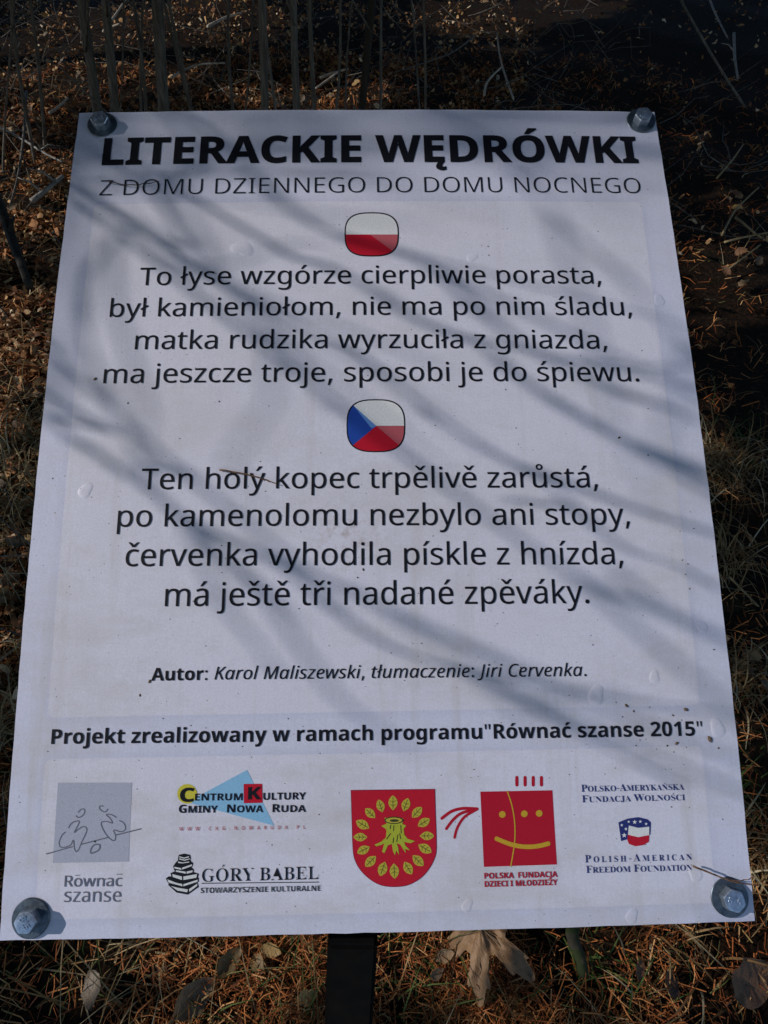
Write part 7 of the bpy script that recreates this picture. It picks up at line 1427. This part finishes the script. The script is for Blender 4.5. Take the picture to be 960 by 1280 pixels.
for i, (bx, by, ux, uz, rad) in enumerate(SAPLINGS):
    z0 = float(gz(np.array(bx), np.array(by)))
    root = empty('sapling', (bx, by, z0))
    dx, dz = ux - bx, uz - z0
    H_ = 2.6 if rad > .01 else 1.7
    pts, rr = [], []
    n = 14
    for k in range(n + 1):
        s = k / n; h = H_ * s
        amp = .016 if rad > .008 else .07
        pts.append((dx / dz * h + amp * math.sin(3.1 * h + i * 2) * min(1, h), .05 * h * math.sin(i * 1.7) + amp * math.sin(2.3 * h + i), h - .04))
        rr.append(rad * (1 - .55 * s) * (1.25 if k == 0 else 1))
    tube('trunk', pts, rr, M_BARKD if i in (8,) else M_BARK, root, seg=9, jitter=.12)
    rnd = random.Random(i * 7 + 1)
    for k in range(5 if rad > .01 else 3):
        h = rnd.uniform(.12, H_ * .9); s = h / H_
        b0 = Vector((dx / dz * h, .05 * h * math.sin(i * 1.7), h - .04))
        a = rnd.uniform(0, 6.28); L = rnd.uniform(.15, .45)
        dd = Vector((math.cos(a), math.sin(a), rnd.uniform(.5, 1.3))).normalized()
        tp = [b0, b0 + dd * L * .35 + Vector((0, 0, .01)), b0 + dd * L * .7 + Vector((rnd.uniform(-.04, .04), rnd.uniform(-.04, .04), .03)), b0 + dd * L]
        tube('twig', tp, [rad * .28, rad * .22, rad * .16, .0008], M_BARK, root, seg=6)
    tag(root, sap_lab[i] if i < len(sap_lab) else 'very thin bare stem standing among the saplings behind the board', 'sapling', 'bare saplings behind the board' if i < len(sap_lab) else 'thin stems among the saplings')

# ------------------------------------------------------------------ dead wood and stalks on the ground
WOOD = dict(dark=M_BARKD, grey=bark_mat('weathered_wood', (0.14, 0.13, 0.12), (0.38, 0.36, 0.33), scale=80), bark=M_BARK,
    pale=bark_mat('bleached_wood', (0.26, 0.21, 0.16), (0.55, 0.48, 0.40), scale=80), straw=bark_mat('straw_stalk', (0.16, 0.11, 0.05), (0.40, 0.30, 0.16), scale=80),
    moss=bark_mat('mossy_bark', (0.02, 0.018, 0.012), (0.06, 0.05, 0.03), moss=(0.022, 0.030, 0.008)))
for name, lab, mk, (pts, rad) in DEAD_WOOD:
    P3 = [Vector((x, y, float(gz(np.array(x), np.array(y))) + .018 + h + rad)) for x, y, h in pts]
    root = empty(name, P3[0])
    Q = [p - P3[0] for p in smooth_path(P3, 4)]
    n = len(Q)
    thick = 1.0
    tube('stem', Q, [rad * (1 - .45 * k / n) for k in range(n)], WOOD[mk], root, seg=8, jitter=.22)
    if mk in ('bark', 'dark', 'grey') and n > 5:
        for k in (n // 3, n * 2 // 3):
            b0 = Q[k]; a = random.random() * 6.28
            e = b0 + Vector((math.cos(a) * .07, math.sin(a) * .07, .05 * random.random()))
            tube('side_shoot', [b0, (b0 + e) / 2 + Vector((0, 0, .012)), e], [rad * .5, rad * .35, rad * .15], WOOD[mk], root, seg=5)
    tag(root, lab, 'stick' if name in ('mossy_stick', 'fallen_branch') else 'twig')

# thin tangled twigs on the left, joined: nobody could count them
V, F = [], []
for k in range(620):
    x = random.uniform(-2.6, -.25) if random.random() < .7 else random.uniform(-.6, 1.4); y = random.uniform(.5, 5.0) if x < -.25 else random.uniform(2.2, 5.0)
    z0 = float(gz(np.array(x), np.array(y)))
    a = random.random() * 6.28; L = random.uniform(.12, .5)
    p = [Vector((x, y, z0 + .02))]
    for j in range(3):
        a += random.uniform(-.5, .5); st = L / 3
        p.append(p[-1] + Vector((math.cos(a) * st, math.sin(a) * st, random.uniform(-.02, .09))))
    rr = random.uniform(.0010, .0030)
    tv, tf = tube_data(p, [rr, rr * .8, rr * .6, rr * .3], 5, base=len(V)); V += tv; F += tf
o = mesh_obj('twig_tangle', V, F, M_BARK, smooth=True); tag(o, 'tangle of thin bare twigs lying in the litter round the saplings', 'twigs', kind='stuff')

# ------------------------------------------------------------------ what shades the place
BI = BM.inverted()
def blocks_board(p, m=.10):
    q = BI @ p; s = BI.to_3x3() @ SUN
    if s.z == 0: return False
    k = q.z / s.z; h = q - s * k
    return k > 0 and abs(h.x) < A + m * 2.0 and abs(h.y) < HH + m

# ------------------------------------------------------------------ bare shrub whose branches shade the board
SB = Vector((-1.75, 1.15, 0)); SB.z = float(gz(np.array(SB.x), np.array(SB.y)))
shrub = empty('bare_shrub', SB); tag(shrub, 'tall bare leafless shrub up-sun of the board casting streaky branch shadows on it', 'shrub')
trunk_pts = [Vector(p) for p in ((0, 0, -.05), (.02, -.05, .5), (-.03, -.03, 1.0), (-.10, .05, 1.6), (-.05, .12, 2.4))]
tube('trunk', trunk_pts, [.034, .03, .026, .02, .010], M_BARKD, shrub, seg=10, jitter=.1)
for keys, r, D in BRANCH_SHAPES:
    P3 = [to_world(x / 1000, y / 1000) + SUN * (D * BR_D + .04 * math.sin(i * .6)) - SB for i, (x, y) in enumerate(keys)]
    L0 = (P3[0] - P3[1]).normalized()
    tgt = min(trunk_pts[1:], key=lambda q: abs(q.z - P3[0].z - .1)) 
    lead = [tgt, (tgt + P3[0]) / 2 + L0 * .05 + SUN * .25, P3[0] + L0 * .09]
    path = smooth_path(lead + P3, 2); n = len(path)
    rad = [r / 1000 * BR_R * (1.15 - .35 * i / n) * (1 + .45 * math.sin(i * .9 + r) * math.sin(i * .37 + D)) for i in range(n)]
    tube('branch', path, rad, M_BARKD, shrub, seg=7, jitter=.25)
    rb = random.Random(int(r * 100) + n)
    for k in range(3):                              # side twigs, kept roughly along the branch
        j = rb.randrange(4, n - 2); q = path[j]; dd = (path[j + 1] - path[j]).normalized()
        nn = Vector((rb.uniform(-1, 1), rb.uniform(-1, 1), rb.uniform(-1, 1))); nn = (nn - dd * nn.dot(dd)).normalized()
        L = rb.uniform(.10, .26); rt = rb.uniform(.0011, .0019)
        tube('side_twig', [q, q + dd * L * .4 + nn * L * .12, q + dd * L * .8 + nn * L * .30, q + dd * L * 1.1 + nn * L * .36], [rt * 1.3, rt, rt * .8, rt * .4], M_BARKD, shrub, seg=5)

# ------------------------------------------------------------------ evergreen trees that keep the ground in shade
M_SPRUCE = island_mat('spruce_foliage', [(0, (0.014, 0.028, 0.010)), (0.5, (0.03, 0.055, 0.018)), (1, (0.05, 0.08, 0.03))], translucent=0.1, grain=60)
def in_lit(x, y, grow=.1):
    for cx, cy, ra, rb in LIT_SPOTS:
        if cx > .3: grow = LIT_GROW * .5
        elif cy < .6: grow = LIT_GROW * .6
        else: grow = LIT_GROW
        if ((x - cx) / (ra + grow)) ** 2 + ((y - cy) / (rb + grow)) ** 2 < 1: return True
    return False
def lands_lit(p):
    """does the shadow of this point fall on one of the sunny patches"""
    k = (p.z - float(gz(np.array(p.x), np.array(p.y)))) / SUN.z
    for _ in range(6):
        q = p - SUN * k
        k += (q.z - .02 - float(gz(np.array(q.x), np.array(q.y)))) / SUN.z * .9
    q = p - SUN * k
    return in_lit(q.x, q.y, LIT_GROW)
trees = [dict(x=-4.4, y=-1.2, cl=[]), dict(x=-4.9, y=1.4, cl=[]), dict(x=-4.6, y=3.6, cl=[]), dict(x=-3.7, y=6.4, cl=[])]
rr_ = random.Random(11)
step = .085
y = -.5
while y < 6.6:
    x = -3.0
    while x < 3.2:
        px, py = x + rr_.uniform(-.04, .04), y + rr_.uniform(-.04, .04)
        x += step
        if in_lit(px, py, LIT_GROW): continue
        if (px < -.2 or py > 1.6) and rr_.random() < GAP: continue
        z0 = float(gz(np.array(px), np.array(py)))
        D = rr_.uniform(2.9, 3.7)
        c = Vector((px, py, z0)) + SUN * D
        if blocks_board(c): continue
        if (c - Vector((0, 0, 1.1))).length < .5: continue
        t_ = min(trees, key=lambda q: (q['x'] - c.x) ** 2 + (q['y'] - c.y) ** 2)
        t_['cl'].append(c)
    y += step
def spray(centres, n_each, size, rng):
    Cc = np.repeat(np.array([tuple(c) for c in centres]), n_each, axis=0); n = len(Cc)
    Cc = Cc + rng.normal(0, .038, (n, 3))
    a = rng.normal(0, 1, (n, 3)); a /= np.linalg.norm(a, axis=1, keepdims=True)
    b = rng.normal(0, 1, (n, 3)); b -= (a * b).sum(1, keepdims=True) * a; b /= np.linalg.norm(b, axis=1, keepdims=True)
    L = size * rng.uniform(.6, 1.2, (n, 1)); W = L * .42
    V = np.stack([Cc - a * L * .5, Cc + b * W * .5, Cc + a * L * .5, Cc - b * W * .5], 1).reshape(-1, 3)
    F = np.arange(n * 4).reshape(-1, 4)
    return V, F
ev_lab = ['dense dark spruce standing nearest on the left, nearest the camera side', 'dense dark spruce second from the near side on the left', 'dense dark spruce third from the near side on the left', 'dense dark spruce farthest up the slope on the left']
for i, t_ in enumerate(trees):
    z0 = float(gz(np.array(t_['x']), np.array(t_['y'])))
    root = empty('spruce_tree', (t_['x'], t_['y'], z0)); tag(root, ev_lab[i], 'tree', 'spruce trees shading the clearing')
    rp = root.location
    tube('trunk', [(0, 0, -.1), (.02, .01, 1.5), (0, .02, 3.2), (0, 0, 5.2)], [.12, .10, .08, .02], M_BARKD, root, seg=10, jitter=.1)
    cl = [c - rp for c in t_['cl']]
    for k in range(120):                                      # upper crown
        h = 2.6 + 2.6 * random.random(); w = (5.4 - h) * .34
        a = random.random() * 6.28
        cl.append(Vector((math.cos(a) * w * random.random() ** .5, math.sin(a) * w * random.random() ** .5, h)))
    cl2 = [c for c in cl if not blocks_board(c + rp, .14) and not lands_lit(c + rp)]
    V, F = spray(cl2, 26, .11, RNG)
    fast_mesh('crown', V, F, M_SPRUCE, root, smooth=False)
    rnd = random.Random(i)
    for k in range(min(26, len(cl2))):
        c = rnd.choice(cl2); 
        P_ = [Vector((0, 0, max(.6, c.z - .35))), Vector((c.x * .5, c.y * .5, c.z - .12)), c]
        if any(blocks_board(P_[j].lerp(P_[j + 1], q / 8) + rp, .04) for j in (0, 1) for q in range(9)): continue
        if any(lands_lit(P_[j].lerp(P_[j + 1], q / 4) + rp) for j in (0, 1) for q in range(5)): continue
        tube('limb', [(0, 0, max(.6, c.z - .35)), (c.x * .5, c.y * .5, c.z - .12), tuple(c)], [.022, .014, .005], M_BARKD, root, seg=6)

# added canopy tree, out of view, blocking sky light from the ground behind the board
bx_, by_ = 3.3, 4.6
root = empty('sky_blocker_tree', (bx_, by_, float(gz(np.array(bx_), np.array(by_)))))
tube('trunk', [(0, 0, -.1), (.03, .02, 1.2), (-.05, 0, 2.4), (0, 0, 4.2)], [.15, .13, .10, .05], M_BARKD, root, seg=12, jitter=.08)
M_DRYF = island_mat('sky_blocker_foliage', [(0, (0.03, 0.03, 0.01)), (1, (0.06, 0.05, 0.02))], grain=60)
cl = []
for q in range(1500):
    x, y = random.uniform(-1.9, 4.2), random.uniform(1.25, 7.6)
    z = 2.15 + .12 * y + random.random() * 1.3
    c = Vector((x, y, z)) - root.location
    w_ = c + root.location
    if blocks_board(w_, .2) or lands_lit(w_): continue
    cl.append(c)
V, F = spray(cl, 26, .22, RNG)
fast_mesh('crown', V, F, M_DRYF, root, smooth=False)
for q in range(22):
    c = cl[random.randrange(len(cl))]
    tube('limb', [(0, 0, 1.9), (c.x * .5, c.y * .5, 2.6), tuple(c)], [.05, .03, .008], M_BARKD, root, seg=7)
tag(root, 'added unseen canopy tree with brown leaves, keeping sky light off the ground behind the board', 'tree')

# trees on the other sides close the clearing and hold back the sky
for k, (x, y, s) in enumerate(OTHER_TREES):
    z0 = float(gz(np.array(x), np.array(y)))
    root = empty('spruce_tree', (x, y, z0))
    tube('trunk', [(0, 0, -.1), (0.03, 0, 2.0 * s), (0, 0, 5.0 * s)], [.16, .11, .02], M_BARKD, root, seg=10, jitter=.1)
    cl = []
    for q in range(900):
        h = 1.9 + (5.2 * s - 1.9) * random.random(); w = (5.6 * s - h) * .42 + .1
        a = random.random() * 6.28; u = random.random() ** .4
        cl.append(Vector((math.cos(a) * w * u, math.sin(a) * w * u, h)))
    V, F = spray(cl, 22, .24, RNG)
    fast_mesh('crown', V, F, M_SPRUCE, root, smooth=False)
    tag(root, OTHER_LAB[k], 'tree', 'spruce trees shading the clearing')
